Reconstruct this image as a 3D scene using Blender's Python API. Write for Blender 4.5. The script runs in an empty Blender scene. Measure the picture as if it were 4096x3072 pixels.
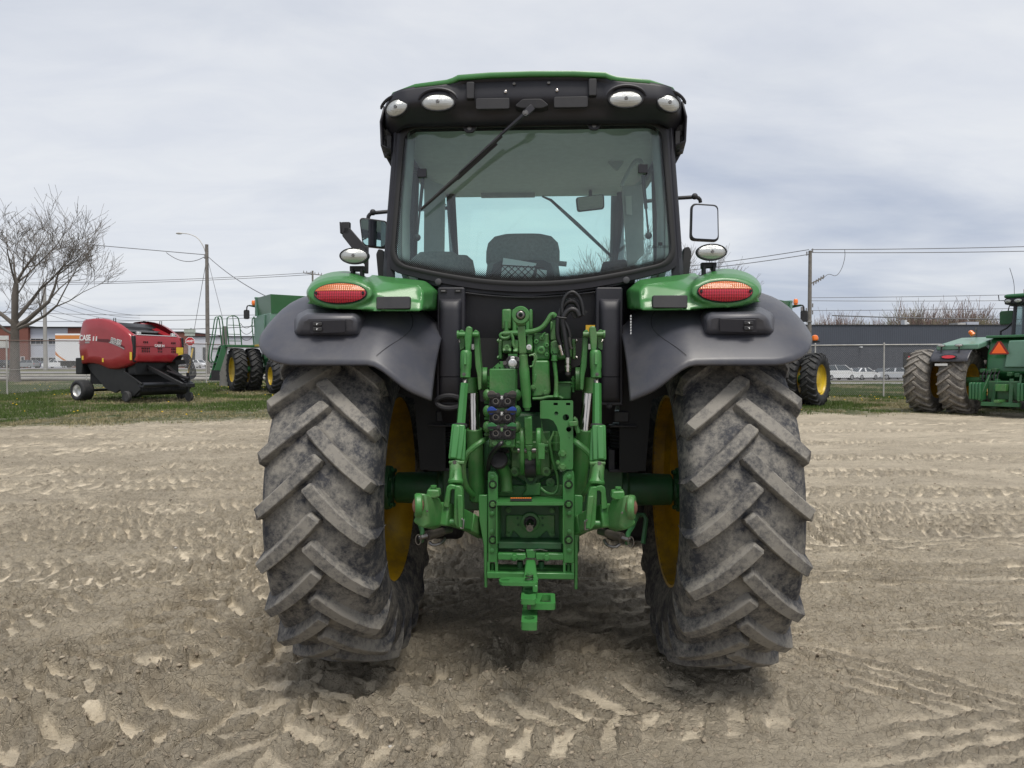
import bpy, bmesh, math, random
import numpy as np
from mathutils import Vector, Matrix

# ---------------------------------------------------------------- camera, sky, sun, exposure
scene = bpy.context.scene
COL = scene.collection
R = math.radians
F_PX = 2840.0                      # focal length in photo pixels (24 mm equivalent phone lens)
CAM_H = 1.52
PITCH = math.atan((1536 - 1471) / F_PX)
cam_d = bpy.data.cameras.new('camera')
cam = bpy.data.objects.new('camera', cam_d)
COL.objects.link(cam)
cam.location = (0, 0, CAM_H)
cam.rotation_euler = (R(90) - PITCH, 0, 0)
cam_d.sensor_width = 36.0
cam_d.lens = F_PX / 4096 * 36.0
cam_d.clip_start = 0.05
cam_d.clip_end = 3000
scene.camera = cam

world = bpy.data.worlds.new('World')
scene.world = world
world.use_nodes = True
SUN_EL, SUN_AZ = R(66), R(162)      # azimuth measured clockwise from +Y


def build_sky():
    nt = world.node_tree
    n = nt.nodes
    n.clear()
    L = nt.links.new
    out = n.new('ShaderNodeOutputWorld')
    bg = n.new('ShaderNodeBackground')
    sky = n.new('ShaderNodeTexSky')
    sky.sky_type = 'NISHITA'
    sky.sun_disc = False
    sky.sun_elevation = SUN_EL
    sky.sun_rotation = SUN_AZ
    sky.air_density = 1.0
    sky.dust_density = 2.0
    tc = n.new('ShaderNodeTexCoord')
    # cloud layer: the view direction projected on a flat ceiling
    sep = n.new('ShaderNodeSeparateXYZ')
    L(tc.outputs['Generated'], sep.inputs[0])
    zc = n.new('ShaderNodeMath'); zc.operation = 'MAXIMUM'; zc.inputs[1].default_value = 0.0
    L(sep.outputs['Z'], zc.inputs[0])
    za = n.new('ShaderNodeMath'); za.operation = 'ADD'; za.inputs[1].default_value = 0.13
    L(zc.outputs[0], za.inputs[0])
    dx = n.new('ShaderNodeMath'); dx.operation = 'DIVIDE'
    dy = n.new('ShaderNodeMath'); dy.operation = 'DIVIDE'
    L(sep.outputs['X'], dx.inputs[0]); L(za.outputs[0], dx.inputs[1])
    L(sep.outputs['Y'], dy.inputs[0]); L(za.outputs[0], dy.inputs[1])
    comb = n.new('ShaderNodeCombineXYZ')
    L(dx.outputs[0], comb.inputs[0]); L(dy.outputs[0], comb.inputs[1])
    mp = n.new('ShaderNodeMapping')
    mp.inputs['Scale'].default_value = (0.55, 1.05, 1)
    mp.inputs['Rotation'].default_value = (0, 0, R(-14))
    mp.inputs['Location'].default_value = (2.3, 1.4, 0)
    L(comb.outputs[0], mp.inputs[0])
    n1 = n.new('ShaderNodeTexNoise'); n1.inputs['Scale'].default_value = 0.62
    n1.inputs['Detail'].default_value = 7; n1.inputs['Roughness'].default_value = 0.50
    n1.inputs['Distortion'].default_value = 0.35
    n2 = n.new('ShaderNodeTexNoise'); n2.inputs['Scale'].default_value = 3.2
    n2.inputs['Detail'].default_value = 8; n2.inputs['Roughness'].default_value = 0.6
    n2.inputs['Distortion'].default_value = 0.5
    L(mp.outputs[0], n1.inputs['Vector']); L(mp.outputs[0], n2.inputs['Vector'])
    r1 = n.new('ShaderNodeValToRGB')
    r1.color_ramp.elements[0].position = 0.36; r1.color_ramp.elements[0].color = (3.75, 4.1, 4.85, 1)
    r1.color_ramp.elements[1].position = 0.54; r1.color_ramp.elements[1].color = (5.75, 5.9, 6.2, 1)
    L(n1.outputs['Fac'], r1.inputs[0])
    r2 = n.new('ShaderNodeValToRGB')
    r2.color_ramp.elements[0].position = 0.34; r2.color_ramp.elements[0].color = (0.93, 0.94, 0.965, 1)
    r2.color_ramp.elements[1].position = 0.64; r2.color_ramp.elements[1].color = (1.03, 1.028, 1.018, 1)
    L(n2.outputs['Fac'], r2.inputs[0])
    mul = n.new('ShaderNodeMixRGB'); mul.blend_type = 'MULTIPLY'; mul.inputs[0].default_value = 1
    L(r1.outputs[0], mul.inputs[1]); L(r2.outputs[0], mul.inputs[2])
    # mostly closed cloud deck over the blue sky
    mix = n.new('ShaderNodeMixRGB'); mix.inputs[0].default_value = 0.9
    L(sky.outputs[0], mix.inputs[1]); L(mul.outputs[0], mix.inputs[2])
    L(mix.outputs[0], bg.inputs['Color'])
    bg.inputs['Strength'].default_value = 0.068
    L(bg.outputs[0], out.inputs[0])


build_sky()
sun_d = bpy.data.lights.new('sun', 'SUN')
sun_d.energy = 1.5
sun_d.angle = R(24)
sun_d.color = (1.0, 0.95, 0.87)
sun = bpy.data.objects.new('sun', sun_d)
COL.objects.link(sun)
sdir = Vector((math.sin(SUN_AZ) * math.cos(SUN_EL), math.cos(SUN_AZ) * math.cos(SUN_EL), math.sin(SUN_EL)))
sun.rotation_euler = (-sdir).to_track_quat('-Z', 'Y').to_euler()
vs = scene.view_settings
vs.view_transform = 'Standard'
vs.look = 'None'
vs.exposure = 1.05
vs.gamma = 1.0
vs.use_curve_mapping = False
scene.render.engine = 'CYCLES'
scene.cycles.max_bounces = 8
scene.cycles.transparent_max_bounces = 24

random.seed(7)
rng = np.random.default_rng(11)


# ---------------------------------------------------------------- surveying: photo measurements to metres
def ray(px, py):
    x = (px - 2048) / F_PX
    u = -(py - 1536) / F_PX
    c, s = math.cos(PITCH), math.sin(PITCH)
    return Vector((x, c + u * s, u * c - s))


def at(px, py, depth):
    d = ray(px, py)
    return Vector((0, 0, CAM_H)) + d * (depth / d.y)


TRACTOR_LOC = Vector((0.111, 3.80, 0.0))
TRACTOR_YAW = R(-2.6)


def loc(px, py, ly):
    """point of the tractor's own frame (x right, y forward, z up; origin under the rear axle) at depth ly"""
    d = ray(px, py)
    m = Matrix.Rotation(-TRACTOR_YAW, 3, 'Z')
    o = m @ (Vector((0, 0, CAM_H)) - TRACTOR_LOC)
    d = m @ d
    t = (ly - o.y) / d.y
    return o + d * t


def sheet(x0, y0, s):
    return lambda cx, cy, ly: loc(x0 + s * cx, y0 + s * cy, ly)


K1 = sheet(1450, 240, .6329)
K2 = sheet(1600, 1050, .5727)
K3 = sheet(1500, 1800, .5425)
K4 = sheet(980, 900, .4824)
K5 = sheet(2500, 750, .5728)
KA = sheet(1900, 1180, .3134)
KB = sheet(1900, 1600, .3134)
KC = sheet(1640, 1280, .47)
KD = sheet(2250, 1280, .5306)
KR = sheet(1450, 280, .3165)

_LY = [0, 13, 20, 26, 30, 33, 41, 60, 90, 150, 600]
_LZ = [0, 0, .13, .33, .38, .50, .60, .80, 1.1, 1.42, 1.5]
_RY = [0, 13, 21, 26, 32, 60, 90, 600]
_RZ = [0, 0, .05, .12, .20, .12, 0, 0]


def ground_np(x, y):
    a = np.interp(y, _LY, _LZ)
    b = np.interp(y, _RY, _RZ)
    t = np.clip((x / (np.abs(y) + 5) + .15) / .35, 0, 1)
    t = t * t * (3 - 2 * t)
    return a * (1 - t) + b * t


def gz(x, y):
    return float(ground_np(np.array(x, float), np.array(y, float)))


def on_ground(px, depth):
    x = (px - 2048) / F_PX * depth
    return Vector((x, depth, gz(x, depth)))


# ---------------------------------------------------------------- materials
MATS = {}


def mat(name, color, rough=0.5, metal=0.0, var=0.0, scale=8.0, bump=0.0, bscale=60.0, dirt=None, dirt_amt=0.0,
        dirt_scale=3.0, coat=0.0, spec=0.5, emit=None, rough_var=0.0):
    if name in MATS:
        return MATS[name]
    m = bpy.data.materials.new(name)
    m.use_nodes = True
    nt = m.node_tree
    n = nt.nodes
    L = nt.links.new
    b = n['Principled BSDF']
    b.inputs['Base Color'].default_value = (*color, 1)
    b.inputs['Roughness'].default_value = rough
    b.inputs['Metallic'].default_value = metal
    b.inputs['Specular IOR Level'].default_value = spec
    if coat:
        b.inputs['Coat Weight'].default_value = coat
        b.inputs['Coat Roughness'].default_value = 0.12
    tc = n.new('ShaderNodeTexCoord')
    last = None
    if var or rough_var:
        nz = n.new('ShaderNodeTexNoise')
        nz.inputs['Scale'].default_value = scale
        nz.inputs['Detail'].default_value = 6
        nz.inputs['Roughness'].default_value = 0.65
        L(tc.outputs['Object'], nz.inputs['Vector'])
        cr = n.new('ShaderNodeValToRGB')
        cr.color_ramp.elements[0].position = 0.3
        cr.color_ramp.elements[1].position = 0.7
        lo = [max(0, c * (1 - var)) for c in color]
        hi = [min(1, c * (1 + var)) for c in color]
        cr.color_ramp.elements[0].color = (*lo, 1)
        cr.color_ramp.elements[1].color = (*hi, 1)
        L(nz.outputs['Fac'], cr.inputs[0])
        last = cr.outputs[0]
        if rough_var:
            mr = n.new('ShaderNodeMapRange')
            mr.inputs['From Min'].default_value = .3
            mr.inputs['From Max'].default_value = .7
            mr.inputs['To Min'].default_value = max(0, rough - rough_var)
            mr.inputs['To Max'].default_value = min(1, rough + rough_var)
            L(nz.outputs['Fac'], mr.inputs['Value'])
            L(mr.outputs[0], b.inputs['Roughness'])
    if dirt:
        nd = n.new('ShaderNodeTexNoise')
        nd.inputs['Scale'].default_value = dirt_scale
        nd.inputs['Detail'].default_value = 9
        nd.inputs['Roughness'].default_value = 0.72
        L(tc.outputs['Object'], nd.inputs['Vector'])
        rp = n.new('ShaderNodeMapRange')
        rp.inputs['From Min'].default_value = 0.45
        rp.inputs['From Max'].default_value = 0.72
        rp.inputs['To Min'].default_value = 0.0
        rp.inputs['To Max'].default_value = dirt_amt
        L(nd.outputs['Fac'], rp.inputs['Value'])
        mx = n.new('ShaderNodeMixRGB')
        L(rp.outputs[0], mx.inputs[0])
        if last:
            L(last, mx.inputs[1])
        else:
            mx.inputs[1].default_value = (*color, 1)
        mx.inputs[2].default_value = (*dirt, 1)
        last = mx.outputs[0]
    if last:
        L(last, b.inputs['Base Color'])
    if bump:
        nb = n.new('ShaderNodeTexNoise')
        nb.inputs['Scale'].default_value = bscale
        nb.inputs['Detail'].default_value = 4
        L(tc.outputs['Object'], nb.inputs['Vector'])
        bp = n.new('ShaderNodeBump')
        bp.inputs['Strength'].default_value = bump
        bp.inputs['Distance'].default_value = 0.01
        L(nb.outputs['Fac'], bp.inputs['Height'])
        L(bp.outputs[0], b.inputs['Normal'])
    if emit:
        b.inputs['Emission Color'].default_value = (*emit[:3], 1)
        b.inputs['Emission Strength'].default_value = emit[3]
    MATS[name] = m
    return m


def glass_mat(name, tint, refl=0.06, rough=0.0):
    if name in MATS:
        return MATS[name]
    m = bpy.data.materials.new(name)
    m.use_nodes = True
    nt = m.node_tree
    n = nt.nodes
    n.clear()
    L = nt.links.new
    out = n.new('ShaderNodeOutputMaterial')
    tr = n.new('ShaderNodeBsdfTransparent'); tr.inputs[0].default_value = (*tint, 1)
    gl = n.new('ShaderNodeBsdfGlossy'); gl.inputs['Roughness'].default_value = rough
    gl.inputs['Color'].default_value = (.9, .95, 1, 1)
    fr = n.new('ShaderNodeFresnel'); fr.inputs['IOR'].default_value = 1.5
    ge = n.new('ShaderNodeNewGeometry')          # the same reflectance from both faces of the pane
    io = n.new('ShaderNodeMath'); io.operation = 'MULTIPLY_ADD'
    io.inputs[1].default_value = 1 / 1.5 - 1.5; io.inputs[2].default_value = 1.5
    L(ge.outputs['Backfacing'], io.inputs[0]); L(io.outputs[0], fr.inputs['IOR'])
    mx = n.new('ShaderNodeMixShader')
    ad = n.new('ShaderNodeMath'); ad.operation = 'ADD'; ad.inputs[1].default_value = refl - 0.04
    L(fr.outputs[0], ad.inputs[0])
    L(ad.outputs[0], mx.inputs[0]); L(tr.outputs[0], mx.inputs[1]); L(gl.outputs[0], mx.inputs[2])
    L(mx.outputs[0], out.inputs[0])
    MATS[name] = m
    return m


DUST = (0.30, 0.26, 0.21)
M_GREEN = mat('green_paint', (0.042, 0.185, 0.046), 0.34, var=.10, scale=3, coat=.10, dirt=(.10, .16, .09), dirt_amt=.25, dirt_scale=5)
M_GREEN2 = mat('green_cast_paint', (0.045, 0.180, 0.043), 0.42, var=.16, scale=9, bump=.12, bscale=90, dirt=(.20, .19, .13), dirt_amt=.40, dirt_scale=7)
M_GREEN_D = mat('green_axle_paint', (0.018, 0.088, 0.030), 0.5, var=.2, scale=9, dirt=(.07, .07, .05), dirt_amt=.4, dirt_scale=7)
M_YEL = mat('yellow_rim_paint', (0.52, 0.31, 0.010), 0.38, var=.15, scale=6, dirt=(.12, .09, .05), dirt_amt=.85, dirt_scale=4)
M_YELC = mat('yellow_clean_paint', (0.62, 0.42, 0.015), 0.38, var=.10, scale=4, dirt=(.25, .18, .07), dirt_amt=.35, dirt_scale=3)
M_FEND = mat('grey_fender_plastic', (0.050, 0.052, 0.066), 0.42, var=.10, scale=2.5, bump=.04, bscale=220, dirt=(.135, .125, .115), dirt_amt=.40, dirt_scale=3.0, rough_var=.08)
M_BLK = mat('black_cab_plastic', (0.014, 0.014, 0.021), 0.50, var=.15, scale=4, dirt=(.035, .034, .035), dirt_amt=.35, dirt_scale=4)
M_BLKM = mat('black_matt_plastic', (0.018, 0.018, 0.022), 0.6, var=.2, scale=6, dirt=(.05, .047, .043), dirt_amt=.45, dirt_scale=5)
M_RUB = mat('black_rubber', (0.012, 0.012, 0.013), 0.6)
M_HOSE = mat('hose_rubber', (0.013, 0.013, 0.015), 0.45, bump=.1, bscale=300)
M_CHROME = mat('chrome', (0.58, 0.53, 0.49), 0.16, 1.0, rough_var=.05, scale=14)
M_STEEL = mat('worn_steel', (0.20, 0.19, 0.18), 0.35, 1.0, var=.25, scale=20)
M_ALU = mat('cast_aluminium', (0.72, 0.72, 0.71), 0.38, .7, var=.1, scale=40)
M_RUST = mat('rusty_steel', (0.17, 0.08, 0.055), 0.7, .2, var=.4, scale=30)
M_DARK = mat('dark_parts_and_recess_shade', (0.008, 0.008, 0.009), 0.7)  # near-black for dark parts, also paints the shade of recesses
M_LENS = mat('clear_lens', (0.78, 0.80, 0.80), 0.12, 0.35, var=.12, scale=60)
M_AMBER = mat('amber_lens', (0.62, 0.17, 0.02), 0.18, coat=.5, var=.2, scale=40)
M_RED = mat('red_lens', (0.48, 0.012, 0.022), 0.15, coat=.6, var=.25, scale=40)
M_BEACON = mat('orange_beacon', (0.80, 0.17, 0.01), 0.2, coat=.4)
M_WHITE = mat('white_paint', (0.74, 0.75, 0.76), 0.4)
M_GLASS = glass_mat('teal_cab_glass', (0.78, 0.955, 0.92), .05)
M_CARGL = mat('dark_car_glass', (0.05, 0.06, 0.07), 0.08, spec=.8)
M_MIRROR = mat('mirror_glass', (0.82, 0.84, 0.88), 0.02, 1.0)


# ---------------------------------------------------------------- mesh helpers
class MB:
    def __init__(self):
        self.v = []
        self.f = []

    def add(self, vs, fs):
        o = len(self.v)
        self.v.extend([tuple(p) for p in vs])
        self.f.extend([tuple(i + o for i in f) for f in fs])
        return self

    def box(self, x0, x1, y0, y1, z0, z1, mtx=None):
        vs = [Vector(p) for p in ((x0, y0, z0), (x1, y0, z0), (x1, y1, z0), (x0, y1, z0),
                                  (x0, y0, z1), (x1, y0, z1), (x1, y1, z1), (x0, y1, z1))]
        if mtx is not None:
            vs = [mtx @ p for p in vs]
        return self.add(vs, [(0, 3, 2, 1), (4, 5, 6, 7), (0, 1, 5, 4), (1, 2, 6, 5), (2, 3, 7, 6), (3, 0, 4, 7)])

    def frame_of(self, d):
        d = Vector(d).normalized()
        u = d.cross(Vector((0, 0, 1)))
        if u.length < 1e-3:
            u = d.cross(Vector((1, 0, 0)))
        u.normalize()
        w = d.cross(u).normalized()
        return u, w

    def cyl(self, p0, p1, r0, r1=None, seg=14, cap=True):
        r1 = r0 if r1 is None else r1
        p0, p1 = Vector(p0), Vector(p1)
        u, w = self.frame_of(p1 - p0)
        vs = []
        for p, r in ((p0, r0), (p1, r1)):
            for k in range(seg):
                a = 2 * math.pi * k / seg
                vs.append(p + (u * math.cos(a) + w * math.sin(a)) * r)
        fs = [(k, (k + 1) % seg, seg + (k + 1) % seg, seg + k) for k in range(seg)]
        if cap:
            fs += [tuple(reversed(range(seg))), tuple(range(seg, 2 * seg))]
        return self.add(vs, fs)

    def rev(self, p0, axis, prof, seg=24, cap=True, mtx=None):
        """revolve (along-axis, radius) pairs about the axis through p0"""
        p0 = Vector(p0)
        ax = Vector(axis).normalized()
        u, w = self.frame_of(ax)
        vs = []
        for t, r in prof:
            for k in range(seg):
                a = 2 * math.pi * k / seg
                vs.append(p0 + ax * t + (u * math.cos(a) + w * math.sin(a)) * r)
        n = len(prof)
        fs = []
        for i in range(n - 1):
            for k in range(seg):
                k2 = (k + 1) % seg
                fs.append((i * seg + k, i * seg + k2, (i + 1) * seg + k2, (i + 1) * seg + k))
        if cap:
            fs += [tuple(reversed(range(seg))), tuple(range((n - 1) * seg, n * seg))]
        return self.add(vs, fs)

    def tube(self, pts, r, seg=8, cap=True, smooth=0):
        pts = [Vector(p) for p in pts]
        rs = list(r) if isinstance(r, (list, tuple)) else [r] * len(pts)
        for _ in range(smooth):
            q, qr = [pts[0]], [rs[0]]
            for i in range(len(pts) - 1):
                q += [pts[i] * .75 + pts[i + 1] * .25, pts[i] * .25 + pts[i + 1] * .75]
                qr += [rs[i] * .75 + rs[i + 1] * .25, rs[i] * .25 + rs[i + 1] * .75]
            q.append(pts[-1]); qr.append(rs[-1])
            pts, rs = q, qr
        vs = []
        pu = None
        for i, p in enumerate(pts):
            d = (pts[min(i + 1, len(pts) - 1)] - pts[max(i - 1, 0)])
            if d.length < 1e-9:
                d = Vector((0, 0, 1))
            d.normalize()
            if pu is None:
                u, w = self.frame_of(d)
            else:
                u = pu - d * pu.dot(d)
                if u.length < 1e-6:
                    u, w = self.frame_of(d)
                u.normalize()
                w = d.cross(u)
            pu = u
            for k in range(seg):
                a = 2 * math.pi * k / seg
                vs.append(p + (u * math.cos(a) + w * math.sin(a)) * rs[i])
        n = len(pts)
        fs = []
        for i in range(n - 1):
            for k in range(seg):
                k2 = (k + 1) % seg
                fs.append((i * seg + k, i * seg + k2, (i + 1) * seg + k2, (i + 1) * seg + k))
        if cap:
            fs += [tuple(reversed(range(seg))), tuple(range((n - 1) * seg, n * seg))]
        return self.add(vs, fs)

    def prism(self, pts, off):
        """closed polygon of 3-D points, extruded by off"""
        pts = [Vector(p) for p in pts]
        off = Vector(off)
        n = len(pts)
        vs = pts + [p + off for p in pts]
        fs = [tuple(range(n)), tuple(reversed(range(n, 2 * n)))]
        fs += [(i, i + n, (i + 1) % n + n, (i + 1) % n) for i in range(n)]
        return self.add(vs, fs)

    def bar(self, p0, p1, w, h, up=(0, 0, 1), w1=None, h1=None):
        """tapered rectangular bar"""
        p0, p1 = Vector(p0), Vector(p1)
        d = (p1 - p0).normalized()
        s = d.cross(Vector(up))
        if s.length < 1e-4:
            s = d.cross(Vector((0, 1, 0)))
        s.normalize()
        t = s.cross(d).normalized()
        w1 = w if w1 is None else w1
        h1 = h if h1 is None else h1
        vs = []
        for p, a, b in ((p0, w, h), (p1, w1, h1)):
            vs += [p + s * a / 2 + t * b / 2, p - s * a / 2 + t * b / 2, p - s * a / 2 - t * b / 2, p + s * a / 2 - t * b / 2]
        return self.add(vs, [(3, 2, 1, 0), (4, 5, 6, 7), (0, 1, 5, 4), (1, 2, 6, 5), (2, 3, 7, 6), (3, 0, 4, 7)])

    def grid(self, rows, closed=False):
        """rows: list of equally long rows of points"""
        n, m = len(rows), len(rows[0])
        vs = [p for r in rows for p in r]
        fs = []
        for i in range(n - 1):
            for j in range(m if closed else m - 1):
                j2 = (j + 1) % m
                fs.append((i * m + j, i * m + j2, (i + 1) * m + j2, (i + 1) * m + j))
        return self.add(vs, fs)

    def ellipsoid(self, c, rx, ry, rz, seg=20, rings=10):
        c = Vector(c)
        rows = []
        for i in range(rings + 1):
            a = -math.pi / 2 + math.pi * i / rings
            rows.append([c + Vector((rx * math.cos(a) * math.cos(2 * math.pi * k / seg),
                                     ry * math.cos(a) * math.sin(2 * math.pi * k / seg), rz * math.sin(a))) for k in range(seg)])
        return self.grid(rows, True)

    def bolt(self, p, axis, r, h=.012, seg=6, washer=True):
        p = Vector(p); ax = Vector(axis).normalized()
        if washer:
            self.cyl(p, p + ax * .003, r * 1.35, seg=16)
        self.rev(p, ax, [(0, r), (h * .8, r), (h, r * .85)], seg=seg)
        return self

    def build(self, name, m, parent=None, smooth=35, bevel=0, bseg=2, mods=None, solid=0, thing=None):
        me = bpy.data.meshes.new(name)
        me.from_pydata(self.v, [], self.f)
        bm = bmesh.new()
        bm.from_mesh(me)
        bmesh.ops.recalc_face_normals(bm, faces=bm.faces)
        bm.to_mesh(me)
        bm.free()
        if smooth:
            me.shade_smooth()
            me.set_sharp_from_angle(angle=R(smooth))
        if m is not None:
            me.materials.append(m)
        o = bpy.data.objects.new(name, me)
        COL.objects.link(o)
        if parent is not None:
            o.parent = parent
        if solid:
            s = o.modifiers.new('thickness', 'SOLIDIFY')
            s.thickness = solid
            s.offset = 0
        if bevel:
            bv = o.modifiers.new('bevel', 'BEVEL')
            bv.width = bevel
            bv.segments = bseg
            bv.limit_method = 'ANGLE'
            bv.angle_limit = R(40)
            bv.harden_normals = False
        return o


def tag(o, label=None, cat=None, group=None, kind=None):
    if label:
        o['label'] = label
    if cat:
        o['category'] = cat
    if group:
        o['group'] = group
    if kind:
        o['kind'] = kind
    return o


def thing(name, location, rz=0, label=None, cat=None, group=None):
    o = bpy.data.objects.new(name, None)
    o.empty_display_size = .3
    COL.objects.link(o)
    o.location = location
    o.rotation_euler = (0, 0, rz)
    return tag(o, label, cat, group)


def children(o):
    return [c for c in bpy.data.objects if c.parent == o]


def copy_tree(o, parent=None):
    c = o.copy()
    COL.objects.link(c)
    if parent is not None:
        c.parent = parent
    for ch in list(o.children):
        copy_tree(ch, c)
    return c


def link_mesh(name, me, parent=None, location=(0, 0, 0), rot=(0, 0, 0)):
    o = bpy.data.objects.new(name, me)
    COL.objects.link(o)
    o.parent = parent
    o.location = location
    o.rotation_euler = rot
    return o


def text_mesh(name, body, size, m, parent, mtx, extrude=.002, align='CENTER', shear=0.0, bold=0.0, wscale=1.0):
    cu = bpy.data.curves.new(name, 'FONT')
    cu.body = body
    cu.size = size
    cu.extrude = extrude
    cu.align_x = align
    cu.align_y = 'CENTER'
    cu.shear = shear
    cu.offset = bold
    cu.resolution_u = 3
    tmp = bpy.data.objects.new(name, cu)
    COL.objects.link(tmp)
    dg = bpy.context.evaluated_depsgraph_get()
    me = bpy.data.meshes.new_from_object(tmp.evaluated_get(dg))
    bpy.data.objects.remove(tmp)
    bpy.data.curves.remove(cu)
    me.transform(mtx @ Matrix.Diagonal((wscale, 1, 1, 1)))
    me.materials.clear()
    me.materials.append(m)
    o = bpy.data.objects.new(name, me)
    COL.objects.link(o)
    if parent is not None:
        o.parent = parent
    return o


def basis(origin, ex, ey, ez):
    m = Matrix.Identity(4)
    for i, e in enumerate((ex, ey, ez)):
        for j in range(3):
            m[j][i] = e[j]
    m.translation = Vector(origin)
    return m


def ellipse_pts(c, ru, rv, u, v, n=28):
    c, u, v = Vector(c), Vector(u).normalized(), Vector(v).normalized()
    return [c + u * (ru * math.cos(2 * math.pi * k / n)) + v * (rv * math.sin(2 * math.pi * k / n)) for k in range(n)]


def round_poly(pts, r, n=4):
    """round the corners of a closed 3-D polygon"""
    pts = [Vector(p) for p in pts]
    out = []
    m = len(pts)
    rr = r if isinstance(r, (list, tuple)) else [r] * m
    for i in range(m):
        p, a, b = pts[i], pts[i - 1], pts[(i + 1) % m]
        da, db = (a - p), (b - p)
        k = min(rr[i], da.length * .48, db.length * .48)
        if k < 1e-5:
            out.append(p)
            continue
        s, e = p + da.normalized() * k, p + db.normalized() * k
        for j in range(n + 1):
            t = j / n
            out.append(s * (1 - t) ** 2 + p * 2 * t * (1 - t) + e * t * t)
    return out


# ---------------------------------------------------------------- ground
def vnoise(x, y, seed, freq):
    """smooth 2-D value noise in 0..1"""
    g = np.random.default_rng(seed).random((257, 257)).astype(np.float32)
    g[256] = g[0]; g[:, 256] = g[:, 0]
    u = (x * freq) % 256
    v = (y * freq) % 256
    i = np.floor(u).astype(int) % 256
    j = np.floor(v).astype(int) % 256
    fu, fv = u - np.floor(u), v - np.floor(v)
    fu = fu * fu * fu * (fu * (fu * 6 - 15) + 10)
    fv = fv * fv * fv * (fv * (fv * 6 - 15) + 10)
    return (g[i, j] * (1 - fu) + g[i + 1, j] * fu) * (1 - fv) + (g[i, j + 1] * (1 - fu) + g[i + 1, j + 1] * fu) * fv


def fbm(x, y, seed, freq, octaves=4, gain=.5):
    s, a, t = 0, 1, 0
    for k in range(octaves):
        s = s + a * vnoise(x + 3.7 * k, y - 1.9 * k, seed + k, freq * 2 ** k)
        t += a
        a *= gain
    return s / t


def sstep(a, b, x):
    t = np.clip((x - a) / (b - a), 0, 1)
    return t * t * (3 - 2 * t)


def grass_edge(x):
    e = np.interp(x, [-40, -20, -12, -6.7, 0, 8, 30], [14.5, 15.5, 16.8, 19.3, 21.3, 22.2, 22.6])
    return e + (fbm(x, x * 0 + 3.1, 77, .55, 3) - .5) * 2.0


# x, y of a point on the track, heading (deg), half length, width, lug pitch, depth, rib
TRACKS = [(-2.0, 4.0, 84, 3.2, .56, .235, .050, 0), (-1.5, 3.05, 26, 2.6, .50, .22, .048, 0), (-3.6, 5.0, 9, 3.6, .52, .13, .040, 0),
          (-4.6, 6.2, 5, 5.5, .55, .125, .036, 0), (-5, 7.4, 9, 5.5, .55, .125, .036, 0), (-6, 8.8, 3, 7, .6, .14, .036, 0),
          (-3.0, 2.9, 30, 3, .5, .2, .04, 0), (-6, 10.6, -4, 9, .6, .14, .034, 0), (-2.6, 6.9, 80, 4, .5, .13, .03, 0),
          (2.6, 4.3, 2, 3, .5, .11, .012, 1), (3.4, 5.2, -1, 4, .55, .10, .016, 1), (4.0, 6.1, 3, 5, .5, .10, .018, 1),
          (4.5, 7.3, 0, 6, .6, .16, .026, 1), (5, 8.6, -3, 7, .6, .2, .035, 0), (6, 10.2, 2, 8, .6, .2, .035, 0),
          (6, 12, -2, 9, .6, .22, .04, 0), (2.2, 3.15, -38, 1.6, .45, .1, .014, 1), (3.2, 3.2, 14, 2.4, .5, .12, .014, 1),
          (-7, 13, 2, 10, .6, .15, .034, 0), (4, 14, 4, 12, .6, .15, .034, 0), (-4, 15.5, 3, 10, .6, .15, .034, 0),
          (6, 16.5, 1, 12, .6, .15, .03, 0), (7, 18.8, -1, 12, .6, .15, .03, 0), (0.1, 3.0, 16, 1.5, .5, .2, .014, 0),
          (-.9, 5.5, 88, 3.2, .52, .23, .02, 0), (1.0, 5.6, 86, 3.0, .52, .23, .016, 0)]


def cells(x, y, freq, seed):
    """broken crust: a random value per plate and the distance to the plate's edge"""
    g = np.random.default_rng(seed).random((64, 64, 4)).astype(np.float32)
    u, v = x * freq, y * freq
    iu, iv = np.floor(u).astype(int), np.floor(v).astype(int)
    f1 = np.full(x.shape, 9., np.float32)
    f2 = np.full(x.shape, 9., np.float32)
    val = np.zeros(x.shape, np.float32)
    for a in (-1, 0, 1):
        for b in (-1, 0, 1):
            c = g[(iu + a) % 64, (iv + b) % 64]
            dx, dy = iu + a + c[..., 0] - u, iv + b + c[..., 1] - v
            d = np.sqrt(dx * dx + dy * dy)
            near = d < f1
            f2 = np.where(near, f1, np.minimum(f2, d))
            val = np.where(near, c[..., 2] + (dx * (c[..., 3] - .5) + dy * (c[..., 2] - .5)) * .9, val)
            f1 = np.where(near, d, f1)
    return val, f2 - f1


_tr = random.Random(4)
for _k in range(26):
    _y = 4.6 + 15 * _tr.random() ** 1.3
    _x = (_tr.random() - .62) * 1.5 * _y
    TRACKS.append((_x, _y, _tr.choice((4, 8, 12, 18, 10, 14, 2)) * (1 if _x < 1 else .2) + _tr.uniform(-3, 3), _tr.uniform(2, 6), _tr.uniform(.42, .6), _tr.uniform(.095, .15), _tr.uniform(.022, .042), 1 if (_x > 2 and _tr.random() < .4) else 0))


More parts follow.
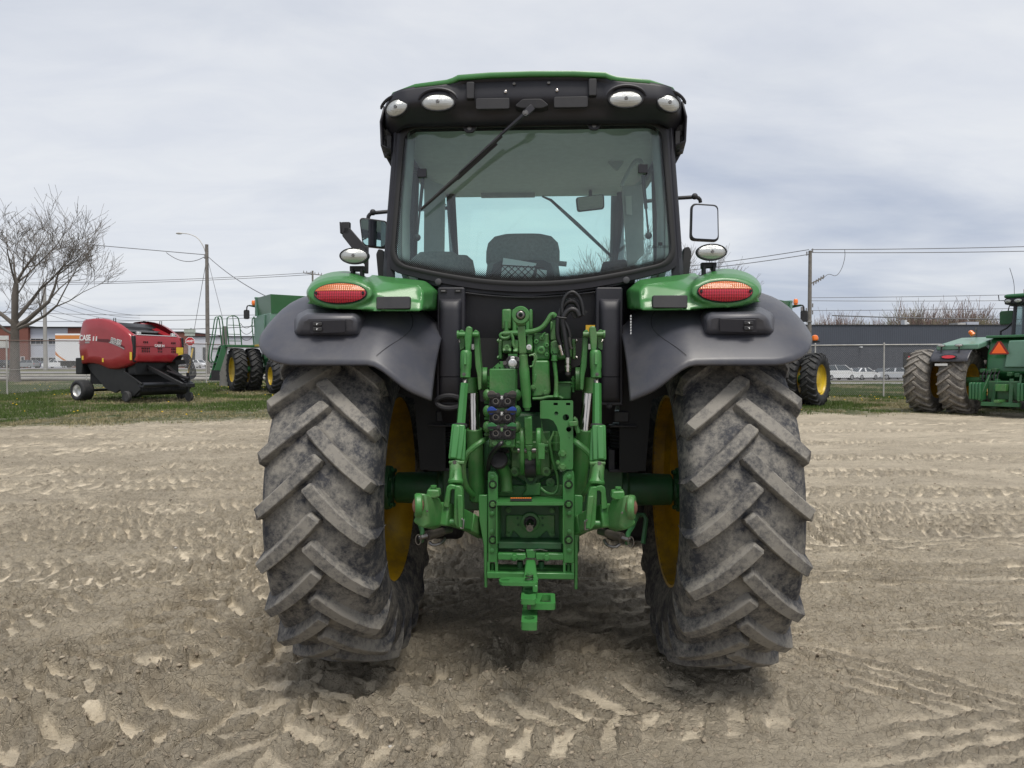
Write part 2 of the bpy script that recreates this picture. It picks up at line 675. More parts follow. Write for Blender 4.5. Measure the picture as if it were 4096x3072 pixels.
def dirt_relief(x, y):
    """height of the yard's surface and how smooth (pressed) it is"""
    left = 1 - sstep(-.6, 1.4, x)
    h = (fbm(x, y, 1, .55, 3) - .5) * .06
    wx = x + (fbm(x, y, 21, 1.3, 4) - .5) * .20
    wy = y + (fbm(x, y, 31, 1.3, 4) - .5) * .20
    # scraped streaks running across the yard
    st = fbm(wx * .32 + wy * .05, wy * 1.7 - wx * .22, 5, 2.6, 4, .55)
    h += (st - .5) * (.026 + .022 * left)
    sr = 1 - np.abs(fbm(wx * .45 - wy * .12, wy * 1.5 - wx * .30, 55, 2.2, 4, .55) * 2 - 1)
    h += (sr - .7) * (.030 + .022 * left)
    # layered crust: terraced scarps drawn out along the direction of traffic
    for ang, wgt, fq, amp, sd in ((13, left, 5.6, .085, 71), (-1.5, 1 - left, 5.2, .050, 81), (24, left * sstep(4.6, 3.0, y), 4.2, .07, 91)):
        ca_, sa_ = math.cos(R(ang)), math.sin(R(ang))
        ln_ = fbm((wx * ca_ + wy * sa_) * .30, (-wx * sa_ + wy * ca_) * 1.0 + (fbm(x, y, sd + 5, 6, 3) - .5) * .10, sd, fq, 4, .5)
        tv = ln_ * 10
        tf = np.floor(tv)
        h += ((tf + sstep(.62, .98, tv - tf)) / 10 - .5) * amp * wgt
    # broken crust and clods
    rid = 1 - np.abs(fbm(wx, wy * 1.25, 9, 3.1, 4, .6) * 2 - 1)
    patch = sstep(.42, .62, fbm(x, y * 1.3, 41, .9, 3))
    clod = fbm(x, y, 13, 10.0, 3, .6)
    crumb = (.50 + .50 * patch) * (.50 + .50 * left)
    fine = fbm(x, y, 17, 24.0, 3, .62)
    h += ((rid - .62) * .022 + (clod - .5) * .026 + (fine - .5) * .058) * crumb + (fine - .5) * .009
    qx, qy = x + (clod - .5) * .10, y + (fine - .5) * .06
    va, ea = cells(qx, qy * 1.5, 8.0, 3)
    vb, eb = cells(qx + .7, qy * 1.3, 19.0, 4)
    brk = crumb * sstep(.36, .56, fbm(x, y, 43, 1.7, 3))
    h += ((va - .5) * .050 * sstep(0, .08, ea) - .012 * (1 - sstep(0, .12, ea))) * brk
    h += ((vb - .5) * .034 * sstep(0, .12, eb)) * (crumb * .8 + .1)
    smooth = np.clip(.55 - crumb * .6 + (st - .5) * .5, 0, 1)
    for ti, (tx, ty, ang, hl, w, pitch, dep, rib) in enumerate(TRACKS):
        c, s = math.cos(R(ang)), math.sin(R(ang))
        u = (wx - tx) * c + (wy - ty) * s + (clod - .5) * .07 + (fine - .5) * .04
        v = -(wx - tx) * s + (wy - ty) * c + (fine - .5) * .06
        m = sstep(hl, hl - .6, np.abs(u)) * sstep(w * .62, w * .46, np.abs(v))
        keep = sstep(.18, .40, fbm(x, y, int(100 + tx * 7 + ty * 13) % 997, .9, 3))
        if ti < 9:
            keep = .25 + .75 * keep
            dep = dep * 1.25
        m = m * keep
        berm = sstep(hl, hl - .6, np.abs(u)) * np.exp(-((np.abs(v) - w * .60) / .06) ** 2) * keep
        if rib:
            pat = .5 + .5 * np.sin(v / pitch * 2 * math.pi + (fbm(x, y, 61, 2.5, 2) - .5) * 3)
            pat = sstep(.25, .75, pat)
        else:
            ph = (u / pitch + np.abs(v) / w * 1.7 + np.where(v > 0, .5, 0)) % 1.0
            tri = np.abs(ph - .5) * 2
            pat = sstep(.48, .60, tri)
        press = m * (pat * .9 + .1)
        h = h * (1 - .68 * press) - press * dep + berm * dep * .55 * (.4 + 1.2 * clod) + m * (1 - pat) * (clod - .4) * .03
        smooth = smooth * (1 - m) + m * np.clip(pat * .75 + (clod - .5) * .8 + .05, 0, 1)
    return h, np.clip(smooth, 0, 1)


def axis(fine0, fine1, step, grow, lim0, lim1, cap_near, near, pre_grow=None):
    pts = list(np.arange(fine0, fine1, step))
    a, s = pts[-1], step
    while a < lim1:
        s = min(s * grow, cap_near) if a < near else s * 1.12
        a += s
        pts.append(a)
    b, s = pts[0], step
    pre = []
    while b > lim0:
        s = s * pre_grow if pre_grow else (min(s * grow, cap_near) if b > -near else s * 1.12)
        b -= s
        pre.append(b)
    return np.array(list(reversed(pre)) + pts)


def build_ground():
    xs = axis(-2.6, 2.9, .0125, 1.013, -900, 900, .13, 19)
    ys = axis(2.3, 4.8, .0125, 1.011, -40, 1500, .085, 24, 1.2)
    X, Y = np.meshgrid(xs, ys)
    X = X.ravel(); Y = Y.ravel()
    base = ground_np(X, Y)
    e = grass_edge(X)
    gr = sstep(-.9, .9, Y - e)
    h, sm = dirt_relief(X, Y)
    fade = 1 - .78 * gr
    fade = fade * sstep(1500, 100, np.abs(X) + np.abs(Y)) * np.where(Y > 60, .3, 1)
    # the ground is pressed flat where the tractor's tyres stand
    Z = base + h * fade
    nx, ny = len(xs), len(ys)
    idx = np.arange(nx * ny).reshape(ny, nx)
    q = np.stack([idx[:-1, :-1], idx[:-1, 1:], idx[1:, 1:], idx[1:, :-1]], -1).reshape(-1, 4)
    me = bpy.data.meshes.new('ground')
    me.vertices.add(nx * ny)
    me.vertices.foreach_set('co', np.stack([X, Y, Z], -1).astype(np.float32).ravel())
    me.loops.add(q.size)
    me.loops.foreach_set('vertex_index', q.astype(np.int32).ravel())
    me.polygons.add(len(q))
    me.polygons.foreach_set('loop_start', np.arange(0, q.size, 4, dtype=np.int32))
    me.polygons.foreach_set('loop_total', np.full(len(q), 4, dtype=np.int32))
    me.update(calc_edges=True)
    me.shade_smooth()
    for nm, arr in (('pressed', sm), ('grass', gr)):
        at_ = me.attributes.new(nm, 'FLOAT', 'POINT')
        at_.data.foreach_set('value', arr.astype(np.float32))
    o = bpy.data.objects.new('ground', me)
    COL.objects.link(o)
    tag(o, kind='structure')
    m = bpy.data.materials.new('dry_dirt_and_turf_soil')
    m.use_nodes = True
    nt = m.node_tree; n = nt.nodes; L = nt.links.new
    b = n['Principled BSDF']
    b.inputs['Roughness'].default_value = .93
    b.inputs['Specular IOR Level'].default_value = .2
    tc = n.new('ShaderNodeTexCoord')
    ap = n.new('ShaderNodeAttribute'); ap.attribute_name = 'pressed'
    ag = n.new('ShaderNodeAttribute'); ag.attribute_name = 'grass'

    def noise(scale, detail=8, rough=.65, dist=0.0, stretch=None):
        t = n.new('ShaderNodeTexNoise')
        t.inputs['Scale'].default_value = scale
        t.inputs['Detail'].default_value = detail
        t.inputs['Roughness'].default_value = rough
        t.inputs['Distortion'].default_value = dist
        if stretch:
            mp = n.new('ShaderNodeMapping')
            mp.inputs['Scale'].default_value = stretch
            L(tc.outputs['Object'], mp.inputs[0]); L(mp.outputs[0], t.inputs['Vector'])
        else:
            L(tc.outputs['Object'], t.inputs['Vector'])
        return t.outputs['Fac']

    def rng_(v, a, b_, c=0., d=1.):
        t = n.new('ShaderNodeMapRange')
        t.inputs['From Min'].default_value = a; t.inputs['From Max'].default_value = b_
        t.inputs['To Min'].default_value = c; t.inputs['To Max'].default_value = d
        L(v, t.inputs['Value'])
        return t.outputs[0]

    def mixc(f, a, b_, mode='MIX'):
        t = n.new('ShaderNodeMixRGB'); t.blend_type = mode
        for s, v in ((0, f), (1, a), (2, b_)):
            if isinstance(v, (int, float)):
                t.inputs[s].default_value = v
            elif isinstance(v, tuple):
                t.inputs[s].default_value = (*v, 1)
            else:
                L(v, t.inputs[s])
        return t.outputs[0]
    pf = n.new('ShaderNodeMath'); pf.operation = 'ADD'
    L(rng_(ap.outputs['Fac'], 0, 1, .08, .72), pf.inputs[0])
    L(rng_(noise(9, 10, .8), .32, .68, -.22, .5), pf.inputs[1])
    pf.use_clamp = True
    c = mixc(pf.outputs[0], (.575, .497, .378), (.68, .595, .455))
    big = rng_(noise(.55, 5, .6), .36, .62)
    c = mixc(big, mixc(.45, c, (.50, .43, .328)), c)
    c = mixc(rng_(noise(2.2, 7, .7, 0, (.5, 2.4, 1)),   .5, .68, 0, .40), c, (.31, .258, .198))
    c = mixc(rng_(noise(60, 5, .8), .58, .75, 0, .55), c, (.52, .46, .38))
    c = mixc(rng_(noise(45, 5, .8), .54, .70, 0, .7), c, (.17, .14, .11))  # dark speckle in the colour stands in for shaded crevices
    dk = n.new('ShaderNodeMath'); dk.operation = 'MULTIPLY'
    L(rng_(noise(15, 9, .82), .50, .66, 0, .55), dk.inputs[0]); L(rng_(ap.outputs['Fac'], .15, .7, 1, .1), dk.inputs[1])
    c = mixc(dk.outputs[0], c, (.215, .178, .135))  # darker loose soil, with crevice shade deepened by colour
    turf = mixc(rng_(noise(.5, 8, .7), .47, .66), (.07, .10, .03), (.22, .19, .10))
    turf = mixc(rng_(noise(16, 6, .8), .4, .65, 0, .6), turf, (.045, .055, .022))
    gm = n.new('ShaderNodeMath'); gm.operation = 'ADD'; gm.use_clamp = True
    L(ag.outputs['Fac'], gm.inputs[0])
    gmul = n.new('ShaderNodeMath'); gmul.operation = 'MULTIPLY'
    L(rng_(noise(3.5, 8, .8), .35, .65, -.6, .35), gmul.inputs[0])
    gsub = n.new('ShaderNodeMath'); gsub.operation = 'GREATER_THAN'; gsub.inputs[1].default_value = .02
    L(ag.outputs['Fac'], gsub.inputs[0]); L(gsub.outputs[0], gmul.inputs[1])
    L(gmul.outputs[0], gm.inputs[1])
    c = mixc(gm.outputs[0], c, turf)
    L(c, b.inputs['Base Color'])
    # fine relief: flakes, grains, crack edges
    vor = n.new('ShaderNodeTexVoronoi'); vor.feature = 'DISTANCE_TO_EDGE'; vor.inputs['Scale'].default_value = 24
    wv = n.new('ShaderNodeMixRGB'); wv.blend_type = 'ADD'; wv.inputs[0].default_value = .12
    nzv = n.new('ShaderNodeTexNoise'); nzv.inputs['Scale'].default_value = 6; nzv.inputs['Detail'].default_value = 5
    L(tc.outputs['Object'], nzv.inputs['Vector']); L(tc.outputs['Object'], wv.inputs[1]); L(nzv.outputs['Color'], wv.inputs[2])
    L(wv.outputs[0], vor.inputs['Vector'])
    crack = rng_(vor.outputs['Distance'], 0, .06)
    inv = n.new('ShaderNodeMath'); inv.operation = 'SUBTRACT'; inv.inputs[0].default_value = 1
    L(ap.outputs['Fac'], inv.inputs[1])
    h1 = n.new('ShaderNodeMath'); h1.operation = 'MULTIPLY'
    L(noise(26, 8, .8), h1.inputs[0])
    rr = rng_(inv.outputs[0], 0, 1, .28, 1.5)
    L(rr, h1.inputs[1])
    h2 = n.new('ShaderNodeMath'); h2.operation = 'MULTIPLY_ADD'
    L(crack, h2.inputs[0]); L(rng_(inv.outputs[0], .2, .9, .0, .35), h2.inputs[1]); L(h1.outputs[0], h2.inputs[2])
    v2 = n.new('ShaderNodeTexVoronoi'); v2.inputs['Scale'].default_value = 31
    L(wv.outputs[0], v2.inputs['Vector'])
    sv = n.new('ShaderNodeSeparateColor'); L(v2.outputs['Color'], sv.inputs[0])
    h3 = n.new('ShaderNodeMath'); h3.operation = 'MULTIPLY_ADD'
    L(sv.outputs[0], h3.inputs[0]); L(rng_(inv.outputs[0], .15, .8, .03, .32), h3.inputs[1]); L(h2.outputs[0], h3.inputs[2])
    bp = n.new('ShaderNodeBump'); bp.inputs['Strength'].default_value = 1.0; bp.inputs['Distance'].default_value = .05
    L(h3.outputs[0], bp.inputs['Height'])
    L(bp.outputs[0], b.inputs['Normal'])
    me.materials.append(m)
    return o


build_ground()


def scatter_tris(name, pos, size, seed, m, verts, faces, attr=None):
    """many small copies of one little shape joined into one mesh"""
    g = np.random.default_rng(seed)
    n = len(pos)
    v = np.array(verts, float)
    a = g.random(n) * 2 * math.pi
    ca, sa = np.cos(a)[:, None], np.sin(a)[:, None]
    sx = size[:, None] if size.ndim == 1 else size[:, :1]
    P = np.empty((n, len(v), 3))
    P[:, :, 0] = (v[None, :, 0] * ca - v[None, :, 1] * sa) * sx + pos[:, None, 0]
    P[:, :, 1] = (v[None, :, 0] * sa + v[None, :, 1] * ca) * sx + pos[:, None, 1]
    P[:, :, 2] = v[None, :, 2] * (sx if size.ndim == 1 else size[:, 1:2]) + pos[:, None, 2]
    f = np.array(faces)
    q = (f[None] + (np.arange(n) * len(v))[:, None, None]).reshape(-1, f.shape[1])
    me = bpy.data.meshes.new(name)
    me.vertices.add(n * len(v))
    me.vertices.foreach_set('co', P.astype(np.float32).ravel())
    me.loops.add(q.size)
    me.loops.foreach_set('vertex_index', q.astype(np.int32).ravel())
    me.polygons.add(len(q))
    k = f.shape[1]
    me.polygons.foreach_set('loop_start', np.arange(0, q.size, k, dtype=np.int32))
    me.polygons.foreach_set('loop_total', np.full(len(q), k, dtype=np.int32))
    me.update(calc_edges=True)
    if attr is not None:
        t = me.attributes.new('tone', 'FLOAT', 'POINT')
        t.data.foreach_set('value', np.repeat(attr, len(v)).astype(np.float32))
    me.materials.append(m)
    o = bpy.data.objects.new(name, me)
    COL.objects.link(o)
    return o


def tone_mat(name, stops, rough=.8):
    m = bpy.data.materials.new(name)
    m.use_nodes = True
    nt = m.node_tree; n = nt.nodes
    b = n['Principled BSDF']; b.inputs['Roughness'].default_value = rough
    b.inputs['Specular IOR Level'].default_value = .25
    a = n.new('ShaderNodeAttribute'); a.attribute_name = 'tone'
    r = n.new('ShaderNodeValToRGB')
    while len(r.color_ramp.elements) < len(stops):
        r.color_ramp.elements.new(.5)
    for el, (p, c) in zip(r.color_ramp.elements, stops):
        el.position = p; el.color = (*c, 1)
    nt.links.new(a.outputs['Fac'], r.inputs[0]); nt.links.new(r.outputs[0], b.inputs['Base Color'])
    return m


def build_grass():
    g = np.random.default_rng(5)
    n = 420000
    y = 14 + (g.random(n) ** 1.7) * 52
    x = (g.random(n) - .5) * 2 * (.80 * y + 2)
    e = grass_edge(x)
    dens = sstep(-1.1, 1.6, y - e) * (.55 + .45 * sstep(.38, .6, fbm(x, y, 88, .9, 3)))
    dens = np.where(y < e + 3.0, dens * sstep(.36, .58, fbm(x, y, 89, 1.6, 3)), dens)
    # no grass on the street behind the left fence
    road = (y > 45.5) & (y < 57.5) & (x < 6)
    k = (g.random(n) < dens) & ~road & ~((y > 60) & (x > 8))
    x, y = x[k], y[k]
    z = ground_np(x, y) - .01
    dry = fbm(x, y, 90, .35, 4) - .05 * sstep(0, 6, x) + .16 * sstep(5.0, 1.0, y - grass_edge(x)) - .04
    tone = np.clip(sstep(.42, .60, dry) * .75 + (g.random(len(x)) - .5) * .5 + .12, 0, 1)
    hh = (.05 + .07 * g.random(len(x))) * np.where(tone > .6, .7, 1.0) * (1 + (y - 16) * .012)
    w = .55 + .5 * g.random(len(x)) + (y - 16) * .02
    size = np.stack([w, hh], -1)
    m = tone_mat('grass_blades', [(0, (.062, .105, .022)), (.45, (.105, .145, .040)), (.75, (.23, .20, .10)), (1, (.36, .31, .19))])
    o = scatter_tris('grass', np.stack([x, y, z], -1), size, 6, m,
                     [(-.011, 0, 0), (.011, 0, 0), (.012, .02, 1), (.0, -.012, 0), (.004, .014, 0), (-.02, -.012, .8)],
                     [(0, 1, 2), (3, 4, 5)], tone)
    tag(o, 'short patchy green and straw coloured grass beyond the dirt yard', 'grass', kind='stuff')
    # dandelions
    n = 900
    y = 19 + g.random(n) * 24
    x = (g.random(n) - .5) * 2 * .78 * y
    k = (y > grass_edge(x) + .6) & (fbm(x, y, 92, .25, 2) > .47) & ((y > 29) | (g.random(n) < .3))
    x, y = x[k], y[k]
    z = ground_np(x, y) + .055
    my = mat('dandelion_yellow', (.75, .50, .01), .7)
    o = scatter_tris('dandelion_flowers', np.stack([x, y, z], -1), .028 + .012 * g.random(len(x)), 8, my,
                     [(1, 0, 0), (0, 1, 0), (-1, 0, 0), (0, -1, 0), (0, 0, .7), (0, 0, -.4)],
                     [(0, 1, 4), (1, 2, 4), (2, 3, 4), (3, 0, 4), (1, 0, 5), (2, 1, 5), (3, 2, 5), (0, 3, 5)])
    tag(o, 'yellow dandelion flowers dotted through the grass', 'flowers', kind='stuff')


build_grass()


def build_clods():
    g = np.random.default_rng(15)
    n = 30000
    y = 2.1 + (g.random(n) ** 1.9) * 13
    x = (g.random(n) - .5) * 2 * (.78 * y + .3)
    p = sstep(.40, .60, fbm(x, y * 1.3, 41, .9, 3)) * np.where(x < .8, 1, .5) + .18
    k = (g.random(n) < p)
    x, y = x[k], y[k]
    h, sm = dirt_relief(x, y)
    k = g.random(len(x)) > sm * .8
    x, y, h = x[k], y[k], h[k]
    s = .004 + .013 * g.random(len(x)) ** 6
    z = ground_np(x, y) + h + s * .0
    m = tone_mat('clod_dirt', [(0, (.20, .165, .125)), (.7, (.29, .245, .185)), (.98, (.36, .31, .24)), (1, (.45, .43, .40))], .95)
    ico = bmesh.new()
    bmesh.ops.create_icosphere(ico, subdivisions=1, radius=1)
    r = np.random.default_rng(3)
    vs = [tuple(np.array(v.co) * (.65 + .6 * r.random()) * (1.25, .9, .62)) for v in ico.verts]
    fs = [tuple(v.index for v in f.verts) for f in ico.faces]
    ico.free()
    o = scatter_tris('dirt_clods', np.stack([x, y, z], -1), s, 16, m, vs, fs, g.random(len(x)))
    tag(o, 'loose crumbled dirt clods and small pebbles lying on the yard', 'dirt clods', kind='stuff')


build_clods()


# ---------------------------------------------------------------- wheels
def tyre_mat(name, clean, dusty, amt, rmax):
    if name in MATS:
        return MATS[name]
    m = bpy.data.materials.new(name)
    m.use_nodes = True
    nt = m.node_tree; n = nt.nodes; L = nt.links.new
    b = n['Principled BSDF']
    b.inputs['Roughness'].default_value = .72
    b.inputs['Specular IOR Level'].default_value = .35
    tc = n.new('ShaderNodeTexCoord')
    # distance from the axle: tread bars rub clean of gloss and hold dust
    sp = n.new('ShaderNodeSeparateXYZ'); L(tc.outputs['Object'], sp.inputs[0])
    cb = n.new('ShaderNodeCombineXYZ'); L(sp.outputs['Y'], cb.inputs[1]); L(sp.outputs['Z'], cb.inputs[2])
    ln = n.new('ShaderNodeVectorMath'); ln.operation = 'LENGTH'; L(cb.outputs[0], ln.inputs[0])
    rr = n.new('ShaderNodeMapRange')
    rr.inputs['From Min'].default_value = rmax * .90; rr.inputs['From Max'].default_value = rmax * .985
    rr.inputs['To Min'].default_value = -.12; rr.inputs['To Max'].default_value = .42
    L(ln.outputs['Value'], rr.inputs['Value'])

    def nz(scale, det, ro):
        t = n.new('ShaderNodeTexNoise'); t.inputs['Scale'].default_value = scale
        t.inputs['Detail'].default_value = det; t.inputs['Roughness'].default_value = ro
        L(tc.outputs['Object'], t.inputs['Vector'])
        return t.outputs['Fac']

    def mr(v, a, b_, c, d):
        t = n.new('ShaderNodeMapRange')
        for k, q in (('From Min', a), ('From Max', b_), ('To Min', c), ('To Max', d)):
            t.inputs[k].default_value = q
        L(v, t.inputs['Value'])
        return t.outputs[0]
    f = mr(nz(6.5, 12, .80), .40, .63, -.08, 1)
    f2 = mr(nz(38, 6, .75), .40, .62, -.25, .25)
    a1 = n.new('ShaderNodeMath'); a1.operation = 'ADD'; L(f, a1.inputs[0]); L(rr.outputs[0], a1.inputs[1])
    a2 = n.new('ShaderNodeMath'); a2.operation = 'ADD'; a2.use_clamp = True; L(a1.outputs[0], a2.inputs[0]); L(f2, a2.inputs[1])
    a3 = n.new('ShaderNodeMath'); a3.operation = 'MULTIPLY'; a3.inputs[1].default_value = amt; L(a2.outputs[0], a3.inputs[0])
    mx = n.new('ShaderNodeMixRGB'); mx.inputs[1].default_value = (*clean, 1); mx.inputs[2].default_value = (*dusty, 1)
    L(a3.outputs[0], mx.inputs[0])
    L(mx.outputs[0], b.inputs['Base Color'])
    bp = n.new('ShaderNodeBump'); bp.inputs['Strength'].default_value = .35; bp.inputs['Distance'].default_value = .006
    L(nz(45, 7, .75), bp.inputs['Height']); L(bp.outputs[0], b.inputs['Normal'])
    MATS[name] = m
    return m


M_TYRE = tyre_mat('dusty_worn_tyre', (.036, .038, .046), (.255, .238, .208), .88, .885)
M_TYRE_N = tyre_mat('dark_tyre', (.020, .021, .024), (.075, .073, .070), .6, .98)
M_TYRE_B = tyre_mat('grey_dusty_tyre', (.08, .075, .07), (.27, .245, .215), .95, 1.03)


def tyre_mesh(name, rad, wid, rim, nlug, lug_h, lug_w, m, seg=96, drop=.24, side=1):
    """agricultural tyre, axle along x, Λ-shaped bars seen from behind; every size in metres"""
    mb = MB()
    rc = rad - lug_h
    hw = wid / 2
    prof = [(0, rc), (.25, rc - .003), (.5, rc - .010), (.72, rc - .020), (.86, rc - .034), (.95, rc - .060),
            (1.01, rc - .105), (1.045, rc - .16), (1.05, rim + (rc - rim) * .50), (1.0, rim + (rc - rim) * .30), (.92, rim + (rc - rim) * .14),
            (.84, rim + .012), (.80, rim - .005)]
    full = [(-a * hw, r) for a, r in reversed(prof[1:])] + [(a * hw, r) for a, r in prof]
    mb.rev((0, 0, 0), (1, 0, 0), full, seg=seg, cap=False)
    # close the inside
    mb.rev((0, 0, 0), (1, 0, 0), [(-.80 * hw, rim - .005), (.80 * hw, rim - .005)], seg=seg, cap=False)
    rloc = [(0, rc)] + [(a * hw, r) for a, r in prof[1:8]]
    rx, rr_ = [p[0] for p in rloc], [p[1] for p in rloc]

    def r_at(x):
        return float(np.interp(abs(x), rx, rr_))
    for sgn in (-1, 1):
        for k in range(nlug):
            ph0 = 2 * math.pi * (k + (0.5 if sgn > 0 else 0)) / nlug
            rows = []
            wj = 1 + .14 * (math.sin(k * 12.9898 + sgn * 4.1) * 43758.5453 % 1 - .5)
            hj = 1 - .10 * (math.sin(k * 7.233 + sgn) * 9631.77 % 1)
            ts = [0, .03, .2, .4, .6, .8, .93, 1.0]
            for i, t in enumerate(ts):
                x = sgn * (-.045 * wid / .5 * .5 + t * (hw * 1.03 + .02))
                s = -drop * (t * 1.20 - .20 * t * t)
                dxt = hw * 1.05
                ds = -drop * (1.20 - .40 * t)
                tl = math.hypot(dxt, ds)
                nx_, ns_ = -ds / tl * sgn, dxt / tl      # across the bar, in (x, arc)
                if sgn < 0:
                    nx_ = ds / tl
                lw = lug_w * wj * (1.14 - .20 * t) * (.72 if i == 0 else (.93 if i == 1 else 1))
                bw = lw * 1.42
                top = lug_h * hj * (1.0 if i not in (0, len(ts) - 1) else .80)
                if i == len(ts) - 1:
                    top = lug_h * .72
                row = []
                for q, hgt in ((-bw / 2 - .004, -.010), (-lw / 2 - .007, top * .22), (-lw / 2 - .001, top * .93), (-lw / 2 + .003, top), (lw / 2 - .003, top),
                               (lw / 2 + .001, top * .93), (lw / 2 + .007, top * .22), (bw / 2 + .004, -.010)):
                    xx = x + nx_ * q
                    ss = s + ns_ * q
                    xc = max(-hw * 1.045, min(hw * 1.045, xx))
                    base = r_at(xc)
                    # the bar's crown is flatter than the carcass
                    crown = rad - .028 * (abs(xc) / hw) ** 3
                    if hgt > 0:
                        rad_p = base + (crown - base) * (hgt / lug_h)
                        rad_p = min(rad_p, crown)
                    else:
                        rad_p = base + hgt
                    a = ph0 + ss / rad
                    row.append((xc, -rad_p * math.cos(a), rad_p * math.sin(a)))
                rows.append(row)
            # end caps: sink the ends into the carcass
            def sink(row, dd):
                return [(x + dd, y * .94, z * .94) for (x, y, z) in row]
            rows = [sink(rows[0], -sgn * .006)] + rows + [sink(rows[-1], sgn * .004)]
            mb.grid(rows)
    me_o = mb.build(name, m, None, smooth=32)
    me = me_o.data
    bpy.data.objects.remove(me_o)
    return me


def rim_mesh(name, rim, wid, m, dish=.02, side=1, hub=.16, seg=64, hole=True):
    """steel disc rim, axle along x; side=+1: the disc's outer face looks to +x"""
    mb = MB()
    hw = wid / 2 * .82
    prof = [(-hw, rim + .022), (-hw - .006, rim + .012), (-hw, rim - .004), (-hw * .7, rim - .015), (-hw * .55, rim - .055),
            (hw * .35, rim - .06), (hw * .6, rim - .02), (hw * .95, rim - .006), (hw + .006, rim + .012), (hw, rim + .022)]
    mb.rev((0, 0, 0), (1, 0, 0), prof, seg=seg, cap=False)
    d = dish
    disc = [(d + .05, rim - .065), (d + .01, rim - .10), (d - .02, rim * .62), (d - .03, hub * 1.3), (d - .02, hub), (d - .02, .01)]
    disc = [(a * side, r) for a, r in disc]
    mb.rev((0, 0, 0), (1, 0, 0), disc, seg=seg, cap=False)
    disc2 = [(a + .014, r) for a, r in disc]
    mb.rev((0, 0, 0), (1, 0, 0), disc2, seg=seg, cap=False)
    for k in range(8):
        a = 2 * math.pi * k / 8
        for s in (-1, 1):
            mb.bolt((side * (d - .025) + (.007 + s * .010), hub * .86 * math.cos(a), hub * .86 * math.sin(a)), (s, 0, 0), .013, .016)
    o = mb.build(name, m, None, smooth=40)
    me = o.data
    bpy.data.objects.remove(o)
    return me


def put_wheel(parent, location, tyre_me, rim_me, spin=0.0, name='wheel', steer=0.0):
    w = bpy.data.objects.new(name, None)
    w.empty_display_size = .2
    COL.objects.link(w)
    w.parent = parent
    w.location = location
    w.rotation_euler = (spin, 0, steer)
    t = link_mesh('tyre', tyre_me, w)
    r = link_mesh('rim', rim_me, w)
    return w


# ---------------------------------------------------------------- the big tractor in the middle: body, cab
TR = thing('tractor', TRACTOR_LOC, TRACTOR_YAW,
           'large green tractor seen from behind in the middle, with dark grey fenders and yellow rims', 'tractor')
AX_Z = .872
TRACK = .921
ty_me = tyre_mesh('tyre', .888, .505, .495, 22, .044, .052, M_TYRE, seg=120, drop=.262)
rim_l = rim_mesh('rim', .495, .50, M_YEL, dish=.10, side=-1, hub=.17)
rim_r = rim_mesh('rim', .495, .50, M_YEL, dish=.10, side=1, hub=.17)
wl = put_wheel(TR, (-TRACK, 0, AX_Z), ty_me, rim_l, spin=R(-1.5), name='rear_wheel')
wr = put_wheel(TR, (TRACK, 0, AX_Z), ty_me, rim_r, spin=R(5.5), name='rear_wheel')
fty = tyre_mesh('tyre', .67, .40, .36, 20, .04, .055, M_TYRE_N, seg=72, drop=.19)
frl = rim_mesh('rim', .36, .40, M_YEL, dish=.06, side=-1, hub=.13, seg=40)
frr = rim_mesh('rim', .36, .40, M_YEL, dish=.06, side=1, hub=.13, seg=40)
put_wheel(TR, (-.90, 2.76, .655), fty, frl, name='front_wheel')
put_wheel(TR, (.90, 2.76, .655), fty, frr, name='front_wheel')


def bolt(p, axis, r, parent, m=None, h=None, washer=True, name='bolt'):
    return MB().bolt(p, axis, r, h or r * 1.0, washer=washer).build(name, m or M_GREEN2, parent, smooth=30)


BACK = (0, -1, 0)


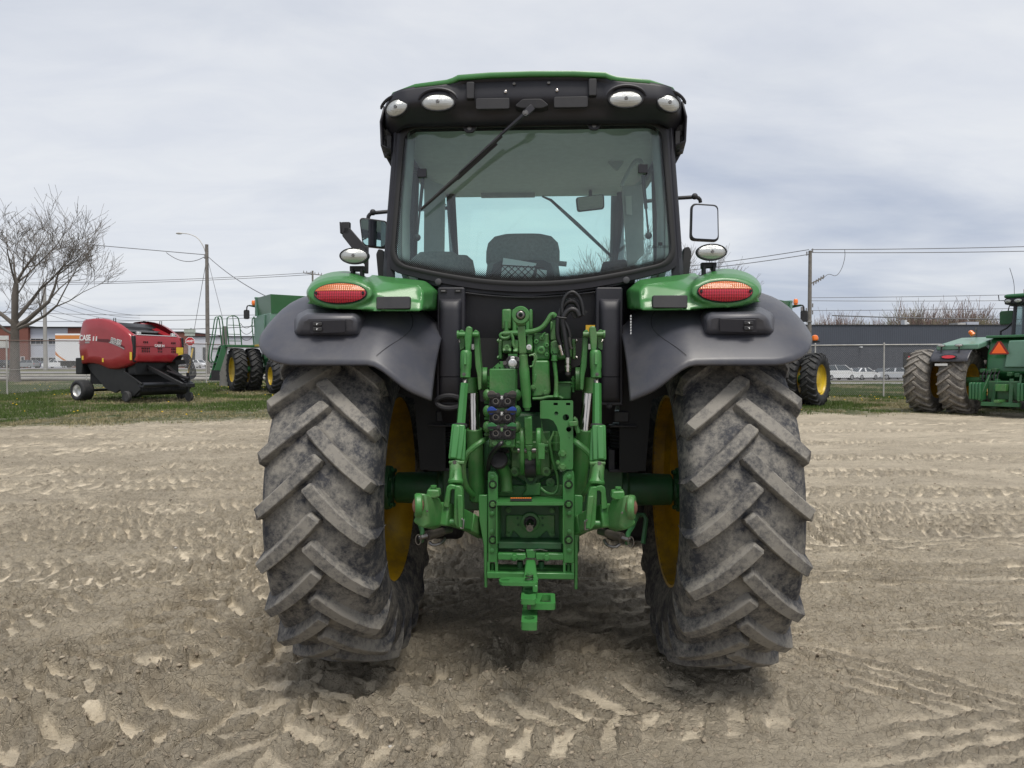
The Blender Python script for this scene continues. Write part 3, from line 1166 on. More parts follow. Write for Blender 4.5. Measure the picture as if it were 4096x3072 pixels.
def fender(s):
    """s=-1 left, +1 right: grey plastic mudguard over the tyre"""
    root = bpy.data.objects.new('fender', None)
    COL.objects.link(root)
    root.parent = TR
    mb = MB()
    us = [.436, .444, .458, .475, .49, .51, .53, .555, .58, .61, .64, .67, .70, .75, .82, .90, .97, 1.03, 1.07, 1.11, 1.15, 1.185, 1.21, 1.235, 1.255, 1.272, 1.287, 1.299, 1.308, 1.313, 1.316]

    def rad(u):
        if u < .70:
            t = (.70 - u) / .25
            return 1.012 - .15 * t * t * (1.6 - .6 * t)
        return float(np.interp(u, [.70, 1.03, 1.10, 1.16, 1.205, 1.24, 1.272, 1.295, 1.309, 1.316], [1.012, 1.012, 1.010, 1.000, .982, .960, .932, .904, .882, .864]))

    def amin(u):
        if u < .70:
            t = min(1, (.70 - u) / .20)
            return R(39.8 - 4.6 * (t * t * (3 - 2 * t)))
        return R(float(np.interp(u, [.70, 1.03, 1.09, 1.14, 1.18, 1.21, 1.24, 1.265, 1.285, 1.30, 1.31, 1.316], [39.8, 39.8, 40.5, 42.0, 44.4, 47.2, 51.0, 55.5, 60.5, 65.5, 70.5, 76])))
    rows = []
    n = 34
    for i in range(n + 1):
        row = []
        for u in us:
            a0 = amin(u)
            a1 = R(100 + 12 * max(0, min(1, (u - .62) / .25)))
            a = a0 + (a1 - a0) * (i / n)
            r = rad(u)
            # the guard stands a little farther off the tyre above the rear edge
            r += .020 * math.sin(min(1, (a - a0) / R(45)) * math.pi / 2)
            ux = u if u < 1.03 else u
            row.append((s * ux, -r * math.cos(a), AX_Z + r * math.sin(a) + .012))
        rows.append(row)
    mb.grid(rows)
    sh = mb.build('fender_shell', M_FEND, root, smooth=60, solid=.012)
    # raised switch housing
    def q(cx, cy, ly):
        p = K4(cx, cy, ly)
        return Vector((p.x if s < 0 else -p.x, p.y, p.z))
    hb = MB()
    f0 = [q(425, 905, -.690), q(450, 780, -.706), q(520, 742, -.700), q(890, 744, -.700), q(935, 775, -.706), q(932, 908, -.690)]
    f1 = [q(370, 940, -.58), q(415, 740, -.54), q(520, 690, -.50), q(930, 700, -.50), q(1005, 740, -.54), q(985, 940, -.58)]
    n_ = len(f0)
    hb.add(f0 + f1, [tuple(range(n_))] + [(i, (i + 1) % n_, (i + 1) % n_ + n_, i + n_) for i in range(n_)] + [tuple(reversed(range(n_, 2 * n_)))])
    hs = hb.build('switch_housing', M_FEND, root, smooth=60, bevel=.022, bseg=4)
    pb = MB()
    pb.prism(round_poly([q(541, 795, -.708), q(833, 785, -.708), q(833, 893, -.700), q(541, 903, -.700)], .008), (0, -.006, 0))
    pan = pb.build('switch_panel', M_BLK, hs, bevel=.002)
    for (y0, y1) in ((806, 836), (848, 880)):
        bb = MB()
        bb.prism(round_poly([q(566, y0, -.713), q(640, y0, -.713), q(640, y1, -.713), q(566, y1, -.713)], .006), (0, -.006, 0))
        bt = bb.build('button', M_BLKM, hs, bevel=.002)
    gl = MB()
    for (yy) in (815, 857):
        gl.prism([q(592, yy, -.720), q(598, yy, -.720), q(598, yy + 14, -.720), q(592, yy + 14, -.720)], (0, -.0008, 0))
        gl.prism([q(600, yy + 1, -.720), q(606, yy + 1, -.720), q(606, yy + 5, -.720), q(600, yy + 5, -.720)], (0, -.0008, 0))
    gl.build('switch_symbol', M_WHITE, hs, smooth=0)
    # fine moulding line of the inner flap, a thin groove strip lying on the shell
    gb = MB()
    pts = []
    for (u, deg) in ((.60, 66), (.565, 64), (.55, 58), (.575, 52), (.63, 46), (.665, 42.5)):
        r = rad(u) + .020 * math.sin(min(1, (R(deg) - amin(u)) / R(45)) * math.pi / 2) + .0105
        pts.append((s * u, -r * math.cos(R(deg)), AX_Z + .012 + r * math.sin(R(deg))))
    gb.tube(pts, .0010, 5, smooth=2)
    gb.build('moulding_line', M_DARK, root)
    return root


F_L, F_R = fender(-1), fender(1)


def fender_cover(s, root):
    """green hood over the mudguard that carries the tail lamp"""
    def q(cx, cy, ly):
        p = K4(cx, cy, ly)
        return Vector((p.x if s < 0 else -p.x, p.y, p.z))

    def sec(pts, ly, dz=0, sc=1.0):
        return [q(x, y, ly) + Vector((0, 0, dz)) for x, y in pts]
    # rear outline, then the same outline carried forward and up
    mb = MB()
    pod0 = ellipse_pts(q(790, 566, -.655), .147, .064, (1, 0, 0), (0, .25, 1), 40)
    pod1 = ellipse_pts(q(790, 560, -.60), .158, .080, (1, 0, 0), (0, .2, 1), 40)
    pod2 = ellipse_pts(q(800, 552, -.42), .165, .098, (1, 0, 0), (0, 0, 1), 40)
    pod3 = ellipse_pts(q(830, 552, -.05), .165, .11, (1, 0, 0), (0, 0, 1), 40)
    mb.grid([pod0, pod1, pod2, pod3], True)
    mb.add(pod0, [tuple(range(40))]); mb.add(pod3, [tuple(range(40))])
    # inner block with the flat rear face for the dark plate
    b0 = [q(1045, 712, -.640), q(1040, 560, -.625), q(1150, 470, -.52), q(1440, 500, -.555), q(1470, 560, -.60), q(1470, 712, -.635)]
    b1 = [q(960, 722, -.50), q(900, 540, -.45), q(1050, 412, -.30), q(1490, 462, -.38), q(1570, 540, -.44), q(1545, 700, -.48)]
    b2 = [p + Vector((0, .42, .02)) for p in b1]
    for A, B in ((b0, b1), (b1, b2)):
        n = len(A)
        mb.add(A + B, [(i, (i + 1) % n, (i + 1) % n + n, i + n) for i in range(n)])
    mb.add(b0, [tuple(range(6))]); mb.add(b2, [tuple(range(6))])
    # skirt joining both along the lower edge
    k0 = [q(508, 652, -.640), q(700, 694, -.668), q(1090, 716, -.660), q(1462, 718, -.645), q(1470, 640, -.62), q(1050, 600, -.62), q(560, 600, -.62)]
    k1 = [p + Vector((0, .16, .03)) for p in k0]
    n = len(k0)
    mb.add(k0 + k1, [tuple(range(n)), tuple(reversed(range(n, 2 * n)))] + [(i, (i + 1) % n, (i + 1) % n + n, i + n) for i in range(n)])
    # saddle between lamp pod and block, running forward along the top
    s0 = [q(900, 470, -.60), q(1000, 470, -.56), q(1100, 520, -.57), q(1100, 690, -.62), q(900, 690, -.62)]
    s1 = [p + Vector((0, .5, .03)) for p in s0]
    n = len(s0)
    mb.add(s0 + s1, [tuple(range(n)), tuple(reversed(range(n, 2 * n)))] + [(i, (i + 1) % n, (i + 1) % n + n, i + n) for i in range(n)])
    o = mb.build('fender_cover', M_GREEN, root, smooth=180)
    rm = o.modifiers.new('fuse', 'REMESH')
    rm.mode = 'VOXEL'
    rm.voxel_size = .009
    rm.use_smooth_shade = True
    sm = o.modifiers.new('soften', 'SMOOTH')
    sm.factor = .5
    sm.iterations = 5
    # black plate
    pb = MB()
    pb.prism(round_poly([q(1088, 594, -.652), q(1368, 592, -.648), q(1368, 694, -.660), q(1088, 697, -.664)], .008), (0, .03, 0))
    pb.build('reflector_plate', M_BLKM, root, bevel=.003)
    # tail lamp
    lamp = bpy.data.objects.new('tail_lamp', None)
    COL.objects.link(lamp); lamp.parent = root
    c = q(790, 566, -.664)
    rx, rz = .116, .0465
    tilt = Vector((0, .22, 1)).normalized()
    bz = MB()
    o0 = ellipse_pts(c, rx + .004, rz + .004, (1, 0, 0), tilt, 48)
    o1 = ellipse_pts(c + Vector((0, .03, 0)), rx + .004, rz + .004, (1, 0, 0), tilt, 48)
    bz.add(o0 + o1, [tuple(range(48))] + [(i, (i + 1) % 48, (i + 1) % 48 + 48, i + 48) for i in range(48)])
    bz.build('bezel', M_DARK, lamp)

    def half(name, v0, v1, m):
        g = MB()
        rows = []
        nv = 9
        for j in range(nv + 1):
            v = v0 + (v1 - v0) * j / nv
            hw = math.sqrt(max(0.0004, 1 - v * v))
            row = []
            for i in range(25):
                u = -1 + 2 * i / 24
                dome = .018 * (1 - (u * hw) ** 2 - v * v * .9)
                rib = .0011 * math.sin(i * math.pi) if False else 0
                row.append(c + Vector((u * hw * rx, 0, 0)) + tilt * (v * rz) + Vector((0, -.004 - max(0, dome), 0)))
            rows.append(row)
        g.grid(rows)
        return g.build(name, m, lamp, smooth=60)
    half('turn_lens', .235, .99, M_AMBERR)
    half('brake_lens', -.99, .215, M_REDR)
    for sx in (-1, 1):
        MB().cyl(c + Vector((sx * rx * .91, -.010, .0)), c + Vector((sx * rx * .91, -.016, 0)), .0065, seg=12).build('screw', M_DARK, lamp)
    return o


def ribbed(name, col, scale, m_rough=.24, band=0.3):
    """moulded lens: vertical prisms in the plastic"""
    m = bpy.data.materials.new(name)
    m.use_nodes = True
    nt = m.node_tree; n = nt.nodes; L = nt.links.new
    b = n['Principled BSDF']
    b.inputs['Roughness'].default_value = m_rough
    b.inputs['Coat Weight'].default_value = .25
    tc = n.new('ShaderNodeTexCoord')
    w = n.new('ShaderNodeTexWave'); w.inputs['Scale'].default_value = scale; w.bands_direction = 'X'
    L(tc.outputs['Object'], w.inputs['Vector'])
    w2 = n.new('ShaderNodeTexWave'); w2.inputs['Scale'].default_value = scale * .8; w2.bands_direction = 'Z'
    L(tc.outputs['Object'], w2.inputs['Vector'])
    ad = n.new('ShaderNodeMath'); ad.operation = 'MULTIPLY_ADD'; ad.inputs[1].default_value = .5
    L(w2.outputs['Fac'], ad.inputs[0]); L(w.outputs['Fac'], ad.inputs[2])
    cr = n.new('ShaderNodeMapRange'); cr.inputs['From Max'].default_value = 1.5
    L(ad.outputs[0], cr.inputs['Value'])
    mx = n.new('ShaderNodeMixRGB')
    mx.inputs[1].default_value = (*[c * (1 - band) for c in col], 1)
    mx.inputs[2].default_value = (*[min(1, c * (1 + band)) for c in col], 1)
    L(cr.outputs[0], mx.inputs[0]); L(mx.outputs[0], b.inputs['Base Color'])
    bp = n.new('ShaderNodeBump'); bp.inputs['Strength'].default_value = .35; bp.inputs['Distance'].default_value = .003
    L(ad.outputs[0], bp.inputs['Height']); L(bp.outputs[0], b.inputs['Normal'])
    return m


M_AMBERR = ribbed('amber_ribbed_lens', (.46, .125, .028), 34, band=.30)
M_REDR = ribbed('red_ribbed_lens', (.33, .008, .022), 30, band=.5)
M_LENSR = ribbed('clear_ribbed_lens', (.50, .51, .50), 62, band=.24)
M_LENSR.node_tree.nodes['Principled BSDF'].inputs['Metallic'].default_value = .55
fender_cover(-1, F_L)
fender_cover(1, F_R)


def oval_lamp(name, c, rx, rz, axis, roll, parent, housing=.06, m_h=None, depth=.016):
    """oval work lamp: black housing and a domed ribbed lens; axis = direction it shines"""
    a = Vector(axis).normalized()
    u = a.cross(Vector((0, 0, 1))).normalized()
    v = u.cross(a).normalized()
    u, v = u * math.cos(roll) + v * math.sin(roll), v * math.cos(roll) - u * math.sin(roll)
    c = Vector(c)
    o = bpy.data.objects.new(name, None)
    COL.objects.link(o); o.parent = parent
    h = MB()
    n = 36
    rings = []
    for t, k in ((.004, 1.0), (.004, 1.07), (-.006, 1.10), (-.022, 1.10), (-housing * .7, .86), (-housing, .50)):
        rings.append(ellipse_pts(c + a * t, rx * k, rz * k, u, v, n))
    h.grid(rings, True)
    h.add(rings[-1], [tuple(range(n))])
    h.build('housing', m_h or M_BLKM, o, smooth=40)
    g = MB()
    rows = []
    for j in range(9):
        k = 1 - j / 8
        rows.append(ellipse_pts(c + a * (depth * (1 - k * k)), max(.002, rx * k), max(.002, rz * k), u, v, n))
    g.grid(rows, True)
    g.build('lens', M_LENSR, o, smooth=60)
    b = MB()
    b.rev(c + a * (depth + .0005), a, [(0, rz * .22), (.0025, rz * .2)], seg=16)
    b.build('bulb_cap', M_STEEL, o)
    return o


# ---- cab shell
CAB = bpy.data.objects.new('cab', None)
COL.objects.link(CAB); CAB.parent = TR


def gy(z):
    return -.335 + .055 * (z - 1.95) / .75


def roofline(x):
    """upper edge of the black rear fascia"""
    x = abs(x)
    return float(np.interp(x, [0, .20, .345, .372, .40, .55, .66, .71, .735, .747], [2.897, 2.894, 2.885, 2.872, 2.864, 2.849, 2.830, 2.812, 2.792, 2.772]))


def frame_outline(k=0.0, zt=2.705):
    """closed outline of the rear window; k grows it outward"""
    pts = [(-.628 - k, zt + k), (.628 + k, zt + k), (.678 + k, 2.035 - k * .6), (.45, 1.985 - k), (.22, 1.948 - k), (0, 1.937 - k), (-.22, 1.948 - k), (-.45, 1.985 - k), (-.678 - k, 2.035 - k * .6)]
    pts = [Vector((x, gy(z), z)) for x, z in pts]
    r = [.07, .07, .085, .3, .3, .3, .3, .3, .085]
    return round_poly(pts, r, 6)


g0, g1, g2 = frame_outline(0), frame_outline(.022), frame_outline(.050)
n_ = len(g0)
gm = MB()
fr = [p + Vector((0, -.006, 0)) for p in g0]
gm.grid([[p + Vector((0, .004, 0)) for p in g0], fr, [p + Vector((0, -.010, 0)) for p in frame_outline(.010)], [p + Vector((0, -.004, 0)) for p in g1]], True)
gm.build('window_gasket', M_RUB, CAB, smooth=60)
fm = MB()
fm.grid([[p + Vector((0, -.001, 0)) for p in g1], [p + Vector((0, .004, 0)) for p in g2], [p + Vector((0, .05, 0)) for p in g2], [p + Vector((0, .05, 0)) for p in g0]], True)
fm.build('rear_window_frame', M_BLK, CAB, smooth=50)


def rear_glass_mat():
    m = glass_mat('rear_window_glass', (.76, .945, .91), .06)
    nt = m.node_tree; n = nt.nodes; L = nt.links.new
    out = [x for x in n if x.type == 'OUTPUT_MATERIAL'][0]
    prev = out.inputs[0].links[0].from_socket
    # printed ceramic dots that thin out away from the lower and side edges
    tc = n.new('ShaderNodeTexCoord')
    sp = n.new('ShaderNodeSeparateXYZ'); L(tc.outputs['Object'], sp.inputs[0])
    x2 = n.new('ShaderNodeMath'); x2.operation = 'MULTIPLY'; L(sp.outputs['X'], x2.inputs[0]); L(sp.outputs['X'], x2.inputs[1])
    cu = n.new('ShaderNodeMath'); cu.operation = 'MULTIPLY_ADD'; cu.inputs[1].default_value = -.215; L(x2.outputs[0], cu.inputs[0]); L(sp.outputs['Z'], cu.inputs[2])
    edge = n.new('ShaderNodeMapRange')
    edge.inputs['From Min'].default_value = 1.952; edge.inputs['From Max'].default_value = 2.0
    edge.inputs['To Min'].default_value = .62; edge.inputs['To Max'].default_value = .0
    L(cu.outputs[0], edge.inputs['Value'])
    ax_ = n.new('ShaderNodeMath'); ax_.operation = 'ABSOLUTE'; L(sp.outputs['X'], ax_.inputs[0])
    lean = n.new('ShaderNodeMath'); lean.operation = 'MULTIPLY_ADD'; lean.inputs[1].default_value = .075; L(sp.outputs['Z'], lean.inputs[0]); L(ax_.outputs[0], lean.inputs[2])
    ed2 = n.new('ShaderNodeMapRange')
    ed2.inputs['From Min'].default_value = .795; ed2.inputs['From Max'].default_value = .828
    ed2.inputs['To Min'].default_value = 0; ed2.inputs['To Max'].default_value = .5
    L(lean.outputs[0], ed2.inputs['Value'])
    mxe = n.new('ShaderNodeMath'); mxe.operation = 'MAXIMUM'; L(edge.outputs[0], mxe.inputs[0]); L(ed2.outputs[0], mxe.inputs[1])
    vo = n.new('ShaderNodeTexVoronoi'); vo.inputs['Scale'].default_value = 150; vo.inputs['Randomness'].default_value = 0
    mp = n.new('ShaderNodeMapping'); mp.inputs['Scale'].default_value = (1, 0, 1); mp.inputs['Rotation'].default_value = (0, R(45), 0)
    L(tc.outputs['Object'], mp.inputs[0]); L(mp.outputs[0], vo.inputs['Vector'])
    lt = n.new('ShaderNodeMath'); lt.operation = 'LESS_THAN'; L(vo.outputs['Distance'], lt.inputs[0]); L(mxe.outputs[0], lt.inputs[1])
    bk = n.new('ShaderNodeBsdfDiffuse'); bk.inputs[0].default_value = (.006, .006, .008, 1)
    ms = n.new('ShaderNodeMixShader'); L(lt.outputs[0], ms.inputs[0]); L(prev, ms.inputs[1]); L(bk.outputs[0], ms.inputs[2])
    # thin film of dust on the pane
    du = n.new('ShaderNodeBsdfDiffuse'); du.inputs[0].default_value = (.42, .41, .38, 1)
    nd = n.new('ShaderNodeTexNoise'); nd.inputs['Scale'].default_value = 3.0; nd.inputs['Detail'].default_value = 8; nd.inputs['Roughness'].default_value = .7
    L(tc.outputs['Object'], nd.inputs['Vector'])
    nr = n.new('ShaderNodeMapRange'); nr.inputs['From Min'].default_value = .35; nr.inputs['From Max'].default_value = .7
    nr.inputs['To Min'].default_value = .015; nr.inputs['To Max'].default_value = .065
    L(nd.outputs['Fac'], nr.inputs['Value'])
    m2 = n.new('ShaderNodeMixShader'); L(nr.outputs[0], m2.inputs[0]); L(ms.outputs[0], m2.inputs[1]); L(du.outputs[0], m2.inputs[2])
    L(m2.outputs[0], out.inputs[0])
    return m


gp = MB()
gp.add(g0, [tuple(range(n_))])
gp.build('rear_window', rear_glass_mat(), CAB, smooth=0)
# glass maker's mark, lower right corner
MK = mat('glass_print', (.02, .025, .03), .5)
text_mesh('glass_mark', 'JOHN DEERE', .020, MK, CAB, basis(K1(1880, 1180, gy(2.1) - .002), (1, 0, 0), (0, .075, 1), (0, -1, .075)), extrude=.0002)
dm = MB()
cmk = K1(1882, 1162, gy(2.1) - .002)
dm.prism(round_poly([cmk + Vector((a, 0, b)) for a, b in ((-.010, -.008), (.010, -.008), (.010, .008), (-.010, .008))], .004), (0, -.0004, 0))
dm.build('glass_emblem', MK, CAB, smooth=0)
# two small dark pads on the glass
for cx, cy in ((376, 714), (1772, 688)):
    c = K1(cx, cy, gy(2.4) - .003)
    MB().box(c.x - .023, c.x + .023, c.y - .006, c.y, c.z - .021, c.z + .021).build('glass_pad', M_BLK, CAB, bevel=.002)
# hinge brackets at the top edge
for cx, cy in ((678, 432), (1463, 415)):
    c = K1(cx, cy, gy(2.68) - .012)
    h = MB()
    h.prism(round_poly([c + Vector((a, 0, b)) for a, b in ((-.042, .040), (.042, .040), (.038, .01), (.02, -.026), (-.02, -.026), (-.038, .01))], .015), (0, -.016, 0))
    hb_ = h.build('window_hinge', M_BLK, CAB, bevel=.003)
    bolt(c + Vector((0, -.016, -.004)), BACK, .008, CAB, M_STEEL, .006)

# posts: rear corner posts, door posts, front posts
for s in (-1, 1):
    p = MB()
    prof = [(.668, -.315), (.700, -.335), (.722, -.315), (.728, -.25), (.715, -.20), (.690, -.24), (.672, -.27)]
    rows = []
    for z, off, yo in ((1.60, .012, .02), (1.80, .012, .0), (2.0, .012, .0), (2.3, -.006, .022), (2.55, -.022, .042), (2.74, -.030, .055)):
        rows.append([(s * (x + off), y + yo, z) for x, y in prof])
    p.grid(rows, True)
    p.build('rear_post', M_BLK, CAB, smooth=50)
    p = MB()
    p.tube([(s * .755, .58, 1.25), (s * .762, .56, 1.9), (s * .735, .55, 2.74)], .032, 8)
    p.build('door_post', M_BLK, CAB)
    p = MB()
    p.tube([(s * .46, 1.36, 1.35), (s * .57, 1.30, 2.0), (s * .60, 1.22, 2.76)], .034, 8)
    p.build('front_post', M_BLK, CAB)
    # side panes
    g = MB()
    g.add([(s * .728, -.22, 1.60), (s * .755, .56, 1.45), (s * .733, .55, 2.72), (s * .70, -.18, 2.72)], [(0, 1, 2, 3)])
    g.build('side_window', M_GLASS, CAB, smooth=0)
    g = MB()
    g.add([(s * .755, .60, 1.30), (s * .47, 1.36, 1.35), (s * .60, 1.24, 2.74), (s * .733, .57, 2.72)], [(0, 1, 2, 3)])
    g.build('door_window', M_GLASS, CAB, smooth=0)
    # door hinges / latch castings standing off the rear post
    for (cx, cy) in ((175, 545),):
        c = K1(cx, cy, -.24)
        c.x = s * abs(c.x)
        h = MB()
        h.box(c.x - .012, c.x + .012, c.y - .03, c.y + .03, c.z - .045, c.z + .045)
        h.cyl(c + Vector((s * .014, 0, .028)), c + Vector((s * .014, 0, .052)), .016, seg=10)
        h.cyl(c + Vector((s * .014, 0, -.052)), c + Vector((s * .014, 0, -.028)), .016, seg=10)
        h.tube([c + Vector((s * .014, 0, .04)), c + Vector((s * .026, .0, .03)), c + Vector((s * .026, 0, -.03)), c + Vector((s * .014, 0, -.04))], .008, 6)
        h.build('door_hinge', M_BLKM, CAB, bevel=.002)
    c = K4(1125, 320, -.20)
    c.x = s * abs(c.x)
    h = MB()
    h.prism(round_poly([c + Vector((-s * .03, 0, -.085)), c + Vector((s * .012, 0, -.085)), c + Vector((s * .018, 0, -.02)), c + Vector((s * .024, 0, .05)), c + Vector((s * .012, 0, .075)), c + Vector((-s * .012, 0, .07)), c + Vector((-s * .02, 0, .0))], .008), (0, .05, 0))
    h.build('door_latch', M_BLKM, CAB, bevel=.003)
w_ = MB()
w_.add([(-.46, 1.38, 1.35), (.46, 1.38, 1.35), (.585, 1.25, 2.755), (-.585, 1.25, 2.755)], [(0, 1, 2, 3)])
w_.build('windscreen', M_GLASS, CAB, smooth=0)

# ---- roof
rows = []
xs_ = [-.730, -.727, -.72, -.70, -.66, -.55, -.42, -.40, -.372, -.345, -.20, 0, .20, .345, .372, .40, .42, .55, .66, .70, .72, .727, .730]
for t in (0, .004, .02, .1, .3, .5, .7, .85, .95, .985, 1.0):
    y = -.428 + t * 1.86
    end = max(0, (t - .7) / .3)
    lift = .030 * math.sin(min(1, t * 2.2) * math.pi / 2) - .07 * end ** 2.2
    if t == 0:
        lift = -.004
    rows.append([(x * (1 - .06 * end ** 2) * (1.004 if 0 < t < .9 else 1), y + (1 - t) ** 3 * (.22 * max(0, (abs(x) - .60) / .147) ** 2.2 + .004), roofline(x) + (.016 if t > 0 else .0) * (1 - (abs(x) / .73) ** 6) + lift * (1 - .55 * (abs(x) / .757) ** 4)) for x in xs_])
rm_ = MB()
rm_.grid(rows)
rm_.build('roof', M_GREEN, CAB, smooth=40, solid=.014)
# black rear fascia, bowed outward, tucked in over the window
rows = []
xs2 = list(np.linspace(-.747, .747, 49))
for t in np.linspace(0, 1, 12):
    row = []
    for x in xs2:
        zt = roofline(x) + .004
        ax = abs(x)
        zb = 2.700 - .035 * max(0, (ax - .60) / .147) ** 1.5
        z = zt + (zb - zt) * t
        y = -.424 + .008 * t - .012 * math.sin(t * math.pi) + .105 * max(0, t - .52) ** 1.15 * 2
        # recessed centre bay
        bay = max(0.0, min(1.0, (.385 - ax) / .03))
        y += .030 * bay * max(0, min(1, (.86 - t) / .12)) * min(1, t / .06 + .15)
        # outer corner turns forward
        y += .20 * max(0, (ax - .60) / .147) ** 2.4
        row.append((x * (1 - .02 * t), y, z))
    rows.append(row)
fa = MB()
fa.grid(rows)
fa.build('roof_fascia', M_BLK, CAB, smooth=50, solid=.008)
# side skirts of the roof and the underside
for s in (-1, 1):
    sk = MB()
    rows = []
    for y, w, zt, zb in ((-.30, .748, 2.81, 2.60), (-.2, .752, 2.84, 2.57), (.0, .757, 2.85, 2.66), (.5, .757, 2.86, 2.70), (1.0, .745, 2.84, 2.70), (1.36, .70, 2.80, 2.70)):
        rows.append([(s * (w - .02), y, zt), (s * w, y, (zt + zb) / 2 + .03), (s * (w - .004), y, zb + .02), (s * (w - .05), y, zb)])
    sk.grid(rows)
    sk.build('roof_side', M_BLK, CAB, smooth=50, solid=.008)
    # lower lamp pod at the roof corner (edge-on from behind)
    fl = MB()
    c = Vector((s * .738, -.20, 2.61))
    fl.prism(round_poly([c + Vector((s * .008, 0, .14)), c + Vector((s * .012, 0, -.01)), c + Vector((-s * .045, 0, -.115)), c + Vector((-s * .06, 0, .12))], .02), (0, .30, 0))
    fl.build('corner_trim', M_BLK, CAB, bevel=.006)
    oval_lamp('side_lamp', (s * .744, -.20, 2.715), .052, .062, (s * .93, -.32, -.12), 0, CAB, .03)
hl = MB()
hl.box(-.70, .70, -.27, 1.30, 2.742, 2.752)
hl.build('headliner', mat('headliner_cloth', (.52, .53, .54), .9, var=.08, scale=20), CAB, smooth=0)
# roof lamps
for s in (-1, 1):
    c = K1(478, 268, -.44); c.x = s * abs(c.x)
    oval_lamp('roof_lamp', c, .076, .038, (0, -1, -.05), 0, CAB, .05)
    c = K1(216, 301, -.418); c.x = s * abs(c.x)
    oval_lamp('roof_lamp', c, .057, .038, (s * .26, -1, -.05), R(-14) * s * -1, CAB, .05)
    # eyebrow hood over the inner lamp
    for (cx, cy, ly, ra, rb) in ((478, 250, -.43, .092, .060), (205, 290, -.39, .078, .058)):
        c = K1(cx, cy, ly); c.x = s * abs(c.x)
        e = MB()
        pts = [c + Vector((ra * math.cos(a), -.010 + (.05 if abs(cx) < 300 else 0) * max(0, s * math.cos(a)), rb * math.sin(a) * .9 - .008)) for a in np.linspace(R(8), R(172), 15)]
        e.tube(pts, [.004] + [.0075] * 13 + [.004], 6)
        e.build('lamp_hood', M_BLK, CAB)
# bay fittings: end brackets, plates, screws
for cx, cy in ((681, 190), (1455, 170)):
    c = K1(cx, cy, -.432)
    MB().prism(round_poly([c + Vector((a, 0, b)) for a, b in ((-.019, -.04), (.019, -.04), (.019, .04), (-.019, .04))], .008), (0, .03, 0)).build('plate_bracket', M_BLKM, CAB, bevel=.004)
for cx, cy in ((822, 275), (1317, 265)):
    c = K1(cx, cy, -.430)
    MB().prism(round_poly([c + Vector((a, 0, b)) for a, b in ((-.080, -.026), (.080, -.026), (.080, .026), (-.080, .026))], .010), (0, .02, 0)).build('licence_plate_holder', M_BLKM, CAB, bevel=.003)
for cx, cy, m in ((958, 150, M_STEEL), (1177, 144, M_STEEL), (904, 201, M_CHROME), (1229, 192, M_CHROME)):
    c = K1(cx, cy, -.408)
    MB().rev(c, BACK, [(-.004, .007), (.004, .007), (.005, .004), (.002, .0035)], seg=12).build('screw', m, CAB)
# wiper: motor cover, arm, blade
wp = bpy.data.objects.new('rear_wiper', None)
COL.objects.link(wp); wp.parent = CAB
c = K1(1070, 275, -.42)
MB().prism(round_poly([K1(960, 290, -.425), K1(1010, 245, -.425), K1(1130, 243, -.425), K1(1180, 285, -.425), K1(1140, 305, -.42), K1(1000, 305, -.42)], .012), (0, .06, 0)).build('motor_cover', M_BLKM, wp, bevel=.005)
a0, a1, tip = K1(1075, 300, -.43), K1(1030, 340, -.435), K1(610, 715, -.385)
MB().bar(a0, a1, .030, .030).bar(a1, K1(870, 475, -.405), .024, .014, w1=.014, h1=.010).bar(K1(870, 475, -.405), tip, .014, .010, w1=.010, h1=.008).build('arm', M_BLK, wp, bevel=.002)
MB().tube([K1(880, 480, -.372), K1(600, 740, -.374), K1(368, 946, -.372)], [.008, .011, .007], 6).build('blade', M_RUB, wp)
MB().tube([K1(850, 530, -.366), K1(600, 755, -.366)], .006, 6).build('blade_bridge', M_BLK, wp)
bolt(a1 + Vector((0, -.012, 0)), BACK, .010, wp, M_STEEL, .008)


# ---- inside the cab
M_SEAT = mat('grey_seat_cloth', (.19, .20, .20), .9, var=.2, scale=60, bump=.3, bscale=300)
M_SEATB = mat('seat_shell', (.045, .052, .055), .7)
M_TRIM = mat('cab_trim', (.30, .31, .31), .7, var=.1, scale=10)
st = bpy.data.objects.new('seat', None)
COL.objects.link(st); st.parent = CAB
YS = .32


def blob(rows_spec, name, m, parent, n=20, p=2.6):
    """rounded upright form from (z, half width, half depth, y centre, x centre)"""
    mb = MB()
    rows = []
    for z, hx, hy, yc, xc in rows_spec:
        row = []
        for k in range(n):
            a = 2 * math.pi * k / n
            ca, sa = math.cos(a), math.sin(a)
            row.append((xc + hx * math.copysign(abs(ca) ** (2 / p), ca), yc + hy * math.copysign(abs(sa) ** (2 / p), sa), z))
        rows.append(row)
    mb.grid(rows, True)
    mb.add(rows[0], [tuple(range(n))]); mb.add(rows[-1], [tuple(range(n))])
    return mb.build(name, m, parent, smooth=70)


c0 = K1(1012, 1090, YS)
zt = c0.z
xs0 = c0.x
blob([(zt - .185, .205, .05, YS + .04, xs0), (zt - .165, .215, .065, YS + .04, xs0), (zt - .10, .215, .07, YS + .05, xs0), (zt - .05, .205, .07, YS + .06, xs0), (zt - .015, .17, .055, YS + .06, xs0), (zt, .11, .03, YS + .06, xs0)], 'headrest', M_SEAT, st)
blob([(zt - .80, .27, .07, YS + .04, xs0), (zt - .62, .265, .07, YS + .02, xs0), (zt - .46, .235, .07, YS + .02, xs0), (zt - .28, .222, .065, YS + .03, xs0), (zt - .16, .205, .06, YS + .04, xs0), (zt - .13, .18, .05, YS + .04, xs0)], 'backrest', M_SEAT, st)
blob([(zt - .78, .225, .03, YS - .045, xs0), (zt - .45, .195, .03, YS - .060, xs0), (zt - .25, .185, .03, YS - .045, xs0), (zt - .185, .165, .02, YS - .035, xs0), (zt - .165, .12, .012, YS - .03, xs0)], 'seat_shell', M_SEATB, st)
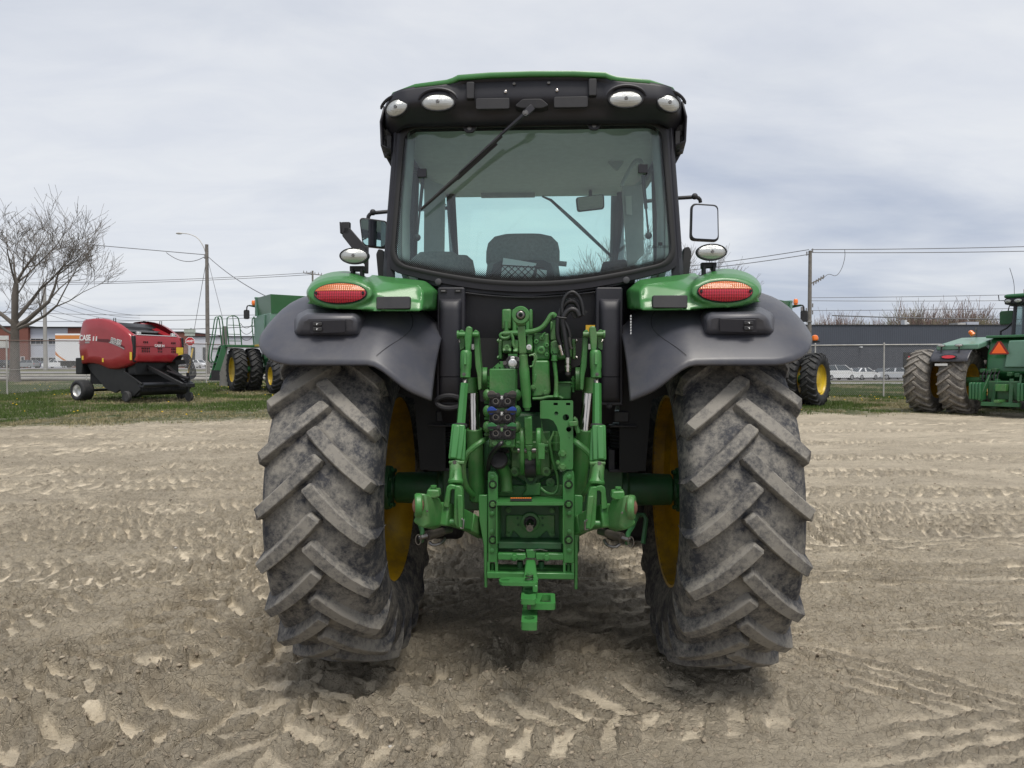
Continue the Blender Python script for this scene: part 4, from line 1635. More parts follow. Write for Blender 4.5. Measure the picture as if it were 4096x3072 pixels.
blob([(1.42, .25, .26, YS + .30, xs0), (1.46, .27, .28, YS + .30, xs0), (1.55, .27, .28, YS + .30, xs0), (1.58, .24, .25, YS + .30, xs0)], 'cushion', M_SEAT, st)
MB().box(xs0 - .17, xs0 + .17, YS + .1, YS + .45, 1.15, 1.42).build('seat_base', M_BLKM, st, bevel=.02)
# papers in the net pocket of the seat back
pk = MB()
pk.add([K1(890, 1250, YS - .085), K1(1100, 1285, YS - .085), K1(1060, 1400, YS - .085), K1(870, 1400, YS - .085)], [(0, 1, 2, 3)])
pk.build('paper', M_WHITE, st, smooth=0, solid=.002)
pk = MB()
pk.add([K1(1105, 1320, YS - .085), K1(1165, 1330, YS - .085), K1(1160, 1390, YS - .085), K1(1095, 1390, YS - .085)], [(0, 1, 2, 3)])
pk.build('paper', M_WHITE, st, smooth=0, solid=.002)
nt_ = MB()
for k in range(0, 6):
    a = K1(880 + k * 42, 1300, YS - .092)
    nt_.tube([a, a + Vector((.09, 0, -.085))], .0022, 4).tube([a, a + Vector((-.09, 0, -.085))], .0022, 4)
nt_.tube([K1(870, 1296, YS - .092), K1(1150, 1312, YS - .092)], .003, 4)
nt_.build('net_pocket', M_RUB, st)
# passenger seat on the left
ps = bpy.data.objects.new('passenger_seat', None)
COL.objects.link(ps); ps.parent = CAB
c = K1(470, 1215, .30)
blob([(c.z - .40, .17, .05, .32, c.x), (c.z - .12, .165, .05, .30, c.x), (c.z - .04, .15, .045, .30, c.x), (c.z, .10, .025, .30, c.x)], 'backrest', M_SEAT, ps)
c = K1(600, 1236, .52)
blob([(c.z - .40, .11, .06, .52, c.x), (c.z - .10, .11, .06, .52, c.x), (c.z - .03, .095, .05, .52, c.x), (c.z, .06, .03, .52, c.x)], 'armrest', M_SEAT, ps)
# side consoles, floor, lower walls
MB().box(-.50, .50, -.05, 1.30, 1.20, 1.24).build('cab_floor', M_BLKM, CAB)
for s in (-1, 1):
    w = MB()
    w.prism([(s * .745, -.24, 1.47), (s * .745, .58, 1.36), (s * .745, .58, 1.50), (s * .735, .2, 1.72), (s * .72, -.24, 1.92)], (-s * .10, 0, 0))
    w.build('side_console', M_TRIM, CAB, bevel=.02)
    # inner trim of the rear posts, with the gas strut
    w = MB()
    rows = []
    for z, x0 in ((1.9, .60), (2.08, .655), (2.3, .655), (2.74, .62)):
        rows.append([(s * x0, -.24, z), (s * (x0 - .02), -.16, z), (s * (x0 + .0), -.06, z), (s * (x0 + .06), -.04, z)])
    w.grid(rows)
    w.build('post_trim', M_TRIM, CAB, smooth=50, solid=.01)
    b0, b1 = K1(1772, 730, -.22), K1(1808, 1110, -.24)
    b0.x, b1.x = s * abs(b0.x), s * abs(b1.x)
    sg = MB()
    sg.cyl(b0, b0.lerp(b1, .55), .009, seg=8).cyl(b0.lerp(b1, .55), b1, .005, seg=8)
    sg.ellipsoid(b1, .018, .012, .018, 10, 6)
    sg.build('gas_strut', M_BLKM, CAB)
MB().cyl(K1(1290, 1290, .62), K1(1235, 1285, .62), .016, seg=10).build('steering_lever', M_TRIM, CAB)
# steering wheel and dash
dsh = MB()
dsh.prism([(-.16, .86, 1.2), (.16, .86, 1.2), (.13, .92, 1.66), (-.13, .92, 1.66)], (0, .25, .02))
dsh.build('dashboard', M_BLKM, CAB, bevel=.03)
sw = MB()
ctr = Vector((xs0, .80, 1.72))
sw.tube([ctr + Vector((.2 * math.cos(a), .09 * math.sin(a), .17 * math.sin(a))) for a in np.linspace(0, 2 * math.pi, 25)], .014, 8)
sw.bar(ctr + Vector((-.19, 0, 0)), ctr + Vector((.19, 0, 0)), .03, .02)
sw.build('steering_wheel', M_BLKM, CAB)
# front wiper, mirror, sun blind, monitor
MB().tube([K1(1135, 862, 1.26), K1(1190, 885, 1.27), K1(1360, 1040, 1.29), K1(1572, 1240, 1.32)], [.006, .010, .014, .010], 6).build('front_wiper', M_RUB, CAB)
MB().box(*[v for v in (K1(750, 862, 1.20).x, K1(1090, 862, 1.20).x)], 1.18, 1.21, K1(800, 872, 1.2).z, K1(800, 840, 1.2).z).build('sun_blind', M_TRIM, CAB, bevel=.006)
mr_ = bpy.data.objects.new('interior_mirror', None)
COL.objects.link(mr_); mr_.parent = CAB
c = [K1(1347, 868, 1.1), K1(1527, 846, 1.1), K1(1530, 938, 1.1), K1(1357, 958, 1.1)]
MB().prism(round_poly(c, .02), (0, .03, 0)).build('mirror_case', M_BLKM, mr_, bevel=.004)
cc = sum(c, Vector()) / 4
ci = round_poly([cc + (p - cc) * .90 + Vector((0, -.003, 0)) for p in c], .018)
MB().add(ci, [tuple(range(len(ci)))]).build('mirror_glass', M_MIRROR, mr_, smooth=0)
MB().tube([K1(1440, 860, 1.11), K1(1440, 825, 1.12)], .012, 6).build('mirror_stem', M_BLKM, mr_)
mo = [K1(1520, 1275, .70), K1(1665, 1258, .70), K1(1720, 1370, .70), K1(1490, 1390, .70)]
MB().prism(round_poly(mo, .015), (0, .04, 0)).build('monitor', M_BLKM, CAB, bevel=.006)
# grab handle, speaker and dome lamp at the right
MB().tube([K1(1640, 800, .25), K1(1640, 780, .25), K1(1715, 640, .22), K1(1755, 632, .22), K1(1768, 660, .22)], .012, 7, smooth=2).build('grab_handle', M_TRIM, CAB)
MB().prism(round_poly([K1(1545, 640, .45), K1(1610, 560, .45), K1(1665, 565, .45), K1(1655, 640, .45), K1(1610, 705, .45)], .02), (0, .02, 0)).build('speaker_grille', M_TRIM, CAB, bevel=.004)
# B-post trims seen through the window
for xa, xb in ((1670, 1755),):
    t = MB()
    t.add([K1(1640, 805, .60), K1(1770, 795, .60), K1(1775, 1230, .60), K1(1678, 1330, .60)], [(0, 1, 2, 3)])
    t.build('door_post_trim', M_TRIM, CAB, smooth=0, solid=.05)
    lb = MB()
    lb.add([K1(1662, 860, .565), K1(1700, 858, .565), K1(1705, 980, .565), K1(1668, 975, .565)], [(0, 1, 2, 3)])
    lb.build('label_sticker', mat('aged_sticker', (.45, .45, .43), .6), CAB, smooth=0, solid=.001)
t = MB()
t.add([K1(395, 745, .60), K1(520, 800, .60), K1(515, 1230, .60), K1(392, 1250, .60)], [(0, 1, 2, 3)])
t.build('door_post_trim', M_TRIM, CAB, smooth=0, solid=.05)

# ---- mirrors and work lamps outside
def mirror(pts, ly, face, arm, name='side_mirror'):
    o = bpy.data.objects.new(name, None)
    COL.objects.link(o); o.parent = TR
    c = [K5(x, y, ly) for x, y in pts] if face == 'r' else [K4(x, y, ly) for x, y in pts]
    tilt = .10 if face == 'r' else .50
    cc = sum(c, Vector()) / len(c)
    # turn the head about its vertical axis
    c = [p + Vector((0, tilt * (p.x - cc.x), 0)) for p in c]
    case = round_poly(c, .035, 5)
    MB().prism(case, (0, .05, 0)).build('mirror_case', M_BLKM, o, bevel=.006)
    gi = [cc + (p - cc) * .90 + Vector((0, -.003, 0)) for p in case]
    MB().add(gi, [tuple(range(len(gi)))]).build('mirror_glass', M_MIRROR, o, smooth=0)
    MB().tube(arm, .013, 8, smooth=1).build('mirror_arm', M_BLKM, o)
    MB().ellipsoid(arm[1], .022, .02, .022, 10, 6).build('arm_joint', M_BLKM, o)
    return o


mirror([(462, 110), (655, 118), (660, 375), (455, 368)], 1.05, 'r', [(.62, 1.20, 2.665), K5(487, 62, 1.05), K5(522, 78, 1.06), K5(527, 105, 1.07)])
mirror([(958, -55), (1175, -45), (1160, 188), (985, 182)], 1.0, 'l', [(-.62, 1.18, 2.64), K4(1060, -105, 1.0), K4(1025, -80, 1.0), K4(1020, -50, 1.0)])

WL = []
for s in (-1, 1):
    base = F_L if s < 0 else F_R
    c = K4(903, 255, -.50) if s < 0 else K5(606, 450, -.50)
    l = oval_lamp('work_lamp', c, .064, .035, (0, -1, -.02), 0, TR, .075)
    f = MB()
    f.box(c.x - .035, c.x + .035, -.45, -.42, c.z - .065, c.z - .04).box(c.x - .028, c.x - .016, -.46, -.41, 1.945, c.z - .05).box(c.x + .016, c.x + .028, -.46, -.41, 1.945, c.z - .05)
    f.box(c.x - .035, c.x + .035, -.47, -.40, 1.942, 1.956)
    f.build('lamp_foot', M_BLKM, l, bevel=.003)
# warning-plate bracket on the left
br = MB()
P = lambda x, y, ly=-.40: sheet(1300, 700, .2532)(x, y, ly)
br.prism([P(660, 1260), P(675, 1180), P(610, 1090), P(385, 830), P(300, 830), P(268, 960), P(410, 1140), P(640, 1440)], (0, .012, 0))
br.prism([P(625, 1120), P(685, 1120), P(680, 1555), P(620, 1555)], (0, .012, 0))
br.prism([P(225, 735), P(265, 745), P(262, 925), P(236, 922)], (0, .05, 0))
br.prism([P(262, 740), P(385, 738), P(382, 935), P(262, 925)], (0, .03, 0))
br.build('plate_bracket', M_BLKM, TR, bevel=.003)

# ---- cab rear wall below the window
rw = MB()
top = [K2(x, y, -.30) for x, y in ((120, 62), (300, 105), (520, 140), (870, 160), (1220, 140), (1440, 105), (1640, 62))]
mid = [K2(x, y, -.31) for x, y in ((130, 130), (300, 170), (520, 205), (870, 235), (1220, 205), (1440, 170), (1640, 130))]
rw.grid([[p + Vector((0, -.01, .03)) for p in top], top, mid, [p + Vector((0, .03, -.006)) for p in mid], [Vector((p.x * .80, -.25, 1.24)) for p in mid]])
rw.build('cab_rear_panel', M_BLK, CAB, smooth=40, solid=.012)
# flat black sheet painting the shade of the bay behind the hydraulics
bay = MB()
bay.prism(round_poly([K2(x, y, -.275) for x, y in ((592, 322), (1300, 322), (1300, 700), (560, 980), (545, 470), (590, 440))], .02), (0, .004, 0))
bay.build('bay_shade_sheet', M_DARK, CAB, smooth=0)
ln = MB()
ln.tube([K2(x, y, -.318) for x, y in ((455, 212), (660, 236), (870, 246), (1080, 238), (1380, 205))], .005, 6, smooth=1)
ln.build('panel_rib', M_BLK, CAB)
for cx, cy in ((268, 135), (1580, 123)):
    c = K2(cx, cy, -.33)
    MB().rev(c, BACK, [(0, .017), (.006, .016), (.008, .010)], seg=16).build('cap_screw', mat('dull_bolt', (.07, .07, .075), .5, .3), CAB)
for cx, cy in ((597, 171), (1238, 167)):
    c = K2(cx, cy, -.322)
    MB().rev(c, BACK, [(0, .008), (.006, .008), (.006, .004), (.0, .004)], seg=12, cap=False).build('grommet', M_STEEL, CAB)


def column(s):
    q = (lambda x, y, ly: K2(x, y, ly)) if s < 0 else (lambda x, y, ly: K2(x, y, ly))
    x0, x1 = (262, 452) if s < 0 else (1370, 1556)
    o = MB()
    o.prism(round_poly([q(x0, 172, -.36), q(x1, 172, -.36), q(x1, 1000, -.36), q(x0 - 10, 1000, -.36)], .012), (0, .09, 0))
    body = o.build('air_duct', M_BLK, CAB, bevel=.006)
    i0, i1 = (272, 432) if s < 0 else (1390, 1540)
    c = MB()
    n = 14
    rows = []
    for y, dy in ((252, .004), (262, -.012), (285, -.030), (340, -.038), (600, -.040), (795, -.038)):
        a, b = q(i0, y, -.36), q(i1, y, -.36)
        sh = .85 if y < 255 else 1
        rows.append([a.lerp(b, .5 + (k / n - .5) * sh) + Vector((0, dy * math.sqrt(max(0, 1 - (2 * k / n - 1) ** 4)), 0)) for k in range(n + 1)])
    rows.append([Vector((p.x, -.358, p.z - .002)) for p in rows[-1]])
    c.grid(rows)
    c.build('duct_cover', M_BLK, body, smooth=60)
    c = MB()
    rows = []
    for y, dy in ((800, -.036), (940, -.034), (965, -.02), (980, .004)):
        a, b = q(i0, y, -.36), q(i1, y, -.36)
        rows.append([a.lerp(b, k / n) + Vector((0, dy * math.sqrt(max(0, 1 - (2 * k / n - 1) ** 4)), 0)) for k in range(n + 1)])
    c.grid(rows)
    c.build('duct_end', M_BLK, body, smooth=60)
    if s < 0:
        for xx in (303, 405):
            p = q(xx, 197, -.364)
            MB().box(p.x - .017, p.x + .017, -.366, -.356, p.z - .008, p.z + .008).build('clip_slot', M_DARK, body)
            MB().box(p.x - .010, p.x + .010, -.368, -.358, p.z - .004, p.z + .002).build('clip', M_STEEL, body)
        g = MB()
        gc = q(345, 975, -.385)
        g.tube([gc + Vector((.062 * math.cos(a), -.012 * abs(math.sin(a)), .030 * math.sin(a))) for a in np.linspace(0, 2 * math.pi, 21)], .014, 8)
        g.build('pull_handle', M_BLKM, body)
    else:
        bolt(q(1462, 1000, -.362), BACK, .010, body, M_BLKM)
    return body


column(-1)
column(1)
# strip label on the right fender's inner wall
sl = MB()
for k in range(7):
    sl.add([K2(1608, 368 + k * 20, -.50), K2(1617, 366 + k * 20, -.50), K2(1617, 380 + k * 20, -.50), K2(1608, 382 + k * 20, -.50)], [(0, 1, 2, 3)])
sl.build('barcode_label', M_WHITE, F_R, smooth=0)
# cab suspension mounts: shelf, bellows, strut
for s in (-1, 1):
    def q(x, y, ly):
        p = KC(x, y, ly)
        return Vector((s * abs(p.x), p.y, p.z))
    u = bpy.data.objects.new('cab_mount', None)
    COL.objects.link(u); u.parent = TR
    a, b = q(165, 890, -.20), q(395, 905, -.20)
    MB().box(min(a.x, b.x), max(a.x, b.x), -.24, .02, b.z, a.z + .004).build('mount_shelf', M_BLKM, u, bevel=.005)
    a, b = q(228, 770, -.2), q(358, 862, -.2)
    MB().prism(round_poly([(a.x, -.23, a.z), (b.x, -.23, a.z), (b.x, -.23, b.z), (a.x, -.23, b.z)], .01), (0, .14, 0)).build('rubber_buffer', M_BLKM, u, bevel=.006)
    c = q(285, 960, -.12)
    pr = []
    for k in range(13):
        pr.append((-.002 - k * .009, .058 + (.010 if k % 2 else 0)))
    MB().rev((c.x, -.12, c.z + .035), (0, 0, 1), pr, seg=20).build('bellows', M_RUB, u, smooth=60)
    d = MB()
    for dx in (-.06, .0, .06):
        d.box(c.x + dx - .016, c.x + dx + .016, -.19, -.03, q(280, 1255, -.15).z, c.z - .075)
    d.box(c.x - .075, c.x + .075, -.2, -.02, q(280, 1275, -.15).z, q(280, 1250, -.15).z)
    d.build('mount_pedestal', M_BLKM, u, bevel=.003)
    MB().box(min(s * .22, s * .60), max(s * .22, s * .60), .16, 1.0, .80, 1.15).build('underbody_blackout', M_DARK, u)  # added black block, keeps daylight from showing through below the cab

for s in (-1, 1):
    MB().prism([(s * .44, -.215, 1.0), (s * .57, -.215, 1.0), (s * .60, -.215, 1.36), (s * .82, -.215, 1.44), (s * .82, -.215, 1.88), (s * .44, -.215, 1.88)], (0, .02, 0)).build('dark_gap_plate', M_DARK, CAB)  # added black plate, closes the gap so that it reads as deep shade
# ---- bonnet, engine and front axle ahead of the cab
bn = MB()
rows = []
for y, w, zt, zb in ((1.42, .40, 1.78, 1.10), (1.8, .40, 1.80, 1.05), (2.6, .37, 1.74, 1.0), (3.2, .34, 1.62, .95), (3.55, .30, 1.50, .92), (3.62, .26, 1.42, .95)):
    rows.append([(-w, y, zb), (-w, y, zt - .16), (-w * .92, y, zt - .05), (-w * .6, y, zt), (0, y, zt + .02), (w * .6, y, zt), (w * .92, y, zt - .05), (w, y, zt - .16), (w, y, zb)])
bn.grid(rows)
bn.build('bonnet', M_GREEN, TR, smooth=40, solid=.01)
MB().box(-.24, .24, 1.0, 3.5, .60, 1.30).box(-.20, .20, .6, 1.2, .55, 1.15).build('engine_block', M_DARK, TR, bevel=.02)
fa_ = MB()
fa_.cyl((-.75, 2.76, .655), (.75, 2.76, .655), .075, seg=14)
fa_.box(-.16, .16, 2.62, 2.90, .56, .80)
fa_.build('front_axle', M_GREEN_D, TR)
MB().rev((.60, 1.52, 1.5), (0, 0, 1), [(0, .055), (.5, .06), (1.0, .05), (1.35, .045)], seg=16).build('exhaust_stack', M_BLKM, TR)
for s in (-1, 1):
    MB().box(s * .70, s * .44, .55, 1.35, .45, 1.12).build('fuel_tank' if s < 0 else 'battery_box', M_BLKM, TR, bevel=.04)


# ---- rear axle, gearbox housing, three-point linkage, hydraulics
def plate(name, outline, holes, origin, ex, ey, thick, m, parent, bevel=0.0):
    """flat sheet-metal part with real holes; outline and holes in the plane (ex, ey)"""
    cu = bpy.data.curves.new(name, 'CURVE')
    cu.dimensions = '2D'
    cu.fill_mode = 'BOTH'
    cu.extrude = thick / 2
    for poly in [outline] + holes:
        sp = cu.splines.new('POLY')
        sp.points.add(len(poly) - 1)
        for p, (a, b) in zip(sp.points, poly):
            p.co = (a, b, 0, 1)
        sp.use_cyclic_u = True
    tmp = bpy.data.objects.new(name, cu)
    COL.objects.link(tmp)
    dg = bpy.context.evaluated_depsgraph_get()
    me = bpy.data.meshes.new_from_object(tmp.evaluated_get(dg))
    bpy.data.objects.remove(tmp)
    bpy.data.curves.remove(cu)
    ez = Vector(ex).cross(Vector(ey))
    me.transform(basis(origin, ex, ey, ez))
    me.materials.clear()
    me.materials.append(m)
    o = bpy.data.objects.new(name, me)
    COL.objects.link(o)
    o.parent = parent
    return o


def circ(cx, cy, r, n=16):
    return [(cx + r * math.cos(2 * math.pi * k / n), cy + r * math.sin(2 * math.pi * k / n)) for k in range(n)]


def group(name, parent=TR):
    o = bpy.data.objects.new(name, None)
    COL.objects.link(o)
    o.parent = parent
    return o


G = M_GREEN2
# axle
for s in (-1, 1):
    a = MB()
    a.rev((s * .40, 0, AX_Z), (s, 0, 0), [(0, .105), (.10, .100), (.105, .088), (.335, .082), (.34, .060)], seg=28)
    a.box(min(s * .16, s * .47), max(s * .16, s * .47), -.115, .14, AX_Z - .10, AX_Z + .125)
    a.build('axle_tube', M_GREEN_D, TR, bevel=.008)
    h = MB()
    h.rev((s * .735, 0, AX_Z), (s, 0, 0), [(0, .055), (.02, .058), (.03, .115), (.055, .120), (.065, .095), (.13, .085)], seg=28)
    h.build('wheel_hub', M_GREEN_D, TR)
    for k in range(8):
        an = 2 * math.pi * k / 8 + .2
        bolt((s * .758, .10 * math.cos(an), AX_Z + .10 * math.sin(an)), (-s, 0, 0), .011, TR, M_GREEN_D)
# gearbox
gb_ = MB()
gb_.box(-.235, .235, -.335, 1.0, .60, 1.16)
gb_.box(-.17, .17, -.33, 1.0, 1.10, 1.30)
gb_.build('gearbox_housing', M_GREEN_D, TR, bevel=.02)
cv = MB()
cv.prism([KB(x, y, -.352) for x, y in ((205, 560), (450, 560), (450, 950), (640, 1060), (830, 1060), (1120, 900), (1120, 560), (960, 540), (960, 400), (460, 400), (300, 560))][::-1], (0, .05, 0))
cv.prism([KB(x, y, -.36) for x, y in ((300, 1090), (1120, 1090), (1120, 1235), (300, 1235))], (0, .06, 0))
cv.build('rear_cover', G, TR, bevel=.006)
# cast ribs and the filler pad
rb = MB()
rb.prism([KB(x, y, -.40) for x, y in ((650, 1060), (838, 1060), (838, 1220), (600, 1230), (650, 1150))], (0, .06, 0))
rb.build('casting_pad', G, TR, bevel=.005)
rb = MB()
rb.tube([KB(430, 925, -.365), KB(660, 1075, -.365)], .006, 6).tube([KB(820, 1030, -.365), KB(1060, 905, -.365), KB(1110, 915, -.365)], .006, 6)
rb.build('casting_rib', M_GREEN_D, TR)
MB().rev(KB(712, 995, -.385), BACK, [(0, .030), (.02, .030), (.021, .022), (.012, .021), (.012, .0)], seg=20).build('drain_boss', M_GREEN_D, TR)
bolt(KB(712, 995, -.40), BACK, .014, TR, G, .014, False)
MB().rev(KB(960, 1050, -.36), BACK, [(0, .022), (.008, .022), (.009, .010), (.004, .009), (.004, 0)], seg=18).build('plug', G, TR)
# top-link bracket: plate with four cap bolts, two cheeks
tb = MB()
tb.prism(round_poly([KB(x, y, -.40) for x, y in ((462, 530), (960, 530), (955, 955), (900, 965), (780, 960), (650, 965), (520, 960), (462, 920))], .008), (0, .05, 0))
tb.build('top_link_plate', G, TR, bevel=.005)
for x, y in ((512, 620), (912, 615), (508, 912), (910, 910)):
    MB().rev(KB(x, y, -.40), BACK, [(0, .022), (.016, .022), (.018, .018), (.018, .010), (.008, .010), (.008, 0)], seg=18).build('cap_bolt', G, TR)
for x0, x1 in ((572, 630), (780, 845)):
    a, b = KB(x0, 360, -.56).x, KB(x1, 360, -.56).x
    t = MB()
    zt, zb = KB(600, 355, -.60).z, KB(600, 960, -.52).z
    t.prism(round_poly([(a, -.42, zb - .01), (a, -.50, zb), (a, -.575, zb + .06), (a, -.60, zt - .05), (a, -.585, zt - .01), (a, -.55, zt), (a, -.50, zt - .04), (a, -.42, zt - .10)], .02), (b - a, 0, 0))
    t.build('top_link_cheek', G, TR, bevel=.006)
MB().cyl(KB(545, 645, -.545), KB(865, 645, -.545), .013, seg=12).build('top_link_pin', M_STEEL, TR)
MB().bar(KB(848, 555, -.60), KB(848, 755, -.60), .010, .03).build('pin_lock', G, TR, bevel=.002)
ro = MB()
ro.cyl(KB(640, 870, -.47), KB(775, 870, -.47), .045, seg=24)
ro.build('draft_roller', M_RUB, TR)

# top link, stowed upright
tl = group('top_link')
e = MB()
c = KA(585, 262, -.66)
e.rev(c + Vector((0, .030, 0)), BACK, [(0, .036), (.004, .0395), (.056, .0395), (.060, .036), (.060, .022)], seg=32, cap=False)
e.build('eye', G, tl)
MB().rev(c + Vector((0, .026, 0)), BACK, [(0, .010), (.0, .021), (.030, .0225), (.058, .019), (.062, .013), (.062, .0095), (0, .0095)], seg=24, cap=False).build('ball', M_STEEL, tl, smooth=60)
s_ = MB()
s_.bar(KA(587, 345, -.655), KA(590, 395, -.655), .052, .05, (0, 1, 0), .036, .034)
s_.bar(KA(590, 395, -.655), KA(612, 745, -.645), .034, .034, (0, 1, 0), .034, .034)
s_.build('shank', G, tl, bevel=.004)
t_ = MB()
t_.rev(KA(612, 740, -.645), KA(672, 1512, -.62) - KA(612, 740, -.645), [(0, .015), (.008, .015), (.009, .0175), (.010, .0190), (.052, .0190), (.072, .0225), (.185, .0225), (.205, .0190), (.244, .0190), (.246, .0125), (.258, .0125)], seg=20)
t_.build('barrel', G, tl)
t_ = MB()
t_.bar(KB(676, 210, -.60), KB(690, 560, -.575), .034, .036, (0, 1, 0), .036, .036)
t_.bar(KB(690, 555, -.575), KB(690, 640, -.565), .036, .036, (0, 1, 0), .022, .034)
t_.bar(KB(690, 640, -.565), KB(702, 770, -.56), .022, .034, (0, 1, 0), .016, .02)
t_.build('lower_fork', G, tl, bevel=.005)
lk = MB()
lk.tube([KA(x, y, -.67) for x, y in ((690, 775), (735, 760), (770, 790), (745, 905), (700, 915))], .0045, 6, smooth=1)
lk.tube([KA(x, y, -.665) for x, y in ((735, 760), (760, 745), (790, 800), (770, 850), (770, 910))], .004, 6, smooth=1)
lk.build('lock_clip', G, tl)
MB().bar(KA(775, 1010, -.64), KA(760, 1115, -.64), .012, .01).build('handle', G, tl, bevel=.003)

# remote couplers on the left
cp = group('coupler_block')
body = MB()
body.prism([KB(x, y, -.57) for x, y in ((178, 605), (182, -400), (520, -400), (518, 605))], (0, .10, 0))
body.build('coupler_manifold', G, cp, bevel=.006)
M_CAPK = mat('dark_plastic_cap', (.030, .028, .030), .55, var=.15, scale=20)
M_BROWN = mat('brown_plastic_flap', (.075, .065, .058), .5)
M_BLUE = mat('blue_plastic_flap', (.010, .045, .28), .4)
M_GRNF = mat('green_plastic_flap', (.025, .15, .045), .4)
for yo, mf in ((-408, M_BROWN), (-203, M_BLUE), (0, M_GRNF)):
    d = MB()
    d.prism(round_poly([KB(x, y + yo, -.582) for x, y in ((180, 345), (520, 345), (512, 505), (190, 508))], .012), (0, .012, 0))
    un = d.build('coupler_face', M_CAPK, cp, bevel=.003)
    for x in (267, 420):
        pc = KB(x, 420 + yo, -.584)
        MB().rev(pc, BACK, [(0, .030), (.008, .030), (.010, .026), (.006, .024), (.006, .019), (.016, .018), (.016, .012), (.004, .011), (.004, .006), (.012, .005), (.013, 0)], seg=22).build('coupler', M_CAPK, un)
        MB().rev(pc + Vector((0, -.006, 0)), BACK, [(0, .0135), (.012, .0135), (.012, .010), (.0, .010)], seg=18, cap=False).build('coupler_ring', M_STEEL, un)
    for sg in (-1, 1):
        fx = 345 + sg * 125
        f = MB()
        pts = [KB(345 + sg * a, b + yo, -.60) for a, b in ((40, 330), (75, 345), (120, 330 + 60), (165, 385), (188, 350), (185, 310), (150, 285), (110, 290), (75, 320))]
        f.prism(round_poly(pts, .012), (0, -.007, 0))
        f.build('dust_flap', mf, un, bevel=.002)
        f = MB()
        f.bar(KB(345 + sg * 75, 353 + yo, -.61), KB(345 + sg * 180, 356 + yo, -.61), .006, .012)
        f.build('flap_slot', M_DARK, un)
        bolt(KB(345 + sg * 55, 347 + yo, -.600), BACK, .009, un, M_CAPK, .008)
        bolt(KB(345 + sg * 148, 465 + yo, -.585), BACK, .006, un, M_CAPK, .005)
    bolt(KB(343, 385 + yo, -.585), BACK, .008, un, M_ALU if yo != 0 else mat('pale_green_cap', (.15, .30, .12), .5), .008)
    for sg in (-1, 1):
        MB().ellipsoid(KB(345 + sg * 185, 345 + yo, -.55), .022, .02, .028, 12, 8).build('side_port', G, un)
    st_ = MB()
    st_.cyl(KB(120, 440 + yo, -.52), KB(190, 440 + yo, -.52), .008, seg=10)
    st_.build('stud', G, un)
for x in (255, 425):
    bolt(KB(x, 545, -.572), BACK, .015, cp, G, .014)
MB().tube([KB(x, y, ly) for x, y, ly in ((343, 540, -.60), (330, 560, -.62), (260, 620, -.60), (190, 720, -.55), (170, 850, -.5), (160, 1000, -.45))], .011, 8, smooth=2).build('coupler_hose', M_HOSE, cp)
MB().rev(KB(343, 540, -.575), BACK, [(0, .012), (.03, .012), (.036, .008)], seg=12).build('hose_fitting', G, cp)

# plate with the trailer socket
sk_ = group('trailer_socket')
o0 = KA(230, 930, -.50)
def flat(pts, K, ly):
    return [(p.x, p.z) for p in (K(x, y, ly) for x, y in pts)]
pl = flat(((228, 1235), (226, 930), (320, 846), (425, 846), (425, 752), (540, 752), (540, 1235)), KA, -.50)
holes = [circ(*flat(((x, y),), KA, -.50)[0], .0045, 10) for x, y in ((313, 868), (252, 931), (315, 932))]
plate('socket_plate', pl, holes, (0, -.50, 0), (1, 0, 0), (0, 0, 1), .006, G, sk_)
b = MB()
b.bar(KA(230, 1238, -.50), KA(540, 1238, -.50), .10, .006, (0, 0, 1))
b.build('plate_fold', G, sk_)
hx = MB()
hx.prism(round_poly([KA(x, y, -.506) for x, y in ((362, 880), (440, 770), (560, 790), (565, 935), (450, 965), (370, 920))], .008), (0, -.022, 0))
hx.build('socket_body', M_CAPK, sk_, bevel=.004)
pc = KA(480, 872, -.532)
MB().rev(pc, BACK, [(0, .0205), (.012, .0205), (.015, .0185), (.016, .012), (.0165, 0)], seg=26).build('socket_cap', M_ALU, sk_, smooth=50)
MB().box(pc.x - .010, pc.x + .010, -.545, -.53, pc.z + .016, pc.z + .031).build('cap_tab', M_ALU, sk_, bevel=.003)
MB().box(pc.x - .013, pc.x + .013, -.543, -.53, pc.z - .024, pc.z - .016).build('cap_tab', M_ALU, sk_, bevel=.003)
MB().tube([KA(x, y, -.52) for x, y in ((430, 930), (390, 965), (345, 1005))], [.012, .010, .012], 8).build('socket_plug', M_CAPK, sk_)
bolt(KA(380, 868, -.53), BACK, .007, sk_, M_STEEL)
bolt(KA(555, 820, -.53), BACK, .007, sk_, M_STEEL)

# valve stack behind
vs_ = group('valve_stack')
for x0, x1 in ((345, 462), (475, 560), (690, 733)):
    MB().prism([KA(x0, 178, -.40), KA(x1, 176, -.40), KA(x1, 440, -.40), KA(x0 - 4, 440, -.40)], (0, .12, 0)).build('solenoid', G, vs_, bevel=.008)
for x in (400, 505, 672):
    MB().tube([KA(x, y, -.41) for y in (330, 440)], .009, 8).rev(KA(x, 440, -.41), (0, 0, -1), [(0, .012), (.016, .012), (.017, .015), (.03, .015)], seg=10).build('connector', G, vs_)
hr = MB()
hr.tube([KA(x, y, -.425) for x, y in ((360, 495), (450, 488), (540, 486), (620, 480), (680, 470), (760, 462), (860, 420), (930, 330), (965, 262), (1000, 245), (1030, 280))], .0125, 10, smooth=2)
hr.tube([KA(x, y, -.43) for x, y in ((380, 485), (330, 495), (318, 530), (360, 555), (430, 545), (455, 510))], .008, 8, smooth=2)
hr.build('wiring_harness', G, vs_)
MB().tube([KA(x, y, -.44) for x, y in ((455, 480), (490, 560), (480, 620), (500, 660))], .007, 8, smooth=1).build('cable_end', G, vs_)
